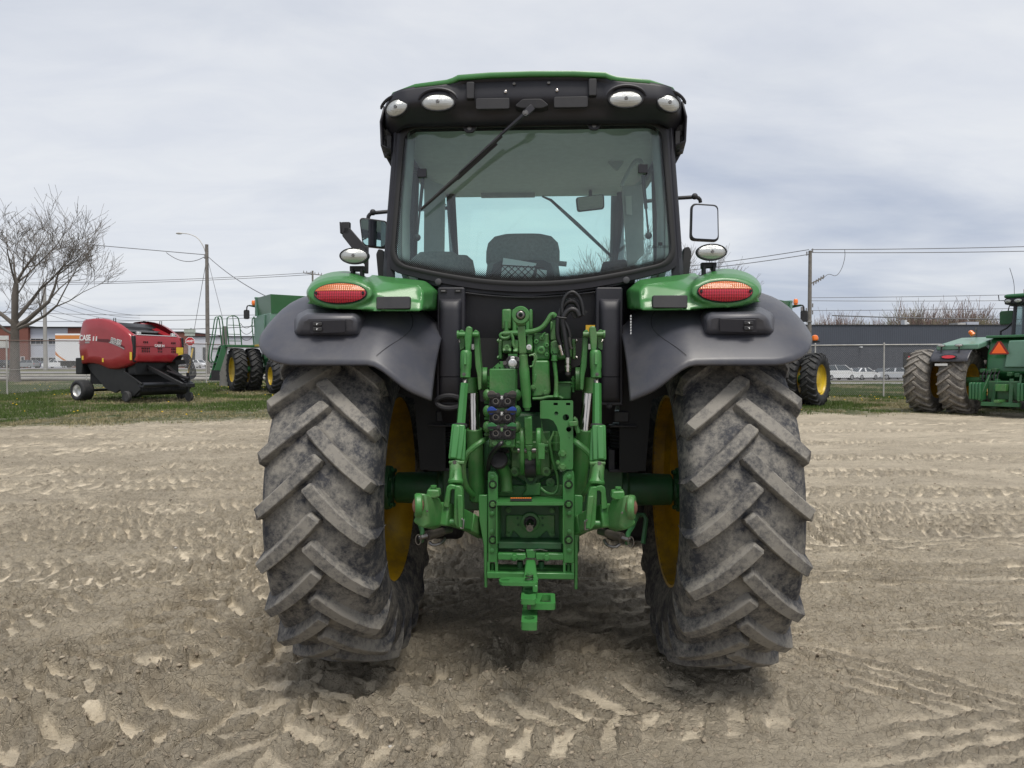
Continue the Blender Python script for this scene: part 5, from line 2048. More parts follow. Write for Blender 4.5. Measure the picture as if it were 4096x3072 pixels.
for x0, x1, y0, y1 in ((350, 464, 570, 740), (482, 550, 570, 745), (665, 735, 500, 745)):
    v = MB()
    v.prism([KA(x0, y0, -.42), KA(x1, y0, -.42), KA(x1, y1, -.42), KA(x0, y1, -.42)], (0, .14, 0))
    v.prism([KA(x0, (y0 + y1) / 2 + 20, -.435), KA(x1, (y0 + y1) / 2 + 20, -.435), KA(x1, y1 - 20, -.45), KA(x0, y1 - 20, -.45)], (0, .05, 0))
    v.build('valve_section', G, vs_, bevel=.005)
for x, m in ((408, G), (690, M_ALU)):
    MB().rev(KA(x, 665, -.452), BACK, [(0, .013), (.004, .013), (.005, .005), (.002, .004)], seg=16).build('relief_plug', m, vs_)
bx_ = MB()
bx_.prism([KA(300, 570, -.40), KA(345, 570, -.40), KA(345, 820, -.40), KA(300, 820, -.40)], (0, .1, 0))
bx_.build('end_plate', G, vs_, bevel=.004)
for y in (585, 800):
    bolt(KA(305, y, -.40), (-1, 0, 0), .009, vs_, G)
    bolt(KA(1285, y, -.40), (1, 0, 0), .009, vs_, M_STEEL)
# cast pump flange right of the top link
pf_ = MB()
pf_.prism(round_poly([KA(x, y, -.41) for x, y in ((745, 490), (945, 485), (950, 830), (745, 830))], .01), (0, .12, 0))
pf_.build('pump_flange', G, vs_, bevel=.008)
for x, y, r in ((845, 705, .020), (916, 640, .011), (915, 762, .010), (855, 545, .013), (782, 595, .012)):
    MB().rev(KA(x, y, -.412), BACK, [(0, r), (.010, r), (.012, r * .8), (.012, r * .45), (.006, r * .4), (.006, 0)], seg=20).build('port_plug', G, vs_)
MB().tube([KA(x, y, -.43) for x, y in ((855, 545), (870, 500), (900, 480))], .004, 6).build('lanyard', G, vs_)
lp = MB()
lp.prism(round_poly([KA(x, y, -.44) for x, y in ((728, 835), (945, 833), (968, 1240), (940, 1285), (728, 1310))], .012), (0, .10, 0))
lp.build('pump_housing', G, vs_, bevel=.008)
for x, y in ((748, 1180), (897, 1243)):
    bolt(KA(x, y, -.442), BACK, .011, vs_, G)
rv = MB()
rv.prism(round_poly([KA(x, y, -.42) for x, y in ((962, 315), (1040, 315), (1040, 575), (965, 580))], .006), (0, .1, 0))
rv.prism([KA(962, 330, -.43), KA(1000, 350, -.43), KA(985, 440, -.43), KA(962, 465, -.43)], (0, .03, 0))
rv.build('control_valve', G, vs_, bevel=.005)
rv = MB()
rv.prism(round_poly([KA(x, y, -.43) for x, y in ((965, 600), (1010, 575), (1230, 590), (1240, 800), (1090, 830), (965, 760))], .012), (0, .14, 0))
rv.build('valve_casting', G, vs_, bevel=.008)
bolt(KA(1030, 712, -.435), BACK, .017, vs_, G)
rv = MB()
rv.prism([KA(1245, 565, -.40), KA(1285, 565, -.40), KA(1285, 820, -.40), KA(1245, 820, -.40)], (0, .1, 0))
rv.build('end_plate', G, vs_, bevel=.004)
pp = MB()
pp.rev(KA(1012, 770, -.47), (0, 0, -1), [(0, .012), (.006, .0135), (.018, .0135), (.019, .0155), (.026, .0155), (.028, .010)], seg=10)
pp.tube([KA(x, y, -.47) for x, y in ((1012, 850), (1025, 960), (1038, 1080), (1035, 1260), (1035, 1300))], [.010, .0095, .0095, .011, .017], 10, smooth=1)
pp.tube([KA(x, y, -.46) for x, y in ((735, 1325), (850, 1322), (930, 1300), (1000, 1300), (1080, 1300), (1120, 1320))], .0075, 8, smooth=1)
pp.build('steel_pipe', G, vs_)
bx2 = MB()
bx2.prism([KA(1058, 1105, -.36), KA(1235, 1105, -.36), KA(1225, 1330, -.36), KA(1060, 1330, -.36)], (0, .1, 0))
bx2.prism([KA(1058, 1108, -.37), KA(1245, 1108, -.37), KA(1245, 1130, -.37), KA(1058, 1130, -.37)], (0, .03, 0))
bx2.build('bracket_box', M_GREEN2, vs_, bevel=.004)
for K, x in ((KA, 1255), (KA, 165)):
    st_ = MB()
    st_.cyl(K(x, 1035, -.40), K(x, 1240, -.40), .006, seg=10)
    for y in (1060, 1110, 1150):
        st_.rev(K(x, y, -.40), (0, 0, -1), [(0, .012), (.010, .012)], seg=6)
    st_.build('threaded_stud', G, vs_)
# black hoses and their steel ends
hs_ = group('hydraulic_hose_loop')
HP = [(.0135, ((1100, 640), (1065, 560), (1055, 380), (1085, 230), (1140, 110), (1220, 70), (1290, 90), (1330, 160), (1345, 250)), -.47),
      (.0125, ((1190, 800), (1175, 700), (1140, 480), (1110, 330), (1160, 220), (1230, 175), (1300, 200), (1330, 270)), -.50),
      (.0085, ((1215, 540), (1200, 450), (1150, 350), (1105, 200), (1120, 80), (1170, -10), (1250, -50), (1330, 20), (1370, 120), (1385, 260)), -.49)]
for r, pts, ly in HP:
    MB().tube([KA(x, y, ly) for x, y in pts], r, 12, smooth=3).build('hose', M_HOSE, hs_)
MB().rev(KA(1085, 640, -.47), KA(1130, 790, -.47) - KA(1085, 640, -.47), [(0, .0145), (.022, .0145), (.023, .011), (.03, .011), (.031, .013), (.048, .013)], seg=14).build('hose_end', M_CHROME, hs_)
MB().rev(KA(1188, 800, -.50), (0.0, 0, -1), [(0, .0145), (.027, .0145), (.028, .011), (.034, .011), (.035, .0165), (.045, .0165), (.046, .013), (.062, .013), (.0625, .0110), (.072, .0110), (.082, .004)], seg=14).build('quick_coupler', M_CHROME, hs_)
MB().rev(KA(1188, 985, -.50), (0, 0, -1), [(0, .0125), (.012, .0125), (.022, .004)], seg=14).build('dust_cap', M_CAPK, hs_)
MB().tube([KA(x, y, -.49) for x, y in ((1205, 540), (1210, 640), (1235, 690))], .009, 8).build('hose_end', M_STEEL, hs_)
MB().tube([KA(1045, 280, -.52), KA(1105, 290, -.525), KA(1165, 295, -.52)], .004, 6).build('cable_tie', M_RUB, hs_)
bd = MB()
bd.add([KA(x, y, -.45) for x, y in ((1225, 240), (1260, 300), (1350, 285), (1440, 220), (1420, 200), (1330, 180))], [(0, 1, 2, 3, 4, 5)])
bd.build('hose_cover', M_RUB, hs_, smooth=0, solid=.02)

# perforated bracket at the right
o2 = flat(((848, 10), (870, 4), (1240, 4), (1252, 20), (1252, 860), (1240, 884), (1105, 884), (1088, 865), (1082, 480), (1045, 340), (1000, 265), (935, 238), (848, 236)), KB, -.54)
hl_ = [flat(((1002, 35), (1056, 35), (1056, 66), (1002, 66)), KB, -.54), flat(((1162, 35), (1216, 35), (1216, 66), (1162, 66)), KB, -.54)]
for x, y, r in ((1038, 171, .0092), (1160, 222, .0150), (1196, 372, .0120), (1201, 481, .0022), (1202, 775, .0022)):
    a = flat(((x, y),), KB, -.54)[0]
    hl_.append(circ(a[0], a[1], r, 20))
bp_ = plate('perforated_bracket', o2, hl_, (0, -.54, 0), (1, 0, 0), (0, 0, 1), .008, M_GREEN, TR)
sf = MB()
sf.prism([KB(848, 10, -.54), KB(848, 236, -.54), KB(848, 236, -.36), KB(848, 10, -.36)], (-.006, 0, 0))
sf.prism([KB(845, 236, -.40), KB(875, 440, -.40), KB(950, 590, -.40), KB(960, 640, -.40), KB(850, 560, -.40)], (0, .01, 0))
sf.build('bracket_web', G, bp_, smooth=0)
for x, y in ((1120, 682), (1120, 850), (1060, 796)):
    bolt(KB(x, y, -.545), BACK, .015 if x > 1100 else .008, bp_, G, .012)
sn = MB()
sn.rev(KB(1040, 400, -.44), (0, 0, -1), [(0, .010), (.02, .010), (.021, .018), (.05, .018), (.052, .021), (.062, .021), (.063, .019), (.09, .019)], seg=14)
sn.build('sensor_body', G, TR)
sn = MB()
sn.prism(round_poly([KB(x, y, -.405) for x, y in ((965, 545), (1090, 555), (1090, 890), (970, 890))], .01), (0, .04, 0))
sn.build('sensor_pad', G, TR, bevel=.004)
for x, y in ((1046, 600), (1046, 686)):
    MB().rev(KB(x, y, -.407), BACK, [(0, .017), (.012, .017), (.013, .011), (.008, .010), (.008, .004), (.012, .004)], seg=16).build('cap_bolt', G, TR)
MB().tube([KB(x, y, ly) for x, y, ly in ((1010, 400, -.42), (985, 470, -.43), (945, 540, -.44), (970, 660, -.45), (990, 780, -.46), (1040, 920, -.45), (1065, 1050, -.45), (1050, 1160, -.45), (990, 1205, -.45), (900, 1180, -.43), (840, 1120, -.42))], .0065, 8, smooth=2).build('sensor_cable', G, TR)
cl = MB()
cl.tube([KB(x, y, -.53) for x, y in ((1255, 232), (1290, 260), (1290, 340), (1320, 420))], .0105, 8, smooth=1)
cl.build('return_pipe', G, TR)
MB().bar(KB(1200, 305, -.555), KB(1310, 300, -.555), .02, .022).build('pipe_clamp', G, TR, bevel=.003)
# oil filler neck and black cap at the left
fl = group('oil_filler')
f = MB()
f.tube([KB(400, 1150, -.44), KB(392, 1000, -.44), KB(375, 910, -.45), KB(330, 810, -.475)], [.030, .030, .030, .027], 16, smooth=1)
f.build('filler_neck', G, fl)
d0 = KB(325, 800, -.48)
d1 = KB(290, 740, -.52)
MB().rev(d0, d1 - d0, [(0, .024), (.012, .041), (.028, .043), (.034, .040), (.037, .02)], seg=28).build('filler_cap', M_CAPK, fl, smooth=50)
MB().prism([KB(320, 1140, -.45), KB(480, 1140, -.45), KB(480, 1190, -.45), KB(320, 1190, -.45)], (0, .06, 0)).build('filler_flange', G, fl, bevel=.005)
MB().tube([KB(x, y, -.46) for x, y in ((250, 635), (330, 640), (400, 655), (430, 640))], .012, 8).build('black_pipe', M_HOSE, fl)
bolt(KB(413, 790, -.38), BACK, .013, fl, G)

# side frame bars with bolts
for s, cols, K in ((-1, (832, 905), K3), (1, (1385, 1470), K3)):
    x0, x1 = cols
    fbar = MB()
    top = 160 if s < 0 else 152
    if s < 0:
        pts = ((x0, 830), (x0, 170), (x0 + 6, top), (x0 + 52, top), (x1, 195), (x1, 830))
    else:
        pts = ((x0, 835), (x0, 190), (x0 + 30, top), (x1 - 8, top), (x1, 185), (x1, 835))
    fbar.prism([K3(x, y, -.535) for x, y in pts], (0, .035, 0))
    fb = fbar.build('hitch_frame_bar', M_GREEN, TR, bevel=.004)
    cx = (x0 + x1) / 2
    for y, big in ((198, 0), (255, 1), (400, 1), (468, 0), (603, 0), (663, 1), (742, 0)):
        p = K3(cx + (0 if big else -5 * s * -1), y, -.537)
        if big:
            MB().rev(p, BACK, [(0, .0195), (.002, .0195), (.0022, .0150), (.0, .0150)], seg=22, cap=False).build('bolt_gap', M_DARK, fb)
            bolt(p, BACK, .0125, fb, G, .013, False)
        else:
            MB().rev(p, BACK, [(0, .0115), (.003, .0115), (.004, .010), (.004, 0)], seg=20).build('plug', M_GREEN, fb)
    sp_ = MB()
    if s < 0:
        pts = ((762, 340), (770, 332), (828, 332), (828, 1015), (806, 1015), (800, 700), (768, 520))
    else:
        pts = ((1470, 332), (1525, 335), (1533, 345), (1528, 520), (1497, 690), (1494, 1030), (1470, 1030))
    sp_.prism([K3(x, y, -.520) for x, y in pts], (0, .022, 0))
    sp_.build('sway_plate', M_GREEN, TR, bevel=.004)
# PTO guard: roof, side cheeks, back plate
pt = group('pto_guard')
r_ = MB()
r_.add([K3(905, 345, -.40), K3(1385, 345, -.40), K3(1390, 388, -.60), K3(897, 388, -.60)], [(0, 1, 2, 3)])
a, b = K3(897, 388, -.60), K3(1390, 388, -.60)
r_.add([a, b, b + Vector((0, 0, -.012)), a + Vector((0, 0, -.012))], [(0, 1, 2, 3)])
r_.build('guard_roof', M_GREEN, pt, smooth=0, solid=.006)
ws = MB()
ws.prism([K3(997, 358, -.56), K3(1157, 358, -.56), K3(1157, 375, -.594), K3(997, 375, -.594)], (0, 0, .004))
ws.build('warning_label', mat('warning_black', (.02, .02, .02), .5), pt, smooth=0)
ws = MB()
for k in range(12):
    x = 1000 + k * 13
    ws.add([K3(x, 359, -.561) + Vector((0, 0, .0055)), K3(x + 9, 359, -.561) + Vector((0, 0, .0055)), K3(x + 9, 366, -.575) + Vector((0, 0, .0055)), K3(x, 366, -.575) + Vector((0, 0, .0055))], [(0, 1, 2, 3)])
ws.build('warning_stripe', mat('warning_orange', (.75, .20, .03), .5), pt, smooth=0)
for x0, x1, xx in ((897, 917, 1), (1372, 1390, -1)):
    c_ = MB()
    c_.add([K3(x0 if xx > 0 else x1, 390, -.60), K3(x0 if xx > 0 else x1, 690, -.58), K3(x0 + 30 * xx if xx > 0 else x1 - 30, 690, -.43), K3(x0 + 30 if xx > 0 else x1 - 30, 385, -.43)], [(0, 1, 2, 3)])
    c_.build('guard_cheek', M_GREEN, pt, smooth=0, solid=.006)
bk = MB()
bk.prism([K3(x, y, -.42) for x, y in ((915, 380), (1375, 380), (1375, 720), (915, 720))], (0, .04, 0))
bk.build('pto_plate', M_GREEN_D, pt, bevel=.004)
bk = MB()
bk.prism(round_poly([K3(x, y, -.428) for x, y in ((965, 480), (1325, 480), (1325, 640), (1285, 640), (1270, 590), (1200, 655), (1080, 655), (1020, 590), (1005, 640), (965, 640))], .012), (0, .02, 0))
bk.build('pto_cover', G, pt, bevel=.004)
ctr = K3(1145, 530, -.43)
MB().rev(ctr, BACK, [(0, .046), (.010, .046), (.012, .043), (.012, .031), (.006, .030)], seg=36, cap=False).build('pto_ring', G, pt)
MB().rev(ctr, BACK, [(.004, .030), (.016, .030), (.018, .026), (.010, .025), (.010, .016), (.010, 0)], seg=30).build('pto_seal', M_CAPK, pt)
sh_ = MB()
sh_.rev(ctr + Vector((0, .0, 0)), (0, -1, -.02), [(0, .0175), (.12, .0175), (.125, .016), (.125, .0075), (.118, .007), (.118, 0)], seg=20)
for k in range(6):
    an = k * math.pi / 3
    sh_.box(-.003, .003, -.12, -.03, .016, .0192, Matrix.Translation(ctr) @ Matrix.Rotation(an, 4, 'Y'))
sh_.build('pto_shaft', M_STEEL, pt, smooth=40)
for x, y in ((984, 442), (1307, 445), (985, 620), (1305, 622)):
    bolt(K3(x, y, -.43), BACK, .010, pt, G)
for x, y in ((1052, 503), (1236, 503), (1056, 552), (1238, 556)):
    MB().rev(K3(x, y, -.437), BACK, [(0, .005), (.004, .005), (.004, .003), (.001, .003)], seg=12).build('pin_hole', M_GREEN_D, pt)
lb = MB()
lb.box(K3(915, 690, -.45).x, K3(1375, 690, -.45).x, -.52, -.40, K3(1000, 722, -.5).z, K3(1000, 672, -.5).z)
lb.build('guard_sill', M_GREEN_D, pt, bevel=.004)
# drawbar carrier
dc = group('drawbar_carrier')
for x0, x1 in ((906, 1110), (1186, 1390)):
    MB().prism([K3(x0, 762, -.55), K3(x1, 766, -.55), K3(x1 + (0 if x1 > 1200 else 4), 800, -.55), K3(x1 - 12 if x1 < 1200 else x1, 814, -.55), K3(x0, 812, -.55)], (0, .03, 0)).build('cross_bar', M_GREEN, dc, bevel=.004)
for x in (1028, 1266):
    bolt(K3(x, 790, -.552), BACK, .0135, dc, M_GREEN, .012)
MB().box(K3(830, 900, -.50).x, K3(1466, 900, -.50).x, -.545, -.40, K3(1000, 948, -.54).z, K3(1000, 902, -.54).z).build('lower_beam', M_GREEN, dc, bevel=.004)
ub = MB()
ub.box(K3(905, 760, -.46).x, K3(1390, 760, -.46).x, -.46, -.36, K3(1000, 765, -.46).z, K3(1000, 725, -.46).z)
ub.build('upper_beam', M_GREEN_D, dc, bevel=.004)
for x0, x1 in ((830, 848), (888, 908), (1386, 1404), (1448, 1466)):
    MB().box(K3(x0, 830, -.52).x, K3(x1, 830, -.52).x, -.535, -.50, K3(1000, 900, -.53).z, K3(1000, 826, -.53).z).build('beam_strap', M_GREEN, dc)
for x in (866, 1428):
    MB().cyl(K3(x, 835, -.50), K3(x, 895, -.50), .010, seg=12).build('beam_bolt', G, dc)
for x0, x1 in ((1044, 1096), (1202, 1250)):
    p = K3((x0 + x1) / 2, 820, -.46)
    MB().cyl(p, p + Vector((0, 0, -.045)), .0145, seg=14).build('stop_pin', M_GREEN_D, dc)
MB().tube([K3(1020, 742, -.53), K3(1060, 735, -.54), K3(1100, 742, -.53)], .003, 5).tube([K3(1170, 740, -.53), K3(1220, 732, -.54), K3(1270, 745, -.53)], .003, 5).build('cotter_pin', M_STEEL, dc)
MB().prism([K3(1113, 735, -.53), K3(1190, 735, -.53), K3(1184, 800, -.53), K3(1118, 800, -.53)], (0, .06, 0)).build('drawbar_pivot', M_GREEN, dc, bevel=.004)
# drawbar
db = group('drawbar')
d = MB()
zz = K3(1145, 1000, -.80).z
d.add([K3(1112, 806, -.52), K3(1184, 806, -.52), K3(1200, 965, -.76), K3(1092, 965, -.76)], [(0, 1, 2, 3)])
A = [K3(1112, 806, -.52), K3(1184, 806, -.52), K3(1200, 965, -.76), K3(1092, 965, -.76)]
d = MB()
d.add(A + [p + Vector((0, 0, -.045)) for p in A], [(0, 1, 2, 3), (7, 6, 5, 4), (0, 4, 5, 1), (1, 5, 6, 2), (2, 6, 7, 3), (3, 7, 4, 0)])
B0 = K3(1085, 1012, -.80)
d.build('bar', M_GREEN, db, bevel=.006)


def slab(name, x0, x1, ytop_back, ytop_front, ybot_front, lyf, lyb, parent, hole=None, m=None):
    """horizontal block whose top and front faces the camera sees; drilled right through"""
    zf = K3(x0, ytop_front, lyf).z
    zb_ = K3(x0, ybot_front, lyf).z
    xa, xb = K3(x0, ytop_front, lyf).x, K3(x1, ytop_front, lyf).x
    hs = []
    if hole:
        hs = [circ((xa + xb) / 2 + hole[0], (lyf + lyb) / 2 + hole[1], hole[2], 18)]
    r = .008
    out = [(xa + r, lyf), (xb - r, lyf), (xb, lyf + r), (xb, lyb), (xa, lyb), (xa, lyf + r)]
    return plate(name, out, hs, (0, 0, (zf + zb_) / 2), (1, 0, 0), (0, 1, 0), zf - zb_, m or M_GREEN, parent)


slab('hammer_strap', 1075, 1186, 1034, 1102, 1140, -.875, -.70, db, (0, .0, .020))
slab('clevis_jaw', 1078, 1195, 1192, 1272, 1330, -.935, -.62, db, (0, -.10, .022))
zs = K3(1140, 1160, -.84).z
MB().cyl((K3(1140, 1160, -.84).x, -.80, K3(1140, 1195, -.84).z), (K3(1140, 1160, -.84).x, -.80, K3(1140, 1130, -.84).z), .012, seg=12).build('clevis_bolt', M_STEEL, db)
MB().box(K3(1090, 1150, -.8).x, K3(1180, 1150, -.8).x, -.76, -.60, K3(1100, 1190, -.8).z, K3(1100, 1030, -.8).z).build('clevis_spacer', M_GREEN, db, bevel=.004)
# locking plate with an eye to the left
zf = K3(1000, 990, -.80).z
e0 = K3(908, 990, -.80).x
e1 = K3(1200, 990, -.80).x
xc = K3(958, 975, -.77).x
plate('lock_plate', [(e0 + .02, -.80), (e1 - .012, -.80), (e1, -.79), (e1, -.72), (e0 + .03, -.72), (e0 + .008, -.735), (e0, -.76), (e0 + .006, -.785)],
      [[(xc + .021 * math.cos(t), -.760 + .012 * math.sin(t)) for t in np.linspace(0, 2 * math.pi, 17)[:-1]]], (0, 0, zf), (1, 0, 0), (0, 1, 0), .014, M_GREEN, db)
MB().box(e1 - .022, e1, -.80, -.74, zf - .035, zf - .004).build('lock_plate_lip', M_GREEN, db, bevel=.004)
pb_ = K3(1137, 965, -.77)
pn = MB()
pn.rev(pb_, (0, 0, 1), [(-.005, .019), (.002, .019), (.003, .014), (.014, .014), (.015, .0115), (.030, .0115)], seg=16)
pn.rev(pb_ + Vector((0, 0, .026)), (0, 0, 1), [(0, .0145), (.010, .0145), (.012, .012)], seg=6)
pn.build('drawbar_bolt', M_GREEN, db)
MB().tube([pb_ + Vector((.0165 * math.cos(a), .0165 * math.sin(a), .004 + .0018 * a)) for a in np.linspace(0, 4 * math.pi, 33)], .0025, 5).build('spring', M_STEEL, db)
# side loop
lo = K3(1195, 1110, -.80)
zl = K3(1260, 1150, -.85).z
x0, x1 = K3(1150, 1150, -.85).x, K3(1330, 1150, -.85).x
xi0, xi1 = K3(1215, 1150, -.85).x, K3(1296, 1150, -.85).x
plate('safety_chain_loop', [(x0, -.86), (x1 - .01, -.86), (x1, -.85), (x1, -.73), (x1 - .01, -.72), (x0, -.72)],
      [[(xi0, -.835), (xi1, -.835), (xi1, -.745), (xi0 + .012, -.745)]], (0, 0, zl), (1, 0, 0), (0, 1, 0), .026, M_GREEN, db)


# ---- lift arms, cylinders, rods, lower links, mirrored left and right
def linkage(s):
    def q(x, y, ly, sh=True):
        p = KC(x, y, ly)
        X = -p.x * s if s > 0 else p.x
        if s > 0:
            X -= .045 * max(0, min(1.2, (1.45 - p.z) / .6)) * sh
        return Vector((X, p.y, p.z))

    def k3(x, y, ly):
        p = K3(x, y, ly)
        X = -p.x if s > 0 else p.x
        if s > 0:
            X -= .045 * max(0, min(1.2, (1.45 - p.z) / .6))
        return Vector((X, p.y, p.z))
    L_ = group('lift_linkage')
    # cylinder
    cy = group('lift_cylinder', L_)
    top, mid_, bot = q(545, 600, -.44), q(548, 945, -.46), q(575, 1560, -.40)
    MB().cyl(top, mid_, .0265, seg=22).build('rod', M_CHROME, cy)
    MB().rev(mid_ + (mid_ - bot).normalized() * .012, bot - mid_, [(0, .028), (.0, .036), (.003, .0385), (.35, .0385), (.36, .030)], seg=24, cap=False).build('barrel', M_GREEN2, cy)
    MB().cyl(q(525, 490, -.45), q(525, 620, -.45), .030, seg=16).build('rod_eye', G, cy)
    # lift arm: two plates and hub
    am = group('lift_arm', L_)
    A = MB()
    A.prism(round_poly([q(x, y, -.56) for x, y in ((540, 95), (558, 80), (578, 95), (590, 260), (608, 440), (605, 590), (580, 600), (572, 470), (556, 400), (548, 260))], .006), (0, .09, 0))
    A.build('arm_plate', G, am, bevel=.006)
    A = MB()
    A.prism(round_poly([q(x, y, -.55) for x, y in ((418, 95), (436, 80), (460, 92), (462, 240), (425, 260), (420, 180))], .006), (0, .05, 0))
    A.build('arm_plate', G, am, bevel=.006)
    A = MB()
    A.cyl(q(590, 500, -.42), q(660, 500, -.42), .055, seg=22)
    A.build('rockshaft', G, am)
    A = MB()
    A.cyl(q(405, 125, -.57), q(585, 125, -.57), .0125, seg=12)
    A.cyl(q(402, 125, -.57), q(417, 125, -.57), .019, seg=14)
    A.build('arm_pin', G, am)
    MB().tube([q(418, 170, -.58), q(425, 190, -.59), q(410, 185, -.58)], .004, 5).build('linchpin', M_STEEL, am)
    A = MB()
    A.prism([q(525, 205, -.46), q(548, 205, -.46), q(548, 250, -.46), q(525, 250, -.46)], (0, .01, 0))
    A.build('tag', M_ALU, am)
    # lift rod
    rd = group('lift_rod', L_)
    a = MB()
    a.prism(round_poly([q(x, y, -.615) for x, y in ((474, 75), (482, 57), (505, 52), (526, 62), (530, 90), (512, 270), (470, 270), (462, 150))], .010), (0, .034, 0))
    a.build('top_eye', G, rd, bevel=.006)
    p0, p1 = q(478, 262, -.62), q(470, 512, -.64)
    a = MB()
    a.rev(p0, p1 - p0, [(0, .020), (.006, .0245), (.02, .026), (.075, .026), (.083, .0235), (.122, .0235), (.124, .020)], seg=20)
    a.bar(q(472, 280, -.655), q(470, 380, -.665), .010, .016)
    a.build('upper_sleeve', G, rd, smooth=40)
    bolt(q(460, 462, -.668), BACK, .006, rd, M_STEEL)
    MB().cyl(p1, q(464, 545, -.65), .0125, seg=12).build('thread', M_STEEL, rd)
    p2, p3 = q(461, 540, -.655), q(432, 885, -.70)
    MB().rev(p2, p3 - p2, [(0, .0185), ((p3 - p2).length, .0200)], seg=6).build('hex_rod', M_GREEN, rd, smooth=20)
    MB().cyl(q(430, 885, -.70), q(429, 908, -.703), .030, seg=20).build('collar', M_CAPK, rd)
    a = MB()
    a.bar(q(416, 893, -.725), q(385, 1190, -.76), .058, .040, (0, 1, 0))
    a.bar(q(400, 893, -.745), q(368, 1180, -.785), .030, .012, (0, 1, 0))
    a.bar(q(445, 925, -.72), q(438, 1200, -.75), .034, .03, (0, 1, 0))
    a.build('lower_sleeve', M_GREEN, rd, bevel=.006)
    a = MB()
    a.bar(q(335, 1206, -.765), q(465, 1210, -.765), .045, .012)
    a.rev(q(390, 1205, -.76), q(388, 1400, -.80) - q(390, 1205, -.76), [(0, .028), (.04, .027), (.07, .028), (.09, .034), (.10, .030)], seg=16)
    a.build('neck', G, rd, bevel=.003)
    a = MB()
    a.prism(round_poly([q(x, y, -.79) for x, y in ((366, 1290), (378, 1258), (382, 1300), (372, 1335), (352, 1360), (350, 1320))], .006), (0, -.03, 0))
    a.build('grease_lug', G, rd, bevel=.003)
    bolt(q(382, 1215, -.785), BACK, .008, rd, M_STEEL)
    # clevis: two legs joined by an arch
    for xs_, ex in (((300, 335, 345, 300, 288), 0), ((375, 440, 452, 448, 372), 1)):
        pass
    a = MB()
    a.prism(round_poly([k3(x, y, -.83) for x, y in ((520, 320), (528, 270), (555, 252), (600, 262), (600, 300), (570, 290), (556, 305), (545, 430), (500, 420))], .008), (0, .055, 0))
    a.prism(round_poly([k3(x, y, -.835) for x, y in ((590, 262), (630, 268), (645, 300), (650, 470), (645, 575), (610, 580), (580, 540), (584, 330))], .008), (0, .055, 0))
    a.build('clevis', G, rd, bevel=.006)
    a = MB()
    a.prism([k3(x, y, -.85) for x, y in ((605, 330), (645, 335), (650, 570), (612, 575))], (0, .018, 0))
    a.build('clevis_strap', G, rd, bevel=.004)
    MB().cyl(k3(540, 530, -.80), k3(665, 530, -.80), .014, seg=12).build('clevis_pin', M_GREEN, rd)
    MB().tube([k3(640, 505, -.855), k3(655, 520, -.86), k3(650, 580, -.86), k3(630, 575, -.855)], .004, 5).build('linchpin', M_STEEL, rd)
    # lower link
    ll = group('lower_link', L_)
    a = MB()
    sec = [((790, 590), -.40, .045, .085), ((690, 530), -.55, .045, .085), ((590, 490), -.70, .045, .090), ((500, 470), -.82, .05, .10)]
    pr = None
    for (c, ly, w, h) in sec:
        p = k3(c[0], c[1], ly)
        if pr is not None:
            a.bar(pr[0], p, pr[1], pr[2], (0, 0, 1), w, h)
        pr = (p, w, h)
    a.build('link_bar', G, ll, bevel=.008)
    a = MB()
    f0 = [k3(x, y, -.95) for x, y in ((300, 315), (375, 322), (400, 545), (360, 580), (320, 560), (275, 525), (300, 480))]
    f1 = [k3(x, y, -.80) for x, y in ((380, 330), (480, 355), (505, 420), (500, 560), (440, 590), (400, 580), (380, 450))]
    n = 7
    a.add(f0 + f1, [tuple(range(n)), tuple(reversed(range(n, 2 * n)))] + [(i, (i + 1) % n, (i + 1) % n + n, i + n) for i in range(n)])
    a.build('hook_block', G, ll, bevel=.008)
    a = MB()
    a.prism(round_poly([k3(x, y, -.90) for x, y in ((378, 330), (385, 292), (470, 296), (475, 345), (440, 360), (390, 355))], .006), (0, .06, 0))
    a.build('latch_cover', G, ll, bevel=.006)
    pb2 = k3(432, 290, -.87)
    MB().rev(pb2, (0, 0, 1), [(0, .009), (.008, .009), (.0085, .013), (.016, .013), (.017, .010)], seg=14).build('latch_knob', G, ll)
    a = MB()
    cE = k3(318, 410, -.99)
    a.rev(cE + Vector((s * .014, 0, 0)), (-s * 1, .25, 0), [(0, .028), (.0, .044), (.006, .049), (.022, .049), (.028, .044), (.028, .028)], seg=26, cap=False)
    a.build('claw_ring', G, ll)
    MB().ellipsoid(cE, .024, .026, .036, 16, 10).build('ball_seat', M_RUST, ll)
    bolt(k3(385, 450, -.955), BACK, .005, ll, M_STEEL, .004, False)
    # stabiliser under the link
    sb = group('stabiliser', L_)
    a0, a1 = k3(320, 650, -.78), k3(385, 632, -.76)
    MB().cyl(a0, a1, .010, seg=10).build('turnbuckle_end', M_STEEL, sb)
    MB().cyl(k3(385, 632, -.76), k3(500, 602, -.70), .022, .018, seg=14).build('turnbuckle', mat('grimy_steel', (.12, .105, .09), .5, .6, var=.4, scale=20), sb)
    MB().cyl(k3(500, 602, -.70), k3(560, 590, -.66), .014, seg=10).build('turnbuckle_rod', M_STEEL, sb)
    MB().tube([k3(320, 640, -.79) + Vector((.012 * math.cos(t), 0, .022 * math.sin(t) - .012)) for t in np.linspace(0, 2 * math.pi, 15)], .003, 5).build('pull_ring', M_STEEL, sb)
    MB().tube([k3(400, 680, -.75), k3(430, 705, -.76), k3(490, 690, -.75), k3(515, 650, -.72)], .007, 6, smooth=1).build('handle', M_STEEL, sb)
    br_ = MB()
    br_.tube([k3(310, 470, -.35), k3(335, 560, -.55), k3(350, 600, -.70), k3(345, 670, -.76)], .011, 6)
    br_.build('stabiliser_bracket', M_GREEN_D, sb)
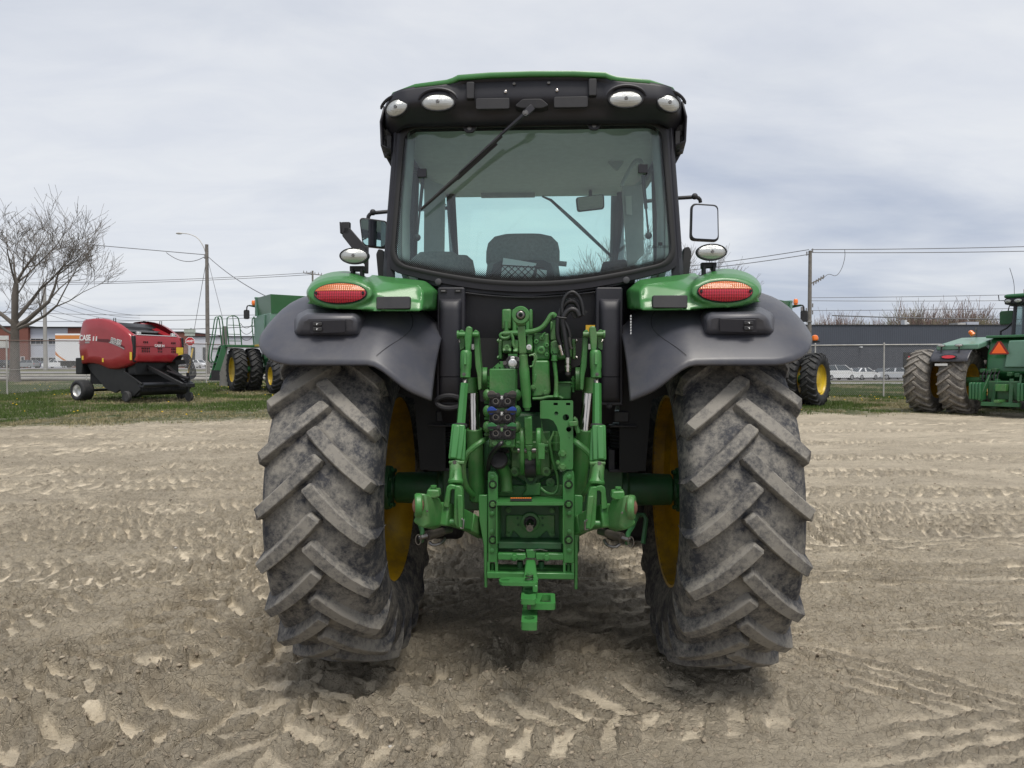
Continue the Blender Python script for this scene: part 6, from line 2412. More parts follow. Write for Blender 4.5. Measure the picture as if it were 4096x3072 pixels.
    # feed hose to the cylinder
    MB().tube([q(x, y, ly) for x, y, ly in ((655, 1005, -.50), (610, 1035, -.54), (540, 1085, -.55), (480, 1140, -.55), (452, 1230, -.54), (455, 1340, -.52), (480, 1430, -.49), (540, 1495, -.45))], [.011, .014, .015, .013, .013, .013, .013, .012], 10, smooth=2).build('cylinder_hose', G, L_)
    return L_


linkage(-1)
linkage(1)
MB().add([K2(1297, 437, -.44), K2(1362, 437, -.44), K2(1362, 500, -.44), K2(1297, 500, -.44)], [(0, 1, 2, 3)]).build('yellow_label', mat('yellow_label', (.55, .33, .02), .6), CAB, smooth=0, solid=.001)
# bracket under the right axle
MB().tube([K3(1925, 478, -.25), K3(1985, 480, -.28), K3(1998, 510, -.30), K3(1975, 690, -.34)], [.012, .012, .012, .012], 6).build('axle_bracket', M_GREEN_D, TR)


# ---------------------------------------------------------------- red round baler on the left
M_BRED = mat('baler_red_paint', (.30, .017, .024), .28, var=.12, scale=2, coat=.3, dirt=(.20, .06, .05), dirt_amt=.25, dirt_scale=2)
M_BBLK = mat('baler_black_steel', (.007, .007, .008), .45, var=.3, scale=5, dirt=(.03, .028, .025), dirt_amt=.25, dirt_scale=4)
M_DECALW = mat('white_decal', (.72, .72, .72), .5)
M_DECALG = mat('grey_decal', (.30, .29, .29), .5)
M_DECALY = mat('yellow_decal', (.70, .48, .04), .5)
M_STRIPE = mat('dark_red_decal', (.10, .012, .016), .5)
BL = thing('round_baler', on_ground(545, 26.0), R(-113.6), 'red and black round baler parked on the grass at the left', 'baler')
# local: x to the machine's right (towards the camera side), y forward, z up; origin under the body's middle
BW = 1.05      # half width


def bl_profile():
    k = .00322         # metres along the body per pixel of the survey sheet
    kz = .00223
    pts = [(235, 885), (205, 640), (213, 480), (240, 320), (262, 225), (285, 180), (330, 158), (450, 148), (560, 152), (660, 172), (760, 212), (850, 265), (940, 335), (1010, 400), (1046, 445),
           (1075, 600), (1075, 860), (1000, 905), (900, 942), (800, 962), (720, 966), (670, 955), (610, 925), (540, 895), (450, 875), (350, 870), (290, 878)]
    return [((x - 1046) * k + 1.10, (1475 - y) * kz) for x, y in pts]


prof = bl_profile()
for s in (1, -1):
    o = MB()
    outer = [(s * BW, y, z) for y, z in prof]
    # bulged panel: an inner ring pushed outward
    cy_ = sum(p[0] for p in prof) / len(prof); cz_ = sum(p[1] for p in prof) / len(prof)
    r0 = [Vector((s * (BW - .14), y, z)) for y, z in prof]
    r1 = [Vector((s * BW, cy_ + (y - cy_) * .985, cz_ + (z - cz_) * .985)) for y, z in prof]
    r2 = [Vector((s * (BW + .035), cy_ + (y - cy_) * .93, cz_ + (z - cz_) * .93)) for y, z in prof]
    r3 = [Vector((s * (BW + .045), cy_ + (y - cy_) * .6, cz_ + (z - cz_) * .6)) for y, z in prof]
    o.grid([r0, r1, r2, r3], True)
    o.add(r3, [tuple(range(len(r3)))])
    o.build('side_shield', M_BRED, BL, smooth=60)
# tailgate and front body between the shields
bd_ = MB()
top = [(y, z) for y, z in prof[1:15]]
inner = [(-1.5, 1.35), (-1.57, 1.9), (-1.5, 2.5), (-1.3, 2.80), (-.9, 2.86), (-.4, 2.82), (-.1, 2.70), (.25, 2.52)]
rows = []
for x in (-BW + .10, BW - .10):
    rows.append([(x, y, z) for y, z in inner])
bd_.grid(rows)
bd_.build('tailgate', M_BBLK, BL, smooth=50, solid=.03)
# sloping red top edges, dark roller bay between
for s in (1, -1):
    t = MB()
    t.add([(s * (BW - .12), -.5, 2.84), (s * (BW - .42), -.55, 2.86), (s * (BW - .42), .80, 2.33), (s * (BW - .12), .86, 2.33)], [(0, 1, 2, 3)])
    t.build('top_panel', M_BRED, BL, smooth=0, solid=.04)
for k, (y, z) in enumerate(((-.35, 2.74), (.0, 2.62), (.32, 2.48), (.62, 2.32))):
    MB().cyl((-BW + .3, y, z), (BW - .3, y, z), .07, seg=14).build('belt_roller', M_BBLK if k % 2 else M_STEEL, BL)
bay_ = MB()
bay_.add([(-BW + .1, -.6, 2.60), (BW - .1, -.6, 2.60), (BW - .1, .9, 2.1), (-BW + .1, .9, 2.1)], [(0, 1, 2, 3)])
bay_.build('chamber_belt', M_BBLK, BL, smooth=0, solid=.02)
# front hood
fr = MB()
rows = []
for z, y in ((2.32, 1.06), (2.30, 1.13), (2.15, 1.185), (1.95, 1.20), (1.93, 1.185), (1.7, 1.20), (1.45, 1.205), (1.385, 1.18)):
    rows.append([(x, y + .02 * (1 - (x / BW) ** 2), z) for x in np.linspace(-BW + .02, BW - .02, 13)])
fr.grid(rows)
fr.build('front_hood', M_BRED, BL, smooth=40, solid=.02)
al = MB()
al.box(-BW + .22, BW - .22, 1.02, 1.12, 2.325, 2.36)
al.build('hood_ledge', M_ALU, BL, bevel=.01)
for sx in (-.72, .72):
    MB().box(sx - .07, sx + .07, .98, 1.10, 2.36, 2.45).build('hood_latch', M_ALU, BL, bevel=.02)
for x0 in (BW - .045, -BW + .045):
    MB().box(x0 - .05, x0 + .05, 1.085, 1.215, 1.39, 2.30).build('edge_seal', M_BBLK, BL, bevel=.02)
# louvre slots in the front hood
for cx, rows_ in ((.58, ((2.09, 3), (1.87, 5), (1.77, 5))), (.0, ((2.09, 3), (1.87, 3), (1.77, 3))), (-.58, ((2.09, 3), (1.87, 3), (1.77, 3)))):
    for z, nn in rows_:
        for k in range(nn):
            x = cx + (k - (nn - 1) / 2) * .07
            MB().prism([(x - .018, 1.235, z - .025), (x + .012, 1.235, z - .04), (x + .018, 1.235, z + .025), (x - .012, 1.235, z + .04)], (0, -.03, 0)).build('louvre', M_DARK, BL, smooth=0)
EXF = ((-1, 0, 0), (0, 0, 1), (0, 1, 0))
text_mesh('front_lettering', 'CASE IH', .115, M_DECALW, BL, basis((.02, 1.232, 1.975), *EXF), bold=.004)
# decals on the visible side
XS = BW + .048
EXS = ((0, 1, 0), (0, 0, 1), (1, 0, 0))


def by(x):
    return (x - 1046) * .00322 + 1.10


def bz(y):
    return (1475 - y) * .00223


text_mesh('side_lettering', 'CASE', .275, M_DECALW, BL, basis((XS, by(330), bz(464)), *EXS), bold=.010, wscale=.92)
for dx, sc in ((468, 1), (516, 1)):
    MB().prism([(XS, by(dx - 12), bz(513)), (XS, by(dx + 8), bz(513)), (XS, by(dx + 14), bz(440)), (XS, by(dx - 4), bz(440))], (.003, 0, 0)).build('side_lettering', M_DECALW, BL, smooth=0)
MB().prism([(XS, by(484), bz(513)), (XS, by(498), bz(513)), (XS, by(510), bz(408)), (XS, by(498), bz(408))], (.003, 0, 0)).build('emblem_bar', mat('light_red_decal', (.55, .10, .10), .5), BL, smooth=0)
st_ = MB()
st_.prism([(XS, by(x), bz(y)) for x, y in ((525, 480), (700, 490), (850, 540), (955, 610), (955, 640), (850, 590), (700, 545), (525, 522))], (.0015, 0, 0))
st_.build('side_stripe', M_STRIPE, BL, smooth=0)
st_ = MB()
st_.prism([(XS + .002, by(x), bz(y)) for x, y in ((710, 545), (850, 600), (957, 658), (957, 640), (850, 585), (720, 535))], (.0015, 0, 0))
st_.build('side_stripe', M_DECALG, BL, smooth=0)
mt = basis((XS + .004, by(825), bz(532)), Vector((0, .955, -.21)).normalized(), Vector((0, .21, .955)).normalized(), (1, 0, 0))
text_mesh('model_lettering', 'RB455', .235, M_DECALW, BL, mt, shear=.15, bold=.016, wscale=.88)
mt = basis((XS + .007, by(825), bz(532)), Vector((0, .955, -.21)).normalized(), Vector((0, .21, .955)).normalized(), (1, 0, 0))
text_mesh('model_lettering', 'RB455', .235, mat('black_decal', (.02, .02, .02), .5), BL, mt, shear=.15, bold=-.002, wscale=.88)
for k, w in enumerate((100, 95)):
    MB().prism([(XS, by(225), bz(520 + k * 34)), (XS, by(225 + w), bz(520 + k * 34)), (XS, by(225 + w), bz(500 + k * 34)), (XS, by(225), bz(500 + k * 34))], (.002, 0, 0)).build('small_decal', mat('dull_red_decal', (.33, .10, .10), .5), BL, smooth=0)
MB().prism([(XS, by(328), bz(548)), (XS, by(405), bz(548)), (XS, by(405), bz(520)), (XS, by(328), bz(520))], (.002, 0, 0)).build('small_decal', M_DECALG, BL, smooth=0)
for x0, x1, y0, y1 in ((272, 298, 748, 815), (602, 626, 790, 852), (1036, 1066, 698, 822)):
    MB().prism([(XS - .012, by(x0), bz(y1)), (XS - .012, by(x1), bz(y1)), (XS - .012, by(x1), bz(y0)), (XS - .012, by(x0), bz(y0))], (.014, 0, 0)).build('yellow_marker', M_DECALY, BL, smooth=0)
for x, z, w, h, m in ((-.86, 1.83, .30, .22, M_DECALY), (-.89, 1.68, .20, .12, M_DECALY), (-.91, 1.55, .20, .11, M_DECALW), (-.99, 1.6, .03, .25, M_DECALY)):
    MB().box(x - w / 2, x + w / 2, 1.21, 1.226, z - h / 2, z + h / 2).build('warning_decal', m, BL, smooth=0)
# chassis
ch = MB()
ch.prism([(BW - .12, -1.45, 1.40), (BW - .12, .6, 1.40), (BW - .12, .65, .55), (BW - .12, .1, .30), (BW - .12, -.35, .42), (BW - .12, -1.2, 1.10)], (-.10, 0, 0))
ch.build('chassis_side', M_BBLK, BL, bevel=.01)
ch = MB()
ch.prism([(-BW + .12, -1.45, 1.40), (-BW + .12, .6, 1.40), (-BW + .12, .65, .55), (-BW + .12, .1, .30), (-BW + .12, -.35, .42), (-BW + .12, -1.2, 1.10)], (.10, 0, 0))
ch.build('chassis_side', M_BBLK, BL, bevel=.01)
MB().box(-BW + .2, BW - .2, -1.3, .9, .60, 1.45).build('bale_chamber', M_DARK, BL)
MB().box(-BW + .15, BW - .15, .75, 1.10, .95, 1.40).build('front_frame', M_BBLK, BL)
MB().box(BW - .30, BW + .04, -1.75, -1.40, .95, 1.55).build('rear_lamp_bracket', M_BBLK, BL, bevel=.03)
# main wheels
for s in (1, -1):
    w = bpy.data.objects.new('wheel', None); COL.objects.link(w); w.parent = BL; w.location = (s * 1.02, -1.50, .37)
    t = MB()
    t.rev((0, 0, 0), (1, 0, 0), [(-.20, .21), (-.23, .26), (-.235, .32), (-.20, .365), (-.12, .375), (0, .377), (.12, .375), (.20, .365), (.235, .32), (.23, .26), (.20, .21)], seg=36, cap=False)
    t.build('tyre', M_TYRE_N, w, smooth=50)
    t = MB()
    t.rev((0, 0, 0), (1, 0, 0), [(s * .21, .225), (s * .19, .205), (s * .05, .19), (s * .02, .12), (s * .06, .07), (s * .06, 0)], seg=28, cap=False)
    t.rev((0, 0, 0), (1, 0, 0), [(-s * .21, .225), (-s * .19, .205), (s * .05, .19)], seg=28, cap=False)
    t.build('rim', M_ALU, w, smooth=40)
MB().cyl((-1, -1.50, .37), (1, -1.50, .37), .05, seg=10).build('axle', M_BBLK, BL)
# pick-up: reel, tines, wind guard, gauge wheels
pk = bpy.data.objects.new('pickup', None); COL.objects.link(pk); pk.parent = BL
MB().cyl((-1.02, 1.30, .42), (1.04, 1.30, .42), .20, seg=18).build('pickup_reel', M_BBLK, pk)
MB().cyl((-1.02, 1.62, .60), (1.06, 1.62, .60), .085, seg=16).build('wind_guard_roller', mat('grey_roller', (.035, .037, .042), .35, .4), pk)
for s in (1, -1):
    MB().prism([(s * 1.05, .4, .95), (s * 1.05, .75, 1.0), (s * 1.05, 1.35, .72), (s * 1.05, 1.55, .45), (s * 1.05, 1.2, .20), (s * 1.05, .6, .28)], (s * .03, 0, 0)).build('pickup_side', M_BBLK, pk)
    MB().bar((s * 1.07, .75, 1.05), (s * 1.07, 1.62, .62), .05, .07).build('guard_arm', M_BBLK, pk, bevel=.01)
    g_ = MB()
    g_.rev((s * 1.13, .95, .19), (1, 0, 0), [(-.06, .10), (-.07, .16), (-.04, .19), (.04, .19), (.07, .16), (.06, .10)], seg=22)
    g_.build('gauge_wheel', M_TYRE_N, pk)
for k in range(30):
    x = -.97 + k * .067
    MB().tube([(x, 1.25, .62), (x, 1.36, .62), (x, 1.50, .50), (x, 1.52, .36)], .010, 4).build('tine_band', M_BBLK, pk)
# slim drawbar with jack and hoses
db_ = bpy.data.objects.new('baler_drawbar', None); COL.objects.link(db_); db_.parent = BL
MB().bar((-.42, .95, 1.28), (-.10, 2.45, .58), .14, .16).bar((.42, .95, 1.28), (.10, 2.45, .58), .12, .14).build('tongue', M_BBLK, db_, bevel=.015)
MB().box(-.18, .18, 2.38, 2.72, .50, .64).build('hitch_head', M_BBLK, db_, bevel=.02)
MB().cyl((0, 1.6, 1.05), (-.02, 2.6, .80), .055, seg=12).build('driveline', M_BBLK, db_)
MB().bar((-.16, 2.40, .25), (-.16, 2.40, 1.02), .08, .08).build('jack', M_BBLK, db_)
MB().rev((-.16, 2.46, .17), (1, 0, 0), [(-.05, .10), (-.05, .16), (.05, .16), (.05, .10)], seg=18).build('jack_wheel', M_TYRE_N, db_)
MB().bar((-.55, 1.35, 1.38), (-1.05, 1.45, 1.42), .05, .16).build('hose_rack', M_BBLK, db_)
for k in range(6):
    x = -.80 + .06 * k
    MB().tube([(x, 1.25, 1.40), (x, 1.50, 1.72 - .02 * k), (x + .05, 1.85, 1.65), (x + .1, 2.15, 1.2), (x + .12, 2.25, .85), (.02 * k - .1, 2.40, .74)], .020, 6, smooth=2).build('hose', M_HOSE, db_)
for y, z in ((-.78, 2.95), (.1, 2.92)):
    for s in (1, -1):
        MB().tube([(s * .95, y, z - .15), (s * .95, y, z + .02), (s * .95, y + .10, z + .02), (s * .95, y + .10, z - .18)], .015, 5).build('lifting_eye', M_BBLK, BL)


# ---------------------------------------------------------------- combines
def big_wheel(parent, location, ty, rm, spin=0):
    return put_wheel(parent, location, ty, rm, spin)


cty = tyre_mesh('tyre', .975, .52, .545, 22, .05, .06, M_TYRE_N, seg=64, drop=.22)
crl = rim_mesh('rim', .545, .52, M_YELC, dish=.10, side=-1, hub=.2, seg=40)
crr = rim_mesh('rim', .545, .52, M_YELC, dish=.10, side=1, hub=.2, seg=40)
cst = tyre_mesh('tyre', .72, .60, .36, 18, .045, .06, M_TYRE_N, seg=56, drop=.24)
csl = rim_mesh('rim', .36, .60, M_YELC, dish=.14, side=-1, hub=.14, seg=36)
csr = rim_mesh('rim', .36, .60, M_YELC, dish=.14, side=1, hub=.14, seg=36)
M_CGRN = mat('combine_green_paint', (.022, .115, .042), .3, var=.08, scale=1.5, coat=.2)
M_CGRL = mat('pale_green_panel', (.12, .23, .17), .35, var=.10, scale=1.2)  # paler, greyer green than the combine paint


def combine(name, location, heading, label, tank, boom):
    """origin under the middle of the front axle; y forward"""
    C = thing(name, location, heading, label, 'combine', 'green combines parked on the grass')
    for s in (-1, 1):
        big_wheel(C, (s * 1.42, 0, .975), cty, crl if s < 0 else crr, R(7 * s))
        big_wheel(C, (s * 2.10, 0, .975), cty, crl if s < 0 else crr, R(3))
        big_wheel(C, (s * 1.45, -3.75, .72), cst, csl if s < 0 else csr)
    MB().cyl((-1.9, 0, .975), (1.9, 0, .975), .16, seg=12).build('front_axle', M_CGRN, C)
    MB().box(-1.5, 1.5, -3.85, -3.65, .62, .82).build('rear_axle', M_CGRN, C)
    b = MB()
    b.prism([(-1.08, -4.6, 1.3), (-1.08, -4.9, 2.2), (-1.08, -4.2, 2.9), (-1.08, -.3, 2.9), (-1.08, -.3, 1.5), (-1.08, -1.0, .75), (-1.08, -3.2, .9)], (2.16, 0, 0))
    b.build('body', M_CGRN, C, bevel=.06)
    # grain tank with raised walls
    t = MB()
    t.prism([(-1.35, -2.6, 2.75), (-1.35, -.5, 2.75), (-1.35, -.5, 3.40), (-1.35, -2.6, 3.40)], (2.7, 0, 0))
    t.build('grain_tank', M_CGRL, C, bevel=.03)
    e = MB()
    e.grid([[(-1.30, -.5, 3.38), (1.30, -.5, 3.38), (1.30, -2.6, 3.38), (-1.30, -2.6, 3.38)], [(-1.36, -.48, tank), (1.36, -.48, tank), (1.36, -2.7, tank), (-1.36, -2.7, tank)]], True)
    e.build('tank_extension', M_CGRN, C, smooth=0, solid=.04)
    MB().box(-1.42, 1.42, -.56, -.42, tank - .02, tank + .05).build('tank_rim', M_CGRL, C, bevel=.01)
    for s in (-1, 1):
        MB().box(s * 1.34 - .06, s * 1.34 + .06, -.60, -.42, 3.38, tank - .02).build('tank_corner', M_CGRL, C)
        p = MB()
        p.add([(s * 1.42, -1.9, 1.95), (s * 1.42, -.42, 2.0), (s * 1.40, -.42, 3.30), (s * 1.38, -1.9, 3.34)], [(0, 1, 2, 3)])
        p.build('side_shield', M_CGRL, C, smooth=0, solid=.05)
        p = MB()
        p.add([(s * 1.20, -4.5, 1.5), (s * 1.42, -1.95, 1.45), (s * 1.40, -1.95, 2.9), (s * 1.15, -4.4, 2.75)], [(0, 1, 2, 3)])
        p.build('side_shield', M_CGRN, C, smooth=0, solid=.05)
        p = MB()
        p.add([(s * 1.45, -1.8, 1.98), (s * 1.45, -.5, 2.02), (s * 1.45, -.5, 2.10), (s * 1.45, -1.8, 2.10)], [(0, 1, 2, 3)])
        p.build('yellow_stripe', M_YELC, C, smooth=0, solid=.01)
    # cab
    cb_ = MB()
    cb_.prism([(-.75, -.45, 1.7), (-.75, .55, 1.8), (-.75, .70, 2.5), (-.75, .55, 3.40), (-.75, -.45, 3.40)], (1.5, 0, 0))
    cb_.build('cab_body', mat('combine_cab_glass', (.03, .05, .05), .08), C, bevel=.05)
    MB().prism(round_poly([(-.80, -.40, 3.40), (.80, -.40, 3.40), (.80, .65, 3.40), (-.80, .65, 3.40)], .15), (0, 0, .18)).build('cab_roof', M_CGRN, C, bevel=.04)
    MB().prism([(-.55, .6, 1.2), (.55, .6, 1.2), (.55, .6, 1.9), (-.55, .6, 1.9)], (0, 2.2, -.45)).build('feeder_house', M_CGRN, C)
    # mirror boom with beacon
    for s in (-1, 1):
        a = bpy.data.objects.new('mirror_boom', None); COL.objects.link(a); a.parent = C
        z = boom
        MB().bar((s * .45, .15, z - .12), (s * 1.50, .2, z), .22, .17, (0, 0, 1), .10, .06).build('boom', mat('dark_green_boom', (.010, .045, .020), .5), a, bevel=.02)
        MB().tube([(s * 1.46, .2, z), (s * 1.58, .2, z - .02), (s * 1.60, .2, z - .22)], .03, 6, smooth=1).build('mirror_arm', M_BLKM, a)
        MB().prism(round_poly([(s * 1.48, .16, z - .20), (s * 1.72, .22, z - .20), (s * 1.72, .22, z - .62), (s * 1.48, .16, z - .62)], .07), (-s * .02, .12, 0)).build('mirror_head', M_BLKM, a, bevel=.02)
        MB().rev((s * 1.30, .18, z + .02), (0, 0, 1), [(0, .07), (.05, .07), (.06, .085), (.18, .08), (.22, .05)], seg=14).build('beacon', M_BEACON, a)
    return C


cl_loc = on_ground(955, 32.0)
HD = R(35)
ca = math.cos(HD); sa = math.sin(HD)
org = Vector((cl_loc.x, cl_loc.y, 0)) + Vector((ca, sa, 0)) * 2.02
org.z = gz(cl_loc.x, cl_loc.y)
C1 = combine('combine', org, HD, 'green combine with boarding ladder and railings behind the left fender', 4.18, 3.90)
# stand platform, railings and ladder on the left
pf = bpy.data.objects.new('boarding_platform', None); COL.objects.link(pf); pf.parent = C1
MB().box(-2.62, -1.05, -.35, .75, 1.98, 2.08).build('platform_deck', M_CGRN, pf, bevel=.01)
RAILS = [((-2.50, -.28), (-1.95, -.28)), ((-1.42, -.28), (-1.22, -.28))]
for (x0, y0), (x1, y1) in RAILS:
    n_ = 2
    MB().tube([(x0, y0, 2.08), (x0 - .10, y0, 3.22), (x0 + .05, y0, 3.36), (x1 - .22, y1, 3.36), (x1 - .10, y1, 3.2), (x1, y1, 2.08)], .026, 6, smooth=1).build('railing', M_CGRN, pf)
    xm = (x0 + x1) / 2
    MB().tube([(xm, y0, 2.08), (xm - .10, y0, 3.35)], .018, 6).build('railing_post', M_CGRN, pf)
    for z in (2.25, 2.55, 2.95):
        MB().tube([(x0 - .03, y0, z), (x1 - .03, y1, z)], .017, 6).build('railing_bar', M_CGRN, pf)
for k in range(3):
    z = 3.05 - k * .28
    MB().tube([(-2.0, -.28, z), (-1.88, -.28, z - .17), (-1.72, -.28, z - .22), (-1.56, -.28, z - .13), (-1.45, -.28, z + .05)], .012, 5, smooth=1).build('guard_chain', M_BLKM, pf)
ldr = bpy.data.objects.new('ladder', None); COL.objects.link(ldr); ldr.parent = C1
for y0 in (-.10, .45):
    MB().prism([(-2.62, y0, 2.10), (-2.76, y0, 2.02), (-3.20, y0, .52), (-2.96, y0, .50), (-2.50, y0, 2.02)], (0, .04, 0)).build('ladder_stile', M_CGRN, ldr)
    MB().tube([(-2.64, y0, 2.1), (-2.72, y0, 3.2), (-2.80, y0, 3.36), (-2.92, y0, 3.30), (-3.0, y0, 2.7), (-3.22, y0, 1.55), (-3.18, y0, 1.35), (-3.05, y0, 1.28)], .026, 6, smooth=1).build('hand_rail', M_CGRN, ldr)
for k in range(5):
    t = k / 4
    MB().box(-3.17 + t * .40, -2.90 + t * .36, .0 - .06, .45, .56 + t * 1.38, .61 + t * 1.38).build('step', M_BLKM, ldr)
MB().box(-3.2, -2.86, -.13, -.06, .50, .95).build('ladder_skirt', M_BLKM, ldr)

cr_loc = on_ground(3262, 25.8)
H2 = R(-41.6)
org2 = Vector((cr_loc.x, cr_loc.y, 0)) - Vector((math.cos(H2), math.sin(H2), 0)) * 2.10
org2.z = gz(cr_loc.x, cr_loc.y)
C2 = combine('combine', org2, H2, 'green combine mostly hidden behind the right fender, its dual yellow wheels showing', 3.80, 3.72)
MB().rev((2.25, -.55, 2.36), (0, 0, 1), [(0, .07), (.03, .11), (.10, .12), (.18, .09), (.21, .03)], seg=14).build('side_marker', M_BEACON, C2)
MB().bar((1.42, -.55, 2.30), (2.42, -.55, 2.33), .10, .06).build('marker_arm', M_BLKM, C2)


# ---------------------------------------------------------------- big articulated tractor at the right edge
bt_loc = on_ground(3712, 23.2)
HB = R(-54)
bc, bs = math.cos(HB), math.sin(HB)
bo = Vector((bt_loc.x, bt_loc.y, 0)) + Vector((bc, bs, 0)) * 2.34
bo.z = gz(bt_loc.x, bt_loc.y)
BT = thing('articulated_tractor', bo, HB, 'large green tractor with dual dusty tyres and an orange triangle at the right edge', 'tractor')
bty = tyre_mesh('tyre', 1.03, .74, .56, 20, .06, .058, M_TYRE_B, seg=64, drop=.34)
brl = rim_mesh('rim', .56, .72, M_YEL, dish=.12, side=-1, hub=.2, seg=40)
brr = rim_mesh('rim', .56, .72, M_YEL, dish=.12, side=1, hub=.2, seg=40)
for s in (-1, 1):
    for x in (1.32, 2.34):
        put_wheel(BT, (s * x, 0, 1.01), bty, brl if s < 0 else brr, R(4 * x))
        put_wheel(BT, (s * x, 3.9, 1.01), bty, brl if s < 0 else brr, R(2 * x))
    MB().cyl((s * .35, 0, 1.01), (s * 1.25, 0, 1.01), .14, seg=16).build('axle_tube', M_GREEN_D, BT)
    # mudguard: swept over the inner tyre
    g = MB()
    rows = []
    for i in range(15):
        a = R(32 + i * 8)
        rows.append([(s * u, -1.16 * math.cos(a), 1.01 + 1.16 * math.sin(a)) for u in (.80, .84, 1.32, 1.80, 1.88)])
    g.grid(rows)
    g.build('mudguard', M_FEND, BT, smooth=60, solid=.03)
    lf = MB()
    lf.prism([(s * .62, -.66, 2.00), (s * 1.82, -.66, 1.98), (s * 1.72, .9, 2.26), (s * .62, .9, 2.26)], (0, 0, .16))
    lf.build('mudguard_top', M_CGRL, BT, bevel=.03)
    lamp = bpy.data.objects.new('tail_lamp', None); COL.objects.link(lamp); lamp.parent = BT
    e0 = ellipse_pts((s * 1.34, -.99, 1.78), .24, .075, (1, 0, 0), (0, .5, 1), 24)
    MB().prism(e0, (0, .05, 0)).build('lamp_base', M_BLKM, lamp)
    e1 = ellipse_pts((s * 1.32, -1.01, 1.775), .19, .055, (1, 0, 0), (0, .5, 1), 24)
    MB().prism(e1, (0, .05, 0)).build('lens', M_RED, lamp)
    MB().box(s * 1.50 - .18, s * 1.50 + .18, -1.07, -1.03, 1.50, 1.57).build('reflector', M_ALU, BT)
    for x in (1.62, 1.12):
        oval_lamp('work_lamp', (s * x, -.80, 2.13), .11, .04, (0, -1, 0), 0, BT, .06)
        MB().cyl((s * x, -.78, 1.92), (s * x, -.76, 2.11), .025, seg=8).build('lamp_stem', M_BLKM, BT)
MB().rev((-1.15, .35, 2.46), (-.5, 0, .6), [(0, .05), (.02, .08), (.16, .07), (.19, .03)], seg=12).build('amber_marker', M_BEACON, BT)
# rear body
b = MB()
b.prism([(-.60, -.20, 1.30), (-.60, -.12, 1.9), (-.60, .10, 2.32), (-.60, .9, 2.45), (-.60, 2.3, 2.45), (-.60, 2.3, 1.0), (-.60, .3, .9)], (1.2, 0, 0))
b.build('rear_body', M_CGRN, BT, bevel=.05)
MB().prism([(-.10, -.26, 1.45), (.58, -.26, 1.45), (.58, -.20, 2.25), (.0, -.20, 2.25)], (0, .06, 0)).build('fuel_tank_panel', M_CGRL, BT, bevel=.04)
MB().box(-.64, .64, -.12, .3, 2.34, 2.42).build('tank_rail', M_CGRN, BT, bevel=.02)
for k, (x, z) in enumerate(((-.62, 1.35), (-.45, 1.32), (-.30, 1.36), (-.62, 1.16), (-.45, 1.15), (-.30, 1.17), (.1, 1.25), (.3, 1.22))):
    MB().box(x - .07, x + .07, -.42, -.2, z - .06, z + .06).build('remote_valve', M_GREEN_D, BT, bevel=.02)
for k in range(5):
    MB().tube([(-.55 + k * .1, -.40, 1.35), (-.60 + k * .1, -.48, 1.15), (-.5 + k * .09, -.45, .95), (-.4 + k * .06, -.35, .85)], .018, 6, smooth=1).build('hose', M_HOSE, BT)
MB().box(-.42, .42, -.55, .2, .48, 1.05).build('gearbox_housing', M_GREEN_D, BT, bevel=.04)
# hitch: weights, cross beams, lower links
for s in (-1, 1):
    for k in range(4):
        x = s * (.46 + k * .085)
        MB().prism(round_poly([(x, -.90, .48), (x, -.45, .48), (x, -.45, 1.0), (x, -.90, 1.0)], .06), (s * .075, 0, 0)).build('suitcase_weight', M_CGRN, BT, bevel=.015)
    MB().bar((s * .40, -.40, 1.20), (s * .50, -.85, .45), .06, .14).build('lift_arm', M_GREEN_D, BT, bevel=.01)
    MB().bar((s * .18, -.45, 1.10), (s * .22, -.62, .38), .10, .14).build('frame_bar', M_GREEN_D, BT, bevel=.01)
MB().box(-.5, .5, -.80, -.62, .30, .42).build('hitch_beam', M_CGRN, BT, bevel=.01)
MB().box(-.07, .07, -1.05, -.3, .42, .50).build('drawbar', M_GREEN2, BT, bevel=.01)
MB().box(-.14, .14, -.75, -.40, .75, .95).build('pto_guard', M_GREEN2, BT, bevel=.01)
# slow-moving triangle
tri = bpy.data.objects.new('slow_vehicle_triangle', None); COL.objects.link(tri); tri.parent = BT
tc_ = Vector((-.20, -.34, 2.0))
MB().prism([tc_ + Vector((a, 0, b)) * .86 for a, b in ((-.27, -.19), (.27, -.19), (.30, -.15), (.05, .27), (-.05, .27), (-.30, -.15))], (0, .02, 0)).build('border', mat('dark_red_reflector', (.20, .015, .015), .4), tri)
MB().prism([tc_ + Vector((a, -.004, b)) * .86 for a, b in ((-.23, -.15), (.23, -.15), (.0, .24))], (0, .01, 0)).build('centre', mat('fluorescent_orange', (.95, .14, .02), .6), tri)
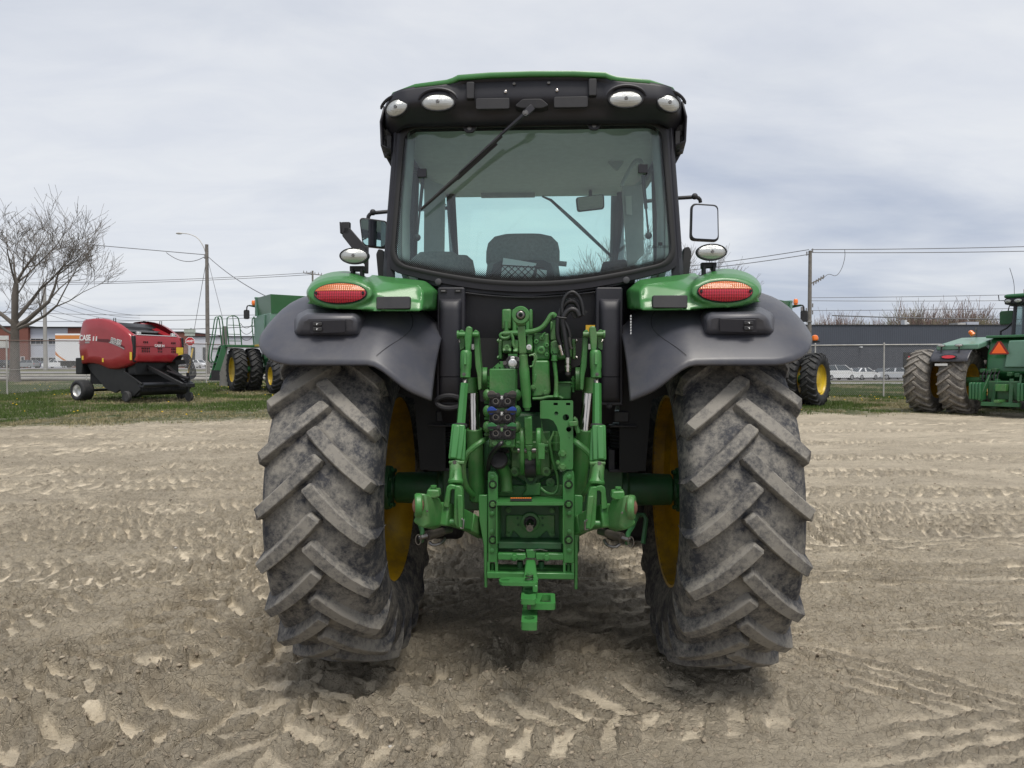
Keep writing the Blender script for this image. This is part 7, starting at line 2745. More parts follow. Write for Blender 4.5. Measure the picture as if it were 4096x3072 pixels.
# cab
cb = bpy.data.objects.new('cab', None); COL.objects.link(cb); cb.parent = BT; cb.location = (.25, .75, 0)
cx0, cx1 = -.70, .70
M_GLASSB = glass_mat('dark_teal_glass', (.50, .60, .59), .07)
Y0, Y1 = .70, 2.35
for x in (cx0, cx1):
    s = -1 if x < 0 else 1
    MB().tube([(x * 1.0, Y0, 2.45), (x * .96, Y0 + .08, 3.45)], .055, 8).build('rear_post', M_BLK, cb)
    MB().tube([(x * 1.02, Y0 + .8, 2.45), (x * .98, Y0 + .8, 3.45)], .05, 8).build('door_post', M_BLK, cb)
    MB().tube([(x * .9, Y1, 2.35), (x * .9, Y1 - .05, 3.45)], .05, 8).build('front_post', M_BLK, cb)
    g = MB()
    g.add([(x, Y0, 2.45), (x * 1.0, Y1, 2.4), (x * .95, Y1, 3.45), (x * .96, Y0 + .05, 3.45)], [(0, 1, 2, 3)])
    g.build('side_window', M_GLASSB, cb, smooth=0)
    m_ = bpy.data.objects.new('side_mirror', None); COL.objects.link(m_); m_.parent = cb
    MB().prism(round_poly([(s * .92, 1.3, 2.85), (s * 1.32, 1.35, 2.85), (s * 1.32, 1.35, 3.30), (s * .92, 1.3, 3.30)], .07), (0, .12, 0)).build('mirror_case', M_GREEN_D, m_, bevel=.02)
    MB().tube([(s * .80, 1.4, 3.42), (s * 1.05, 1.38, 3.46), (s * 1.08, 1.36, 3.28)], .02, 6).build('mirror_arm', M_BLKM, m_)
    MB().tube([(s * 1.02, .9, 3.60), (s * 1.14, .8, 3.60), (s * 1.16, .8, 3.78)], .015, 5).build('handrail', M_BLKM, cb)
g = MB()
g.add([(cx0, Y0, 2.45), (cx1, Y0, 2.45), (cx1 * .96, Y0 + .06, 3.45), (cx0 * .96, Y0 + .06, 3.45)], [(0, 1, 2, 3)])
g.build('rear_window', M_GLASSB, cb, smooth=0)
g = MB()
g.add([(cx0 * .9, Y1, 2.4), (cx1 * .9, Y1, 2.4), (cx1 * .9, Y1 - .05, 3.45), (cx0 * .9, Y1 - .05, 3.45)], [(0, 1, 2, 3)])
g.build('windscreen', M_GLASSB, cb, smooth=0)
MB().prism(round_poly([(-.74, Y0 - .08, 2.36), (.74, Y0 - .08, 2.36), (.74, Y1, 2.36), (-.74, Y1, 2.36)], .1), (0, 0, .10)).build('cab_base', M_CGRN, cb, bevel=.03)
blob([(2.45, .26, .25, 1.5, 0), (2.75, .27, .27, 1.5, 0), (2.80, .24, .1, 1.4, 0), (3.15, .22, .08, 1.36, 0), (3.25, .15, .06, 1.36, 0)], 'seat', M_SEATB, cb)
rf = MB()
rf.prism(round_poly([(-.92, Y0 - .22, 3.44), (.92, Y0 - .22, 3.44), (.92, Y1 + .2, 3.44), (-.92, Y1 + .2, 3.44)], .18), (0, 0, .20))
rf.build('roof_band', M_BLK, cb, bevel=.04)
rf = MB()
rf.prism(round_poly([(-.93, Y0 - .24, 3.64), (.93, Y0 - .24, 3.64), (.93, Y1 + .2, 3.64), (-.93, Y1 + .2, 3.64)], .18), (0, 0, .12))
rf.build('roof', M_CGRN, cb, bevel=.05)
for x in (-.78, -.50, .50, .78):
    oval_lamp('roof_lamp', (x, Y0 - .25, 3.54), .105, .055, (-.3 if x < -.6 else 0, -1, -.1), 0, cb, .05)
MB().rev((-.40, .9, 3.75), (0, 0, 1), [(0, .09), (.05, .10), (.16, .10), (.21, .05)], seg=14).build('beacon', mat('dull_amber_beacon', (.38, .11, .03), .4), cb)
MB().tube([(-.72, .8, 3.75), (-.73, .8, 4.15), (-.86, .8, 4.62)], .008, 5, smooth=2).build('aerial', M_BLKM, cb)
MB().tube([(-1.15, 1.0, 2.3), (-1.15, 1.0, 2.62), (-.98, 1.0, 2.72), (-.78, 1.0, 2.95)], .03, 6).build('grab_rail', M_BLKM, cb)
MB().cyl((-1.45, 1.3, 2.1), (-1.45, 1.3, 2.75), .03, seg=8).build('exhaust_guard_post', M_STEEL, BT)
# front half: bonnet
MB().prism([(-.55, 2.4, 1.3), (-.55, 2.4, 2.4), (-.55, 5.2, 2.2), (-.55, 5.3, 1.3)], (1.1, 0, 0)).build('bonnet', M_CGRN, BT, bevel=.08)
MB().cyl((-1.1, 3.9, 1.01), (1.1, 3.9, 1.01), .14, seg=14).build('front_axle', M_GREEN_D, BT)


# ---------------------------------------------------------------- street, fence, poles, trees, buildings, cars
M_ROAD = mat('bleached_asphalt', (.20, .195, .19), .9, var=.15, scale=.6, dirt=(.28, .26, .23), dirt_amt=.4, dirt_scale=.4)
M_CONC = mat('concrete_kerb', (.36, .34, .31), .9, var=.15, scale=2)


def strip(name, xs, y0, y1, lift, m, drop=0.0):
    mb = MB()
    rows = []
    for x in xs:
        rows.append([(x, y, gz(x, y) + lift) for y in np.linspace(y0(x), y1(x), 7)])
    mb.grid(rows)
    o = mb.build(name, m, None, smooth=60, solid=drop)
    tag(o, kind='structure')
    return o


xs_ = np.linspace(-75, 6, 55)
bend = lambda x: 8.0 * max(0, (x + 24) / 24) ** 1.6 if x > -24 else 0
strip('street', xs_, lambda x: 46.5 + bend(x), lambda x: 56.0 + bend(x), .05, M_ROAD)
strip('kerb', xs_, lambda x: 46.0 + bend(x), lambda x: 46.45 + bend(x), .14, M_CONC, .16)
strip('kerb', xs_, lambda x: 56.05 + bend(x), lambda x: 56.5 + bend(x), .14, M_CONC, .16)
strip('side_street', xs_, lambda x: 72 + bend(x), lambda x: 84 + bend(x), .05, M_ROAD)
strip('parking_lot', np.linspace(-130, 10, 40), lambda x: 112, lambda x: 168, .05, M_ROAD)
strip('street', np.linspace(14, 110, 30), lambda x: 60, lambda x: 66, .05, mat('pale_road', (.30, .29, .28), .9, var=.1, scale=.5))
strip('parking_lot', np.linspace(14, 130, 30), lambda x: 78, lambda x: 128, .05, M_ROAD)

# ---- chain-link fence
M_GALV = mat('galvanised_pipe', (.48, .47, .45), .55, .25, var=.2, scale=4, dirt=(.22, .17, .13), dirt_amt=.5, dirt_scale=.8)
M_GALVR = mat('rusty_fence_rail', (.21, .15, .125), .65, .3, var=.3, scale=2)
M_WIRE = mat('fence_wire', (.24, .24, .24), .55, .5)


def fence(label, pts, hgt, spacing_px, m_rail):
    F = thing('chain_link_fence', pts[0], 0, label, 'fence')
    inv = Vector(pts[0])
    for i, p in enumerate(pts):
        q = Vector(p) - inv
        MB().cyl(q + Vector((0, 0, -.3)), q + Vector((0, 0, hgt)), .032, seg=10).rev(q + Vector((0, 0, hgt)), (0, 0, 1), [(0, .04), (.05, .035), (.07, .01)], seg=10).build('post', M_GALV, F)
    for i in range(len(pts) - 1):
        a, b = Vector(pts[i]) - inv, Vector(pts[i + 1]) - inv
        MB().cyl(a + Vector((0, 0, hgt - .03)), b + Vector((0, 0, hgt - .03)), .024, seg=8).build('top_rail', m_rail, F)
        MB().cyl(a + Vector((0, 0, hgt * .45)), b + Vector((0, 0, hgt * .45)), .010, seg=6).build('mid_wire', M_GALV, F)
        # woven wire: crossed strands
        L_ = (b - a).length
        w = MB()
        cell = .085
        n = int((L_ + hgt) / cell)
        for k in range(n):
            for sg in (1, -1):
                t0 = k * cell - (hgt if sg > 0 else 0)
                z0, z1 = .04, hgt - .04
                s0, s1 = (t0, t0 + hgt) if sg > 0 else (t0, t0 - hgt)
                if sg < 0:
                    s0, s1 = t0, t0 - hgt
                # clip to the bay
                def clip(sa, za, sb, zb):
                    ts = [0, 1]
                    for lim in (0, L_):
                        if (sa - lim) * (sb - lim) < 0:
                            t = (lim - sa) / (sb - sa)
                            ts.append(t)
                    ts.sort()
                    best = None
                    for u, v in zip(ts, ts[1:]):
                        m_ = sa + (sb - sa) * (u + v) / 2
                        if 0 <= m_ <= L_ and v - u > 1e-4:
                            best = (u, v)
                    return best
                c_ = clip(s0, z0, s1, z1)
                if not c_:
                    continue
                pa = a.lerp(b, (s0 + (s1 - s0) * c_[0]) / L_) + Vector((0, 0, z0 + (z1 - z0) * c_[0]))
                pb = a.lerp(b, (s0 + (s1 - s0) * c_[1]) / L_) + Vector((0, 0, z0 + (z1 - z0) * c_[1]))
                w.tube([pa, pb], .0042, 3, cap=False)
        o = w.build('wire_mesh', M_WIRE, F, smooth=0)
        o['kind'] = 'stuff'
    return F


LF = [on_ground(px, d) for px, d in ((-420, 26.5), (28, 30.0), (345, 34.0), (610, 37.8), (826, 41.2), (1010, 45), (1300, 47), (1600, 46.5), (1900, 45), (2200, 43), (2500, 40), (2780, 36.8))]
fence('chain link fence with rusty top rail in front of the left street', LF, 2.32, 0, M_GALVR)
RF = [on_ground(px, d) for px, d in ((2790, 36.6), (3040, 33.6), (3260, 33.2), (3535, 32.4), (3810, 31.8), (4090, 31.2), (4380, 30.6))]
fence('chain link fence with pale top rail in front of the charcoal building', RF, 2.40, 0, M_GALV)


# ---- poles and wires
M_POLE = mat('weathered_wood_pole', (.17, .155, .14), .9, var=.25, scale=3, bump=.4, bscale=20)
M_POLEC = mat('concrete_pole', (.33, .32, .31), .85, var=.1, scale=2)
M_CABLE = mat('black_cable', (.13, .13, .14), .6)
M_INS = mat('grey_insulator', (.22, .21, .21), .4)


def pole(name, px, depth, py_top, r, label, m=None):
    p = on_ground(px, depth)
    top = at(px, py_top, depth).z
    P_ = thing(name, p, 0, label, 'utility pole')
    MB().rev((0, 0, -.3), (0, 0, 1), [(0, r * 1.15), (top - p.z + .3, r * .85)], seg=14).build('shaft', m or M_POLE, P_)
    return P_, p, top - p.z


P1, p1, h1 = pole('street_lamp_pole', 832, 62, 978, .165, 'wooden utility pole carrying a curved street lamp arm, beside the stop sign')
arm = [Vector((-.1, 0, h1 - .75)), Vector((-.25, 0, h1 - .2)), Vector((-.75, 0, h1 + .6)), Vector((-1.5, 0, h1 + .92)), Vector((-2.2, 0, h1 + .98))]
MB().tube(arm, .04, 6, smooth=2).build('lamp_arm', M_GALV, P1)
MB().ellipsoid((-2.38, 0, h1 + .96), .30, .12, .09, 14, 8).build('lamp_head', M_GALV, P1)
for z in (h1 - .9, h1 - 1.15):
    MB().ellipsoid((-.2, 0, z), .06, .06, .08, 8, 6).build('insulator', M_INS, P1)
P2, p2, h2 = pole('concrete_pole', 183, 100, 1130, .24, 'plain grey pole behind the bare tree, in front of the pale wall', M_POLEC)
P3, p3, h3 = pole('utility_pole', 3236, 60, 1003, .165, 'wooden utility pole with insulators rising behind the right fender')
P4, p4, h4 = pole('utility_pole', 1253, 120, 1083, .17, 'distant utility pole with a crossarm above the left fender')
MB().bar((-1.6, 0, h4 - .35), (1.6, 0, h4 - .75), .12, .14).build('crossarm', M_POLE, P4)
for k in (-1.5, -1.0, -.3, .4, 1.0, 1.5):
    MB().cyl((k, 0, h4 - .55 - k * .125 + .05), (k, 0, h4 - .55 - k * .125 + .38), .06, seg=6).build('insulator', M_INS, P4)
for dx, z in ((-.28, h3 - .25), (.2, h3 + .0), (-.28, h3 - 5.0), (-.55, h3 - 5.4), (.25, h3 - 4.6), (.25, h3 - 5.2)):
    MB().cyl((dx, 0, z - .15), (dx, 0, z + .18), .055, seg=7).build('insulator', M_INS, P3)
MB().bar((0, 0, h3 - 2.8), (1.2, 0, h3 - 2.2), .10, .10).build('bracket_arm', M_POLE, P3)
for k in range(5):
    MB().cyl((.3 + k * .2, 0, h3 - 2.9 + k * .13), (.35 + k * .2, 0, h3 - 2.55 + k * .13), .05, seg=6).build('insulator', M_INS, P3)
MB().rev((-.05, 0, h3 - 6.0), (0, 0, 1), [(0, .24), (.10, .24)], seg=12).build('pole_band', M_INS, P3)
MB().box(-.72, -.50, -.1, .1, h3 - 5.6, h3 - 4.7).build('fuse_cutout', M_INS, P3)
MB().tube([(1.2, 0, h3 - 2.2), (1.6, 0, h3 - 1.9), (2.2, 0, h3 - 2.2), (2.7, 0, h3 - 1.5), (2.95, 0, h3 - .5), (2.9, 0, h3 + .1)], .025, 5, smooth=2).build('jumper_wire', M_CABLE, P3)
MB().tube([(-.6, 0, h3 - 5.6), (-.7, 0, h3 - 6.3), (-.3, 0, h3 - 7.1), (-.1, 0, h3 - 7.4)], .025, 5, smooth=2).build('jumper_wire', M_CABLE, P3)


def cable(label, a, b, sag, r=.02, n=14, mid=None):
    a, b = Vector(a), Vector(b)
    pts = []
    for i in range(n + 1):
        t = i / n
        p = a.lerp(b, t)
        p.z -= 4 * sag * t * (1 - t)
        pts.append(p - a)
    o = MB().tube(pts, r, 5).build('overhead_cable', M_CABLE, None)
    o.location = a
    return tag(o, label, 'cable', 'overhead power and telephone cables')


tp = p1 + Vector((0, 0, h1 - .9))
cable('overhead cable from the lamp pole into the bare tree', at(360, 979, 62), tp, .0, .032)
cable('sagging loop of cable hanging left of the lamp pole', at(665, 1010, 62), tp + Vector((-.1, 0, -.1)), .62, .030)
cable('cable running down from the lamp pole to behind the green combine', tp + Vector((.1, 0, -.15)), at(1075, 1190, 47), .25, .030)
cable('left guy wire of the lamp pole', tp + Vector((-.05, 0, -.5)), at(775, 1330, 70), 0, .022)
cable('right guy wire of the lamp pole', tp + Vector((.05, 0, -.3)), at(890, 1270, 56), 0, .020)
for k, (ya, yb, yc) in enumerate(((1133, 1130, 1090), (1140, 1137, 1098), (1242, 1262, 1256), (1282, 1278, 1262))):
    dd = 118 + k * 3
    cable(('upper pair, higher cable crossing the sky behind the lamp pole', 'upper pair, lower cable crossing the sky behind the lamp pole', 'thin cable low in the sky behind the baler', 'lowest cable just above the baler')[k], at(-150, ya, dd), at(1253, yc, 120), .5, .045)
cable('telephone cable crossing behind the street name sign', at(680, 1316, 64), at(1100, 1298, 60), .12, .035)
for k in range(5):
    cable(('topmost', 'second highest', 'middle', 'second lowest', 'lowest')[k] + ' of five service cables fanning from the grey pole', p2 + Vector((.1, 0, h2 - .8 - k * .9)), at(560, 1262 + k * 10, 118), .8, .028)
t3 = p3 + Vector((0, 0, h3))
cable('upper power line from the pole to the right edge', t3 + Vector((.1, 0, .1)), at(4300, 980, 66), .10, .034)
cable('second power line from the pole to the right edge', t3 + Vector((.2, 0, -.15)), at(4300, 1000, 66), .10, .034)
cable('upper power line running left behind the cab', t3 + Vector((-.1, 0, .1)), at(2700, 1070, 66), .10, .032)
cable('second power line running left behind the cab', t3 + Vector((-.1, 0, -.3)), at(2700, 1086, 66), .10, .032)
for k, (ya, yb) in enumerate(((1191, 1174), (1203, 1200), (1242, 1230))):
    cable(('thin wire level with the cab roof of the right tractor', 'thin wire level with the roof lamps of the right tractor', 'thin wire level with the mirror of the right tractor')[k], at(3240, ya, 105), at(4250, yb, 105), .1, .040)
cable('thick black cable sagging above the charcoal roof', at(3330, 1262, 58), at(4250, 1276, 66), .12, .05)


# ---- bare trees
def branch_tree(mb, p, d, ln, r, lvl, maxlvl, g, spread=.55, up=.12, rmin=.0085):
    """recursive tapered limbs"""
    n = 3 if lvl < 2 else 2
    pts = [Vector(p)]
    rs = [r]
    dd = Vector(d).normalized()
    for i in range(n):
        dd = (dd + Vector((g.uniform(-.16, .16), g.uniform(-.16, .16), g.uniform(-.06, .14) + up * .4))).normalized()
        pts.append(pts[-1] + dd * (ln / n))
        rs.append(r * (1 - .42 * (i + 1) / n))
    sides = 8 if lvl == 0 else (6 if lvl == 1 else (4 if lvl < 4 else 3))
    mb.tube(pts, [max(q, rmin) for q in rs], sides, cap=False)
    if lvl >= maxlvl:
        return
    kids = g.choice((2, 3, 3)) if lvl < 3 else g.choice((3, 3, 4, 5))
    for k in range(kids):
        t = 1.0 if k == 0 else g.uniform(.35, 1.0)
        i = min(n - 1, int(t * n))
        base = pts[i].lerp(pts[i + 1], t * n - i) if t < 1 else pts[-1]
        ax = Vector((g.uniform(-1, 1), g.uniform(-1, 1), g.uniform(-.3, .55))).normalized()
        nd = (dd * (1 - spread * .35 * (0 if k == 0 else 1)) + ax * spread * (.55 if k == 0 else 1.0)).normalized()
        branch_tree(mb, base, nd, ln * g.uniform(.62, .86), rs[-1] * (.86 if k == 0 else g.uniform(.5, .78)), lvl + 1, maxlvl, g, spread, up, rmin)


M_BARK = mat('grey_brown_bark', (.105, .090, .078), .95, var=.3, scale=6, bump=.5, bscale=14)
M_TWIG = mat('thin_twigs', (.14, .122, .108), .9)


def tree(name, location, label, trunk_h, trunk_r, limbs, lvl, seed, ln, group=None, spread=.55, rmin=.0085):
    g = random.Random(seed)
    T_ = thing(name, location, 0, label, 'tree', group)
    tr = MB()
    lean = Vector((g.uniform(-.02, .02), 0, 0))
    tr.rev((0, 0, -.2), (0.02, 0, 1), [(0, trunk_r * 1.55), (.35, trunk_r * 1.18), (.9, trunk_r), (trunk_h * .6, trunk_r * .9), (trunk_h + .25, trunk_r * .78)], seg=14)
    tr.build('trunk', M_BARK, T_, smooth=60)
    cr = MB()
    for (z, d, l, r) in limbs:
        branch_tree(cr, (.02 * z, 0, z), d, l, r, 1, lvl, g, spread, .10, rmin)
    cr.build('crown', M_TWIG, T_, smooth=60)
    return T_


tree('bare_tree', on_ground(58, 43.5), 'large bare tree with spreading twigs at the far left', 3.7, .27,
     [(3.3, (.80, .1, .62), 2.55, .17), (3.7, (-.12, .1, 1), 2.4, .19), (3.5, (-.75, -.2, .62), 2.4, .14), (2.9, (-.9, .1, .30), 2.3, .09), (3.75, (.25, -.3, 1), 2.3, .16),
      (3.2, (.97, -.1, .34), 3.1, .10), (3.8, (.55, .3, .9), 2.4, .14)], 6, 12, 3.0, spread=.74, rmin=.0085)
tree('bare_tree', on_ground(2530, 46), 'bare tree standing behind the tractor cab, seen through its rear window', 2.6, .20,
     [(2.5, (.35, 0, 1), 2.6, .12), (2.6, (-.35, .1, 1), 2.5, .12), (2.3, (.7, .1, .8), 2.6, .10), (2.2, (-.75, 0, .75), 2.5, .09), (2.6, (.05, -.3, 1), 2.7, .12)], 6, 31, 2.6, spread=.5)
tree('bare_tree', on_ground(2790, 50), 'bare tree top showing between the right mirror and the cab', 2.6, .18,
     [(2.5, (.3, 0, 1), 2.2, .11), (2.6, (-.35, .1, 1), 2.2, .11), (2.3, (.6, .1, .8), 2.2, .09), (2.2, (-.7, 0, .75), 2.2, .09)], 6, 44, 2.2, spread=.5)
# line of thin bare trees behind the charcoal building: a few meshes shared
protos = []
for k in range(6):
    g = random.Random(100 + k)
    cr = MB()
    nst = 9
    for j in range(nst):
        branch_tree(cr, (g.uniform(-.8, .8), g.uniform(-.8, .8), 0), (g.uniform(-.2, .2), g.uniform(-.2, .2), 1), g.uniform(2.0, 3.0), .07, 2, 5, g, .42, .16, .016)
    m_ = [mat('reddish_thicket', (.22, .155, .135), .9), mat('brown_thicket', (.21, .175, .14), .9), mat('greenish_thicket', (.23, .215, .13), .9)][k % 3]
    o = cr.build('bare_tree', m_, None, smooth=0)
    protos.append(o.data)
    bpy.data.objects.remove(o)
g = random.Random(5)
for k in range(84):
    px = 3240 + (k + g.random()) * 10.5
    dd = g.uniform(118, 135)
    x = (px - 2048) / F_PX * dd
    tall = 1.0
    if 3620 < px < 3720 or 3740 < px < 3930:
        tall = g.uniform(1.0, 1.35)
    o = link_mesh('bare_tree', protos[g.randrange(6)], None, (x, dd, 0), (0, 0, g.random() * 6))
    sc = g.uniform(1.10, 1.30) * tall
    o.scale = (sc * 1.05, sc * 1.05, sc * 1.12)
    tag(o, 'thin bare tree in the thicket above the charcoal roof', 'tree', 'bare trees behind the charcoal building')

# ---- buildings
M_BRICK = mat('red_brown_brick', (.165, .062, .046), .85, var=.12, scale=3, bump=.2, bscale=12)
M_PANEL = mat('pale_grey_panel', (.42, .44, .50), .6, var=.05, scale=.3)
M_PANELW = mat('white_grey_panel', (.52, .53, .57), .6, var=.05, scale=.3)
M_WIN = mat('dark_window_glass', (.018, .02, .026), .08, spec=.7)
M_FRAMEW = mat('white_window_frame', (.55, .56, .57), .5)
M_COPING = mat('dark_coping', (.02, .02, .022), .5)
DB = 165.0
sc = DB / F_PX


def X(px):
    return (px - 2048) * sc


def Zp(py):
    return CAM_H - (py - 1471) * sc


zb = 1.40
B1 = thing('office_building', (X(200), DB, zb), 0, 'two storey red brick and pale panel building behind the left street', 'building')


def bx(name, px0, px1, py0, py1, d0, d1, m, parent, oz=zb, ox=None, bevel=0):
    ox = X(200) if ox is None else ox
    o = MB().box(X(px0) - ox, X(px1) - ox, d0, d1, Zp(py1) - oz, Zp(py0) - oz).build(name, m, parent, smooth=0, bevel=bevel)
    return o


bx('brick_wall', -260, 115, 1309, 1480, 0, 22, M_BRICK, B1)
bx('panel_wall', 115, 269, 1312, 1480, .8, 22, M_PANEL, B1)
bx('brick_wall', 269, 420, 1310, 1480, .4, 22, M_BRICK, B1)
bx('coping', -262, 117, 1304, 1309, -.2, 22.2, M_COPING, B1)
bx('coping', 117, 422, 1307, 1311, -.1, 22.2, M_COPING, B1)
bx('rooftop_unit', 276, 330, 1290, 1307, 6, 12, mat('rooftop_brown', (.11, .10, .09), .7), B1)


def window(px0, px1, py0, py1, parent, ox, oz, nmul, d):
    f = MB()
    x0, x1, z0, z1 = X(px0) - ox, X(px1) - ox, Zp(py1) - oz, Zp(py0) - oz
    f.box(x0, x1, d - .10, d, z0, z0 + .14).box(x0, x1, d - .10, d, z1 - .14, z1).box(x0, x0 + .12, d - .10, d, z0 + .14, z1 - .14).box(x1 - .12, x1, d - .10, d, z0 + .14, z1 - .14)
    fr = f.build('window', M_FRAMEW, parent, smooth=0)
    n = nmul
    for k in range(n):
        a = x0 + .12 + (x1 - x0 - .24) * k / n
        b = x0 + .12 + (x1 - x0 - .24) * (k + 1) / n
        MB().box(a + .05, b - .05, d - .04, d - .01, z0 + .15, z1 - .15).build('pane', M_WIN, fr, smooth=0)
    return fr


for px0, px1, n in ((115, 176, 3), (186, 224, 2), (228, 262, 2)):
    window(px0, px1, 1352, 1378, B1, X(200), zb, n, .78)
    window(px0, px1, 1428, 1458, B1, X(200), zb, n, .78)
window(0, 18, 1343, 1392, B1, X(200), zb, 1, -.02)
window(20, 38, 1343, 1392, B1, X(200), zb, 1, -.02)
window(84, 100, 1426, 1450, B1, X(200), zb, 1, -.02)
bx('pale_poster', 2, 36, 1344, 1390, -.16, -.13, mat('pale_blind', (.5, .5, .48), .8), B1)
B2 = thing('workshop_building', (X(860), DB, zb), 0, 'brick and pale panel building behind the stop sign and lamp pole', 'building')
o2 = X(860)
bx('brick_wall', 640, 749, 1330, 1490, 0, 20, M_BRICK, B2, ox=o2)
bx('panel_wall', 749, 1040, 1348, 1490, .6, 20, M_PANELW, B2, ox=o2)
bx('coping', 636, 750, 1326, 1330, -.2, 20.2, M_COPING, B2, ox=o2)
bx('coping', 750, 1042, 1344, 1348, .3, 20.2, M_COPING, B2, ox=o2)
for px0, px1, py0, py1, n in ((760, 780, 1386, 1456, 1), (805, 822, 1387, 1456, 1), (842, 872, 1388, 1402, 2), (880, 930, 1388, 1402, 3)):
    window(px0, px1, py0, py1, B2, o2, zb, n, .58)
for px in (791, 808, 867):
    bx('roof_vent', px - 7, px + 7, 1336, 1345, 5, 9, M_PANELW, B2, ox=o2, bevel=.3)

DB = 95.0
sc = DB / F_PX
B3 = thing('warehouse', (X(3700), DB, 0), 0, 'long low charcoal metal warehouse behind the right fence', 'building')
o3 = X(3700)


def siding(name, col, ribs):
    m = mat(name, col, .55, var=.06, scale=.5)
    nt = m.node_tree; n = nt.nodes; L = nt.links.new
    tc = n.new('ShaderNodeTexCoord')
    w = n.new('ShaderNodeTexWave'); w.inputs['Scale'].default_value = ribs; w.bands_direction = 'X'
    L(tc.outputs['Object'], w.inputs['Vector'])
    bp = n.new('ShaderNodeBump'); bp.inputs['Strength'].default_value = .5; bp.inputs['Distance'].default_value = .04
    L(w.outputs['Fac'], bp.inputs['Height']); L(bp.outputs[0], n['Principled BSDF'].inputs['Normal'])
    return m


M_SIDE1 = siding('charcoal_ribbed_siding', (.052, .060, .078), 1.1)
M_SIDE2 = siding('charcoal_flat_siding', (.056, .061, .076), .35)
bx('upper_siding', 3060, 4500, 1302, 1383, -.10, 26, M_SIDE1, B3, 0, o3)
bx('lower_siding', 3060, 4500, 1383, 1530, 0, 26, M_SIDE2, B3, 0, o3)
bx('coping', 3055, 4505, 1299, 1302, -.2, 26.2, M_COPING, B3, 0, o3)
bx('entrance_shade_block', 3612, 3660, 1410, 1490, -.06, .3, M_DARK, B3, 0, o3)  # black block on the wall, paints the shade of a recess
lg = MB()
for a, b, c_, d in ((3630, 3638, 1424, 1431), (3638, 3646, 1429, 1438), (3645, 3652, 1423, 1431)):
    lg.box(X(a) - o3, X(b) - o3, -.12, -.07, Zp(d), Zp(c_))
lo_ = lg.build('red_emblem', mat('red_sign', (.45, .02, .03), .5), B3, smooth=0)
bx('wall_lamp', 3434, 3444, 1386, 1391, -.4, 0, M_FRAMEW, B3, 0, o3)
bx('roof_vent', 3682, 3692, 1272, 1299, 4, 5, M_FRAMEW, B3, 0, o3)
v = MB()
v.rev((X(3707) - o3, 5, Zp(1299)), (0, 0, 1), [(0, .28), (.35, .28), (.36, .34), (.52, .34), (.62, .18)], seg=16)
v.build('roof_vent', M_FRAMEW, B3)
bx('rooftop_unit', 3940, 3975, 1280, 1299, 6, 8, M_GALV, B3, 0, o3)
bx('rooftop_unit', 3980, 4030, 1276, 1299, 6, 8, M_PANEL, B3, 0, o3)

# ---- cars
M_TYRC = mat('car_tyre', (.015, .015, .016), .8)
M_RIMC = mat('alloy_wheel', (.45, .45, .46), .35, .8)


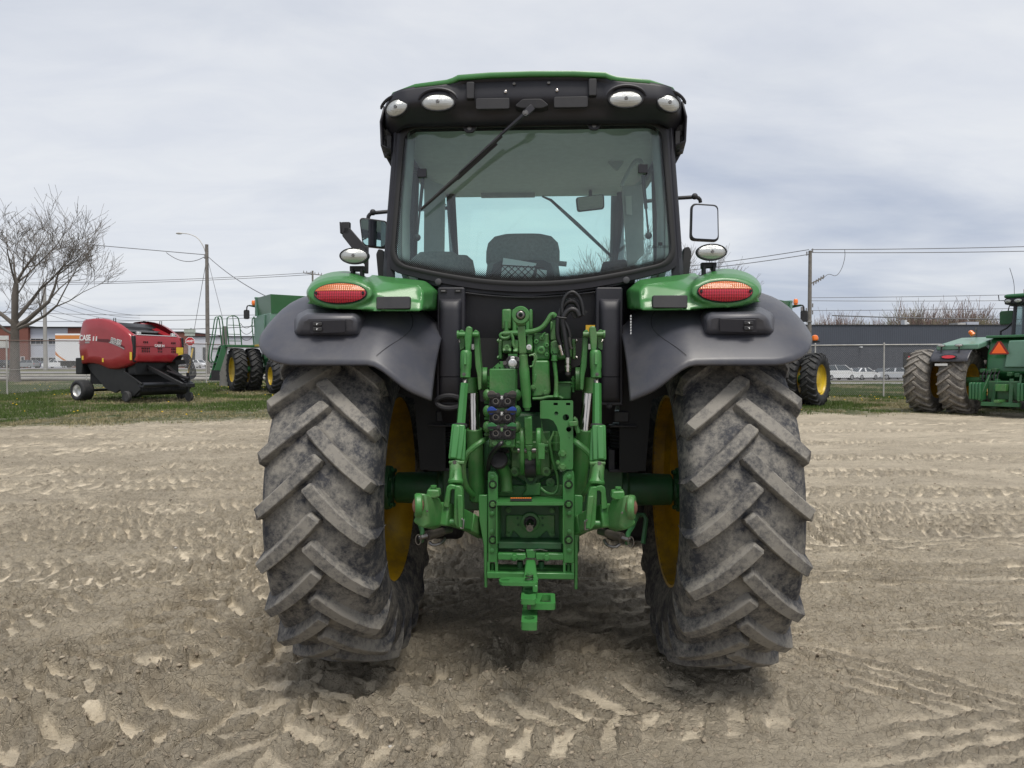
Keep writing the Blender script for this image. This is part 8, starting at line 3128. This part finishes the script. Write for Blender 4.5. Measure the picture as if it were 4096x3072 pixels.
def car(name, px, depth, rz, kind, color, label, group=None, cat='car'):
    """small road vehicle: lofted body, glasshouse, wheels, lamps; x forward"""
    p = on_ground(px, depth)
    C = thing(name, p + Vector((0, 0, .05)), rz, label, cat, group)
    m = mat('car_paint_%s' % '_'.join(str(int(c * 100)) for c in color), color, .25, coat=.6)
    K = {'sedan': (4.6, 1.8, .95, [(-1.75, .98), (-1.05, 1.42), (.25, 1.45), (1.05, 1.0)]),
         'suv': (4.7, 1.9, 1.08, [(-2.15, 1.10), (-1.85, 1.66), (.35, 1.68), (1.15, 1.12)]),
         'van': (5.1, 2.0, 1.10, [(-2.48, 1.10), (-2.30, 1.74), (.75, 1.76), (1.65, 1.12)]),
         'pickup': (5.6, 2.0, 1.15, [(-.55, 1.16), (-.45, 1.86), (.75, 1.88), (1.35, 1.18)])}[kind]
    Ln, W, belt, gh = K
    h = Ln / 2
    prof = [(-h, .35), (-h - .02, .7), (-h + .05, belt), (gh[0][0], belt + .03), (gh[3][0], belt + .05), (h - .25, belt - .16), (h, belt - .38), (h - .02, .35), (h - .4, .25), (-h + .4, .25)]
    b = MB()
    rings = []
    for y, s in ((-W / 2, .93), (-W / 2 + .10, 1.0), (W / 2 - .10, 1.0), (W / 2, .93)):
        rings.append([(x * (s * .04 + .96), y, .6 + (z - .6) * s) for x, z in prof])
    b.grid(rings, True)
    n = len(prof)
    b.add(rings[0], [tuple(range(n))]); b.add(rings[-1], [tuple(range(n))])
    b.build('body', m, C, smooth=40)
    w0, w1 = W / 2 - .08, W / 2 - .26
    g_ = MB()
    (a, za), (b_, zb_), (c, zc), (d, zd) = gh
    lo = [(a, -w0, za), (d, -w0, zd), (d, w0, zd), (a, w0, za)]
    hi = [(b_, -w1, zb_), (c, -w1, zc), (c, w1, zc), (b_, w1, zb_)]
    g_.add(lo + hi, [(0, 1, 5, 4), (1, 2, 6, 5), (2, 3, 7, 6), (3, 0, 4, 7)])
    g_.build('window_glass', M_CARGL, C, smooth=0)
    r = MB()
    r.add([Vector(q) + Vector((0, 0, .004)) for q in hi] + [Vector(q) + Vector((0, 0, -.15)) + Vector((0, .03 if q[1] > 0 else -.03, 0)) for q in hi], [(0, 1, 2, 3), (0, 1, 5, 4), (1, 2, 6, 5), (2, 3, 7, 6), (3, 0, 4, 7)])
    for s in (-1, 1):
        for (q0, q1) in (((a, s * w0, za), (b_, s * w1, zb_)), ((d, s * w0, zd), (c, s * w1, zc)), (((a + d) / 2 - .1, s * w0, (za + zd) / 2), ((b_ + c) / 2, s * w1, zb_))):
            r.bar(q0, q1, .17, .06)
    r.build('roof', m, C, smooth=0)
    if kind == 'pickup':
        MB().box(-h + .1, -.6, -W / 2 + .15, W / 2 - .15, belt - .02, belt + .02).build('load_bed', M_DARK, C)
    for x in (-h + .95, h - .95):
        for s in (-1, 1):
            wh = bpy.data.objects.new('wheel', None); COL.objects.link(wh); wh.parent = C; wh.location = (x, s * (W / 2 - .10), .33)
            MB().rev((0, 0, 0), (0, 1, 0), [(-.10, .20), (-.11, .30), (-.08, .335), (.08, .335), (.11, .30), (.10, .20)], seg=20).build('tyre', M_TYRC, wh)
            MB().rev((0, s * .09, 0), (0, s, 0), [(0, .21), (.025, .20), (.03, .05), (.035, 0)], seg=14).build('rim', M_RIMC, wh)
    for s in (-1, 1):
        tz = belt - .18
        hh = .45 if kind == 'van' else .14
        MB().box(-h - .03, -h + .10, s * (W / 2 - .16) - .10, s * (W / 2 - .16) + .10, tz - .1, tz + hh - .1).build('tail_light', M_RED, C)
        MB().box(h - .16, h - .01, s * (W / 2 - .30) - .18, s * (W / 2 - .30) + .18, belt - .42, belt - .28).build('headlight', M_LENS, C)
        MB().ellipsoid((gh[3][0] - .15, s * (W / 2 + .08), belt + .12), .07, .11, .09, 10, 6).build('door_mirror', m, C)
    MB().box(h - .05, h + .03, -.55, .55, .42, .62).build('grille', M_DARK, C)
    return C


RG = 'cars parked by the charcoal warehouse'
LG = 'cars parked in front of the left buildings'
car('minivan', 3340, 84, R(22), 'van', (.72, .73, .74), 'white minivan parked by the charcoal building, next to the dual wheels', RG)
car('parked_car', 3448, 86, R(30), 'sedan', (.70, .71, .72), 'white low car parked just right of the white minivan', RG)
car('parked_car', 3545, 90, R(35), 'sedan', (.06, .06, .07), 'dark car parked behind the fence post', RG)
car('parked_car', 3600, 86, R(-35), 'sedan', (.55, .57, .60), 'silver car parked beside the big dusty tyres', RG)
car('parked_car', 795, 150, R(-25), 'suv', (.72, .73, .75), 'white sport utility car parked behind the stop sign', LG)
car('parked_car', 728, 146, R(-60), 'suv', (.07, .06, .07), 'dark car parked at the left of the white one behind the stop sign', LG)
car('parked_car', 860, 152, R(-10), 'sedan', (.10, .105, .11), 'dark grey car half hidden behind the lamp pole', LG)
car('parked_car', 905, 152, R(-10), 'sedan', (.16, .16, .16), 'grey car seen below the combine ladder', LG)
car('pickup_truck', 232, 146, R(178), 'pickup', (.72, .73, .74), 'white pickup truck parked beside the delivery truck', LG)
car('parked_car', 108, 148, R(172), 'suv', (.26, .28, .29), 'silver grey car parked right of the bare tree trunk', LG)
car('parked_car', 152, 150, R(160), 'sedan', (.04, .05, .12), 'dark blue car parked behind the grey pole', LG)
car('parked_car', 8, 148, R(-8), 'suv', (.05, .05, .05), 'black car parked at the far left edge', LG)
car('parked_car', 42, 148, R(-5), 'suv', (.07, .07, .075), 'dark sport utility car parked left of the bare tree trunk', LG)
# box truck
tp_ = on_ground(270, 140)
BX = thing('delivery_truck', tp_ + Vector((0, 0, .05)), 0, 'white delivery truck with an orange band half hidden behind the baler', 'truck')
k_ = 140 / F_PX
bz0 = CAM_H - (1445 - 1471) * k_ - tp_.z
bz1 = CAM_H - (1336 - 1471) * k_ - tp_.z
x0_, x1_ = (222 - 270) * k_, (355 - 270) * k_
MB().box(x0_, x1_, 0, 2.5, bz0, bz1).build('box_body', M_WHITE, BX, smooth=0, bevel=.06)
MB().box(x0_ + .05, x1_ - .05, -.02, .0, bz1 - 1.05, bz1 - .3).build('orange_band', mat('orange_livery', (.55, .21, .05), .5), BX, smooth=0)
sw_ = MB()
sw_.prism([(x0_ + .05, -.02, bz0 + 1.9), (x0_ + .8, -.02, bz0 + 1.0), (x0_ + 2.2, -.02, bz0 + .1), (x0_ + 1.6, -.02, bz0 + .1), (x0_ + .05, -.02, bz0 + 1.2)], (0, .02, 0))
sw_.build('orange_swoosh', MATS['orange_livery'], BX, smooth=0)
MB().box(x0_ + .8, x1_ + 2.0, .3, 2.2, .45, bz0).build('truck_frame', M_DARK, BX)
for x in (x0_ + 2.6, x1_ - 1.0, x1_ + 1.2):
    MB().rev((x, .1, .48), (0, 1, 0), [(-.02, .2), (-.02, .46), (.02, .48), (.28, .48), (.28, .2)], seg=20).build('wheel', M_TYRC, BX)
MB().prism([(x1_ + .2, .1, .5), (x1_ + 2.2, .1, .5), (x1_ + 2.2, .1, 1.5), (x1_ + 1.7, .1, 2.5), (x1_ + .2, .1, 2.6)], (0, 2.2, 0)).build('truck_cab', M_WHITE, BX, bevel=.08)

# ---- stop sign, street name plates, yellow guy guard, concrete post
sg_ = on_ground(762, 58)
SS = thing('stop_sign', sg_, R(8), 'red octagonal stop sign reading ARRÊT with street name plates above', 'sign')
k_ = 58 / F_PX
zc_ = CAM_H - (1366 - 1471) * k_ - sg_.z
rr_ = 17.5 * k_
oc = [Vector((rr_ / math.cos(R(22.5)) * math.cos(R(22.5 + 45 * i)), 0, zc_ + rr_ / math.cos(R(22.5)) * math.sin(R(22.5 + 45 * i)))) for i in range(8)]
MB().prism(oc, (0, .02, 0)).build('sign_border', M_WHITE, SS, smooth=0)
cc_ = Vector((0, 0, zc_))
MB().prism([cc_ + (p - cc_) * .90 + Vector((0, -.004, 0)) for p in oc], (0, .004, 0)).build('sign_face', mat('sign_red', (.42, .012, .022), .5), SS, smooth=0)
text_mesh('sign_lettering', 'ARRÊT', .235, M_WHITE, SS, basis((0, -.006, zc_ + .01), (1, 0, 0), (0, 0, 1), (0, -1, 0)), extrude=.001, bold=.006, wscale=.82)
MB().cyl((.06, .05, -.3), (.06, .05, zc_ + 1.1), .035, seg=8).build('sign_post', mat('green_sign_post', (.05, .085, .07), .6), SS)
M_PLATE = mat('faded_street_plate', (.34, .38, .34), .6, var=.2, scale=6)
for z0, z1, w0, w1 in ((1318, 1331, -.47, .43), (1334, 1344, -.42, .38)):
    MB().box(w0, w1, -.01, .01, CAM_H - (z1 - 1471) * k_ - sg_.z, CAM_H - (z0 - 1471) * k_ - sg_.z).build('street_plate', M_PLATE, SS, smooth=0)
gg = at(748, 1508, 56)
g2_ = at(771, 1392, 56)
YG = MB().tube([Vector((0, 0, -.2)), (g2_ - gg)], .065, 8).build('guy_wire_guard', mat('yellow_guard', (.68, .46, .08), .6), None)
YG.location = Vector((gg.x, gg.y, gz(gg.x, gg.y)))
tag(YG, 'yellow plastic guy wire guard leaning beside the stop sign', 'guy guard')
pc_ = on_ground(893, 36.5)
CP = MB()
zt_ = at(893, 1305, 36.5).z - pc_.z
CP.rev((0, 0, -.2), (.03, 0, 1), [(0, .22), (.5, .19), (zt_ + .2, .12)], seg=16)
CPo = CP.build('concrete_post', mat('grey_concrete_post', (.16, .155, .145), .9, var=.15, scale=4), None)
CPo.location = pc_
tag(CPo, 'tapered grey concrete post standing behind the combine ladder', 'post')
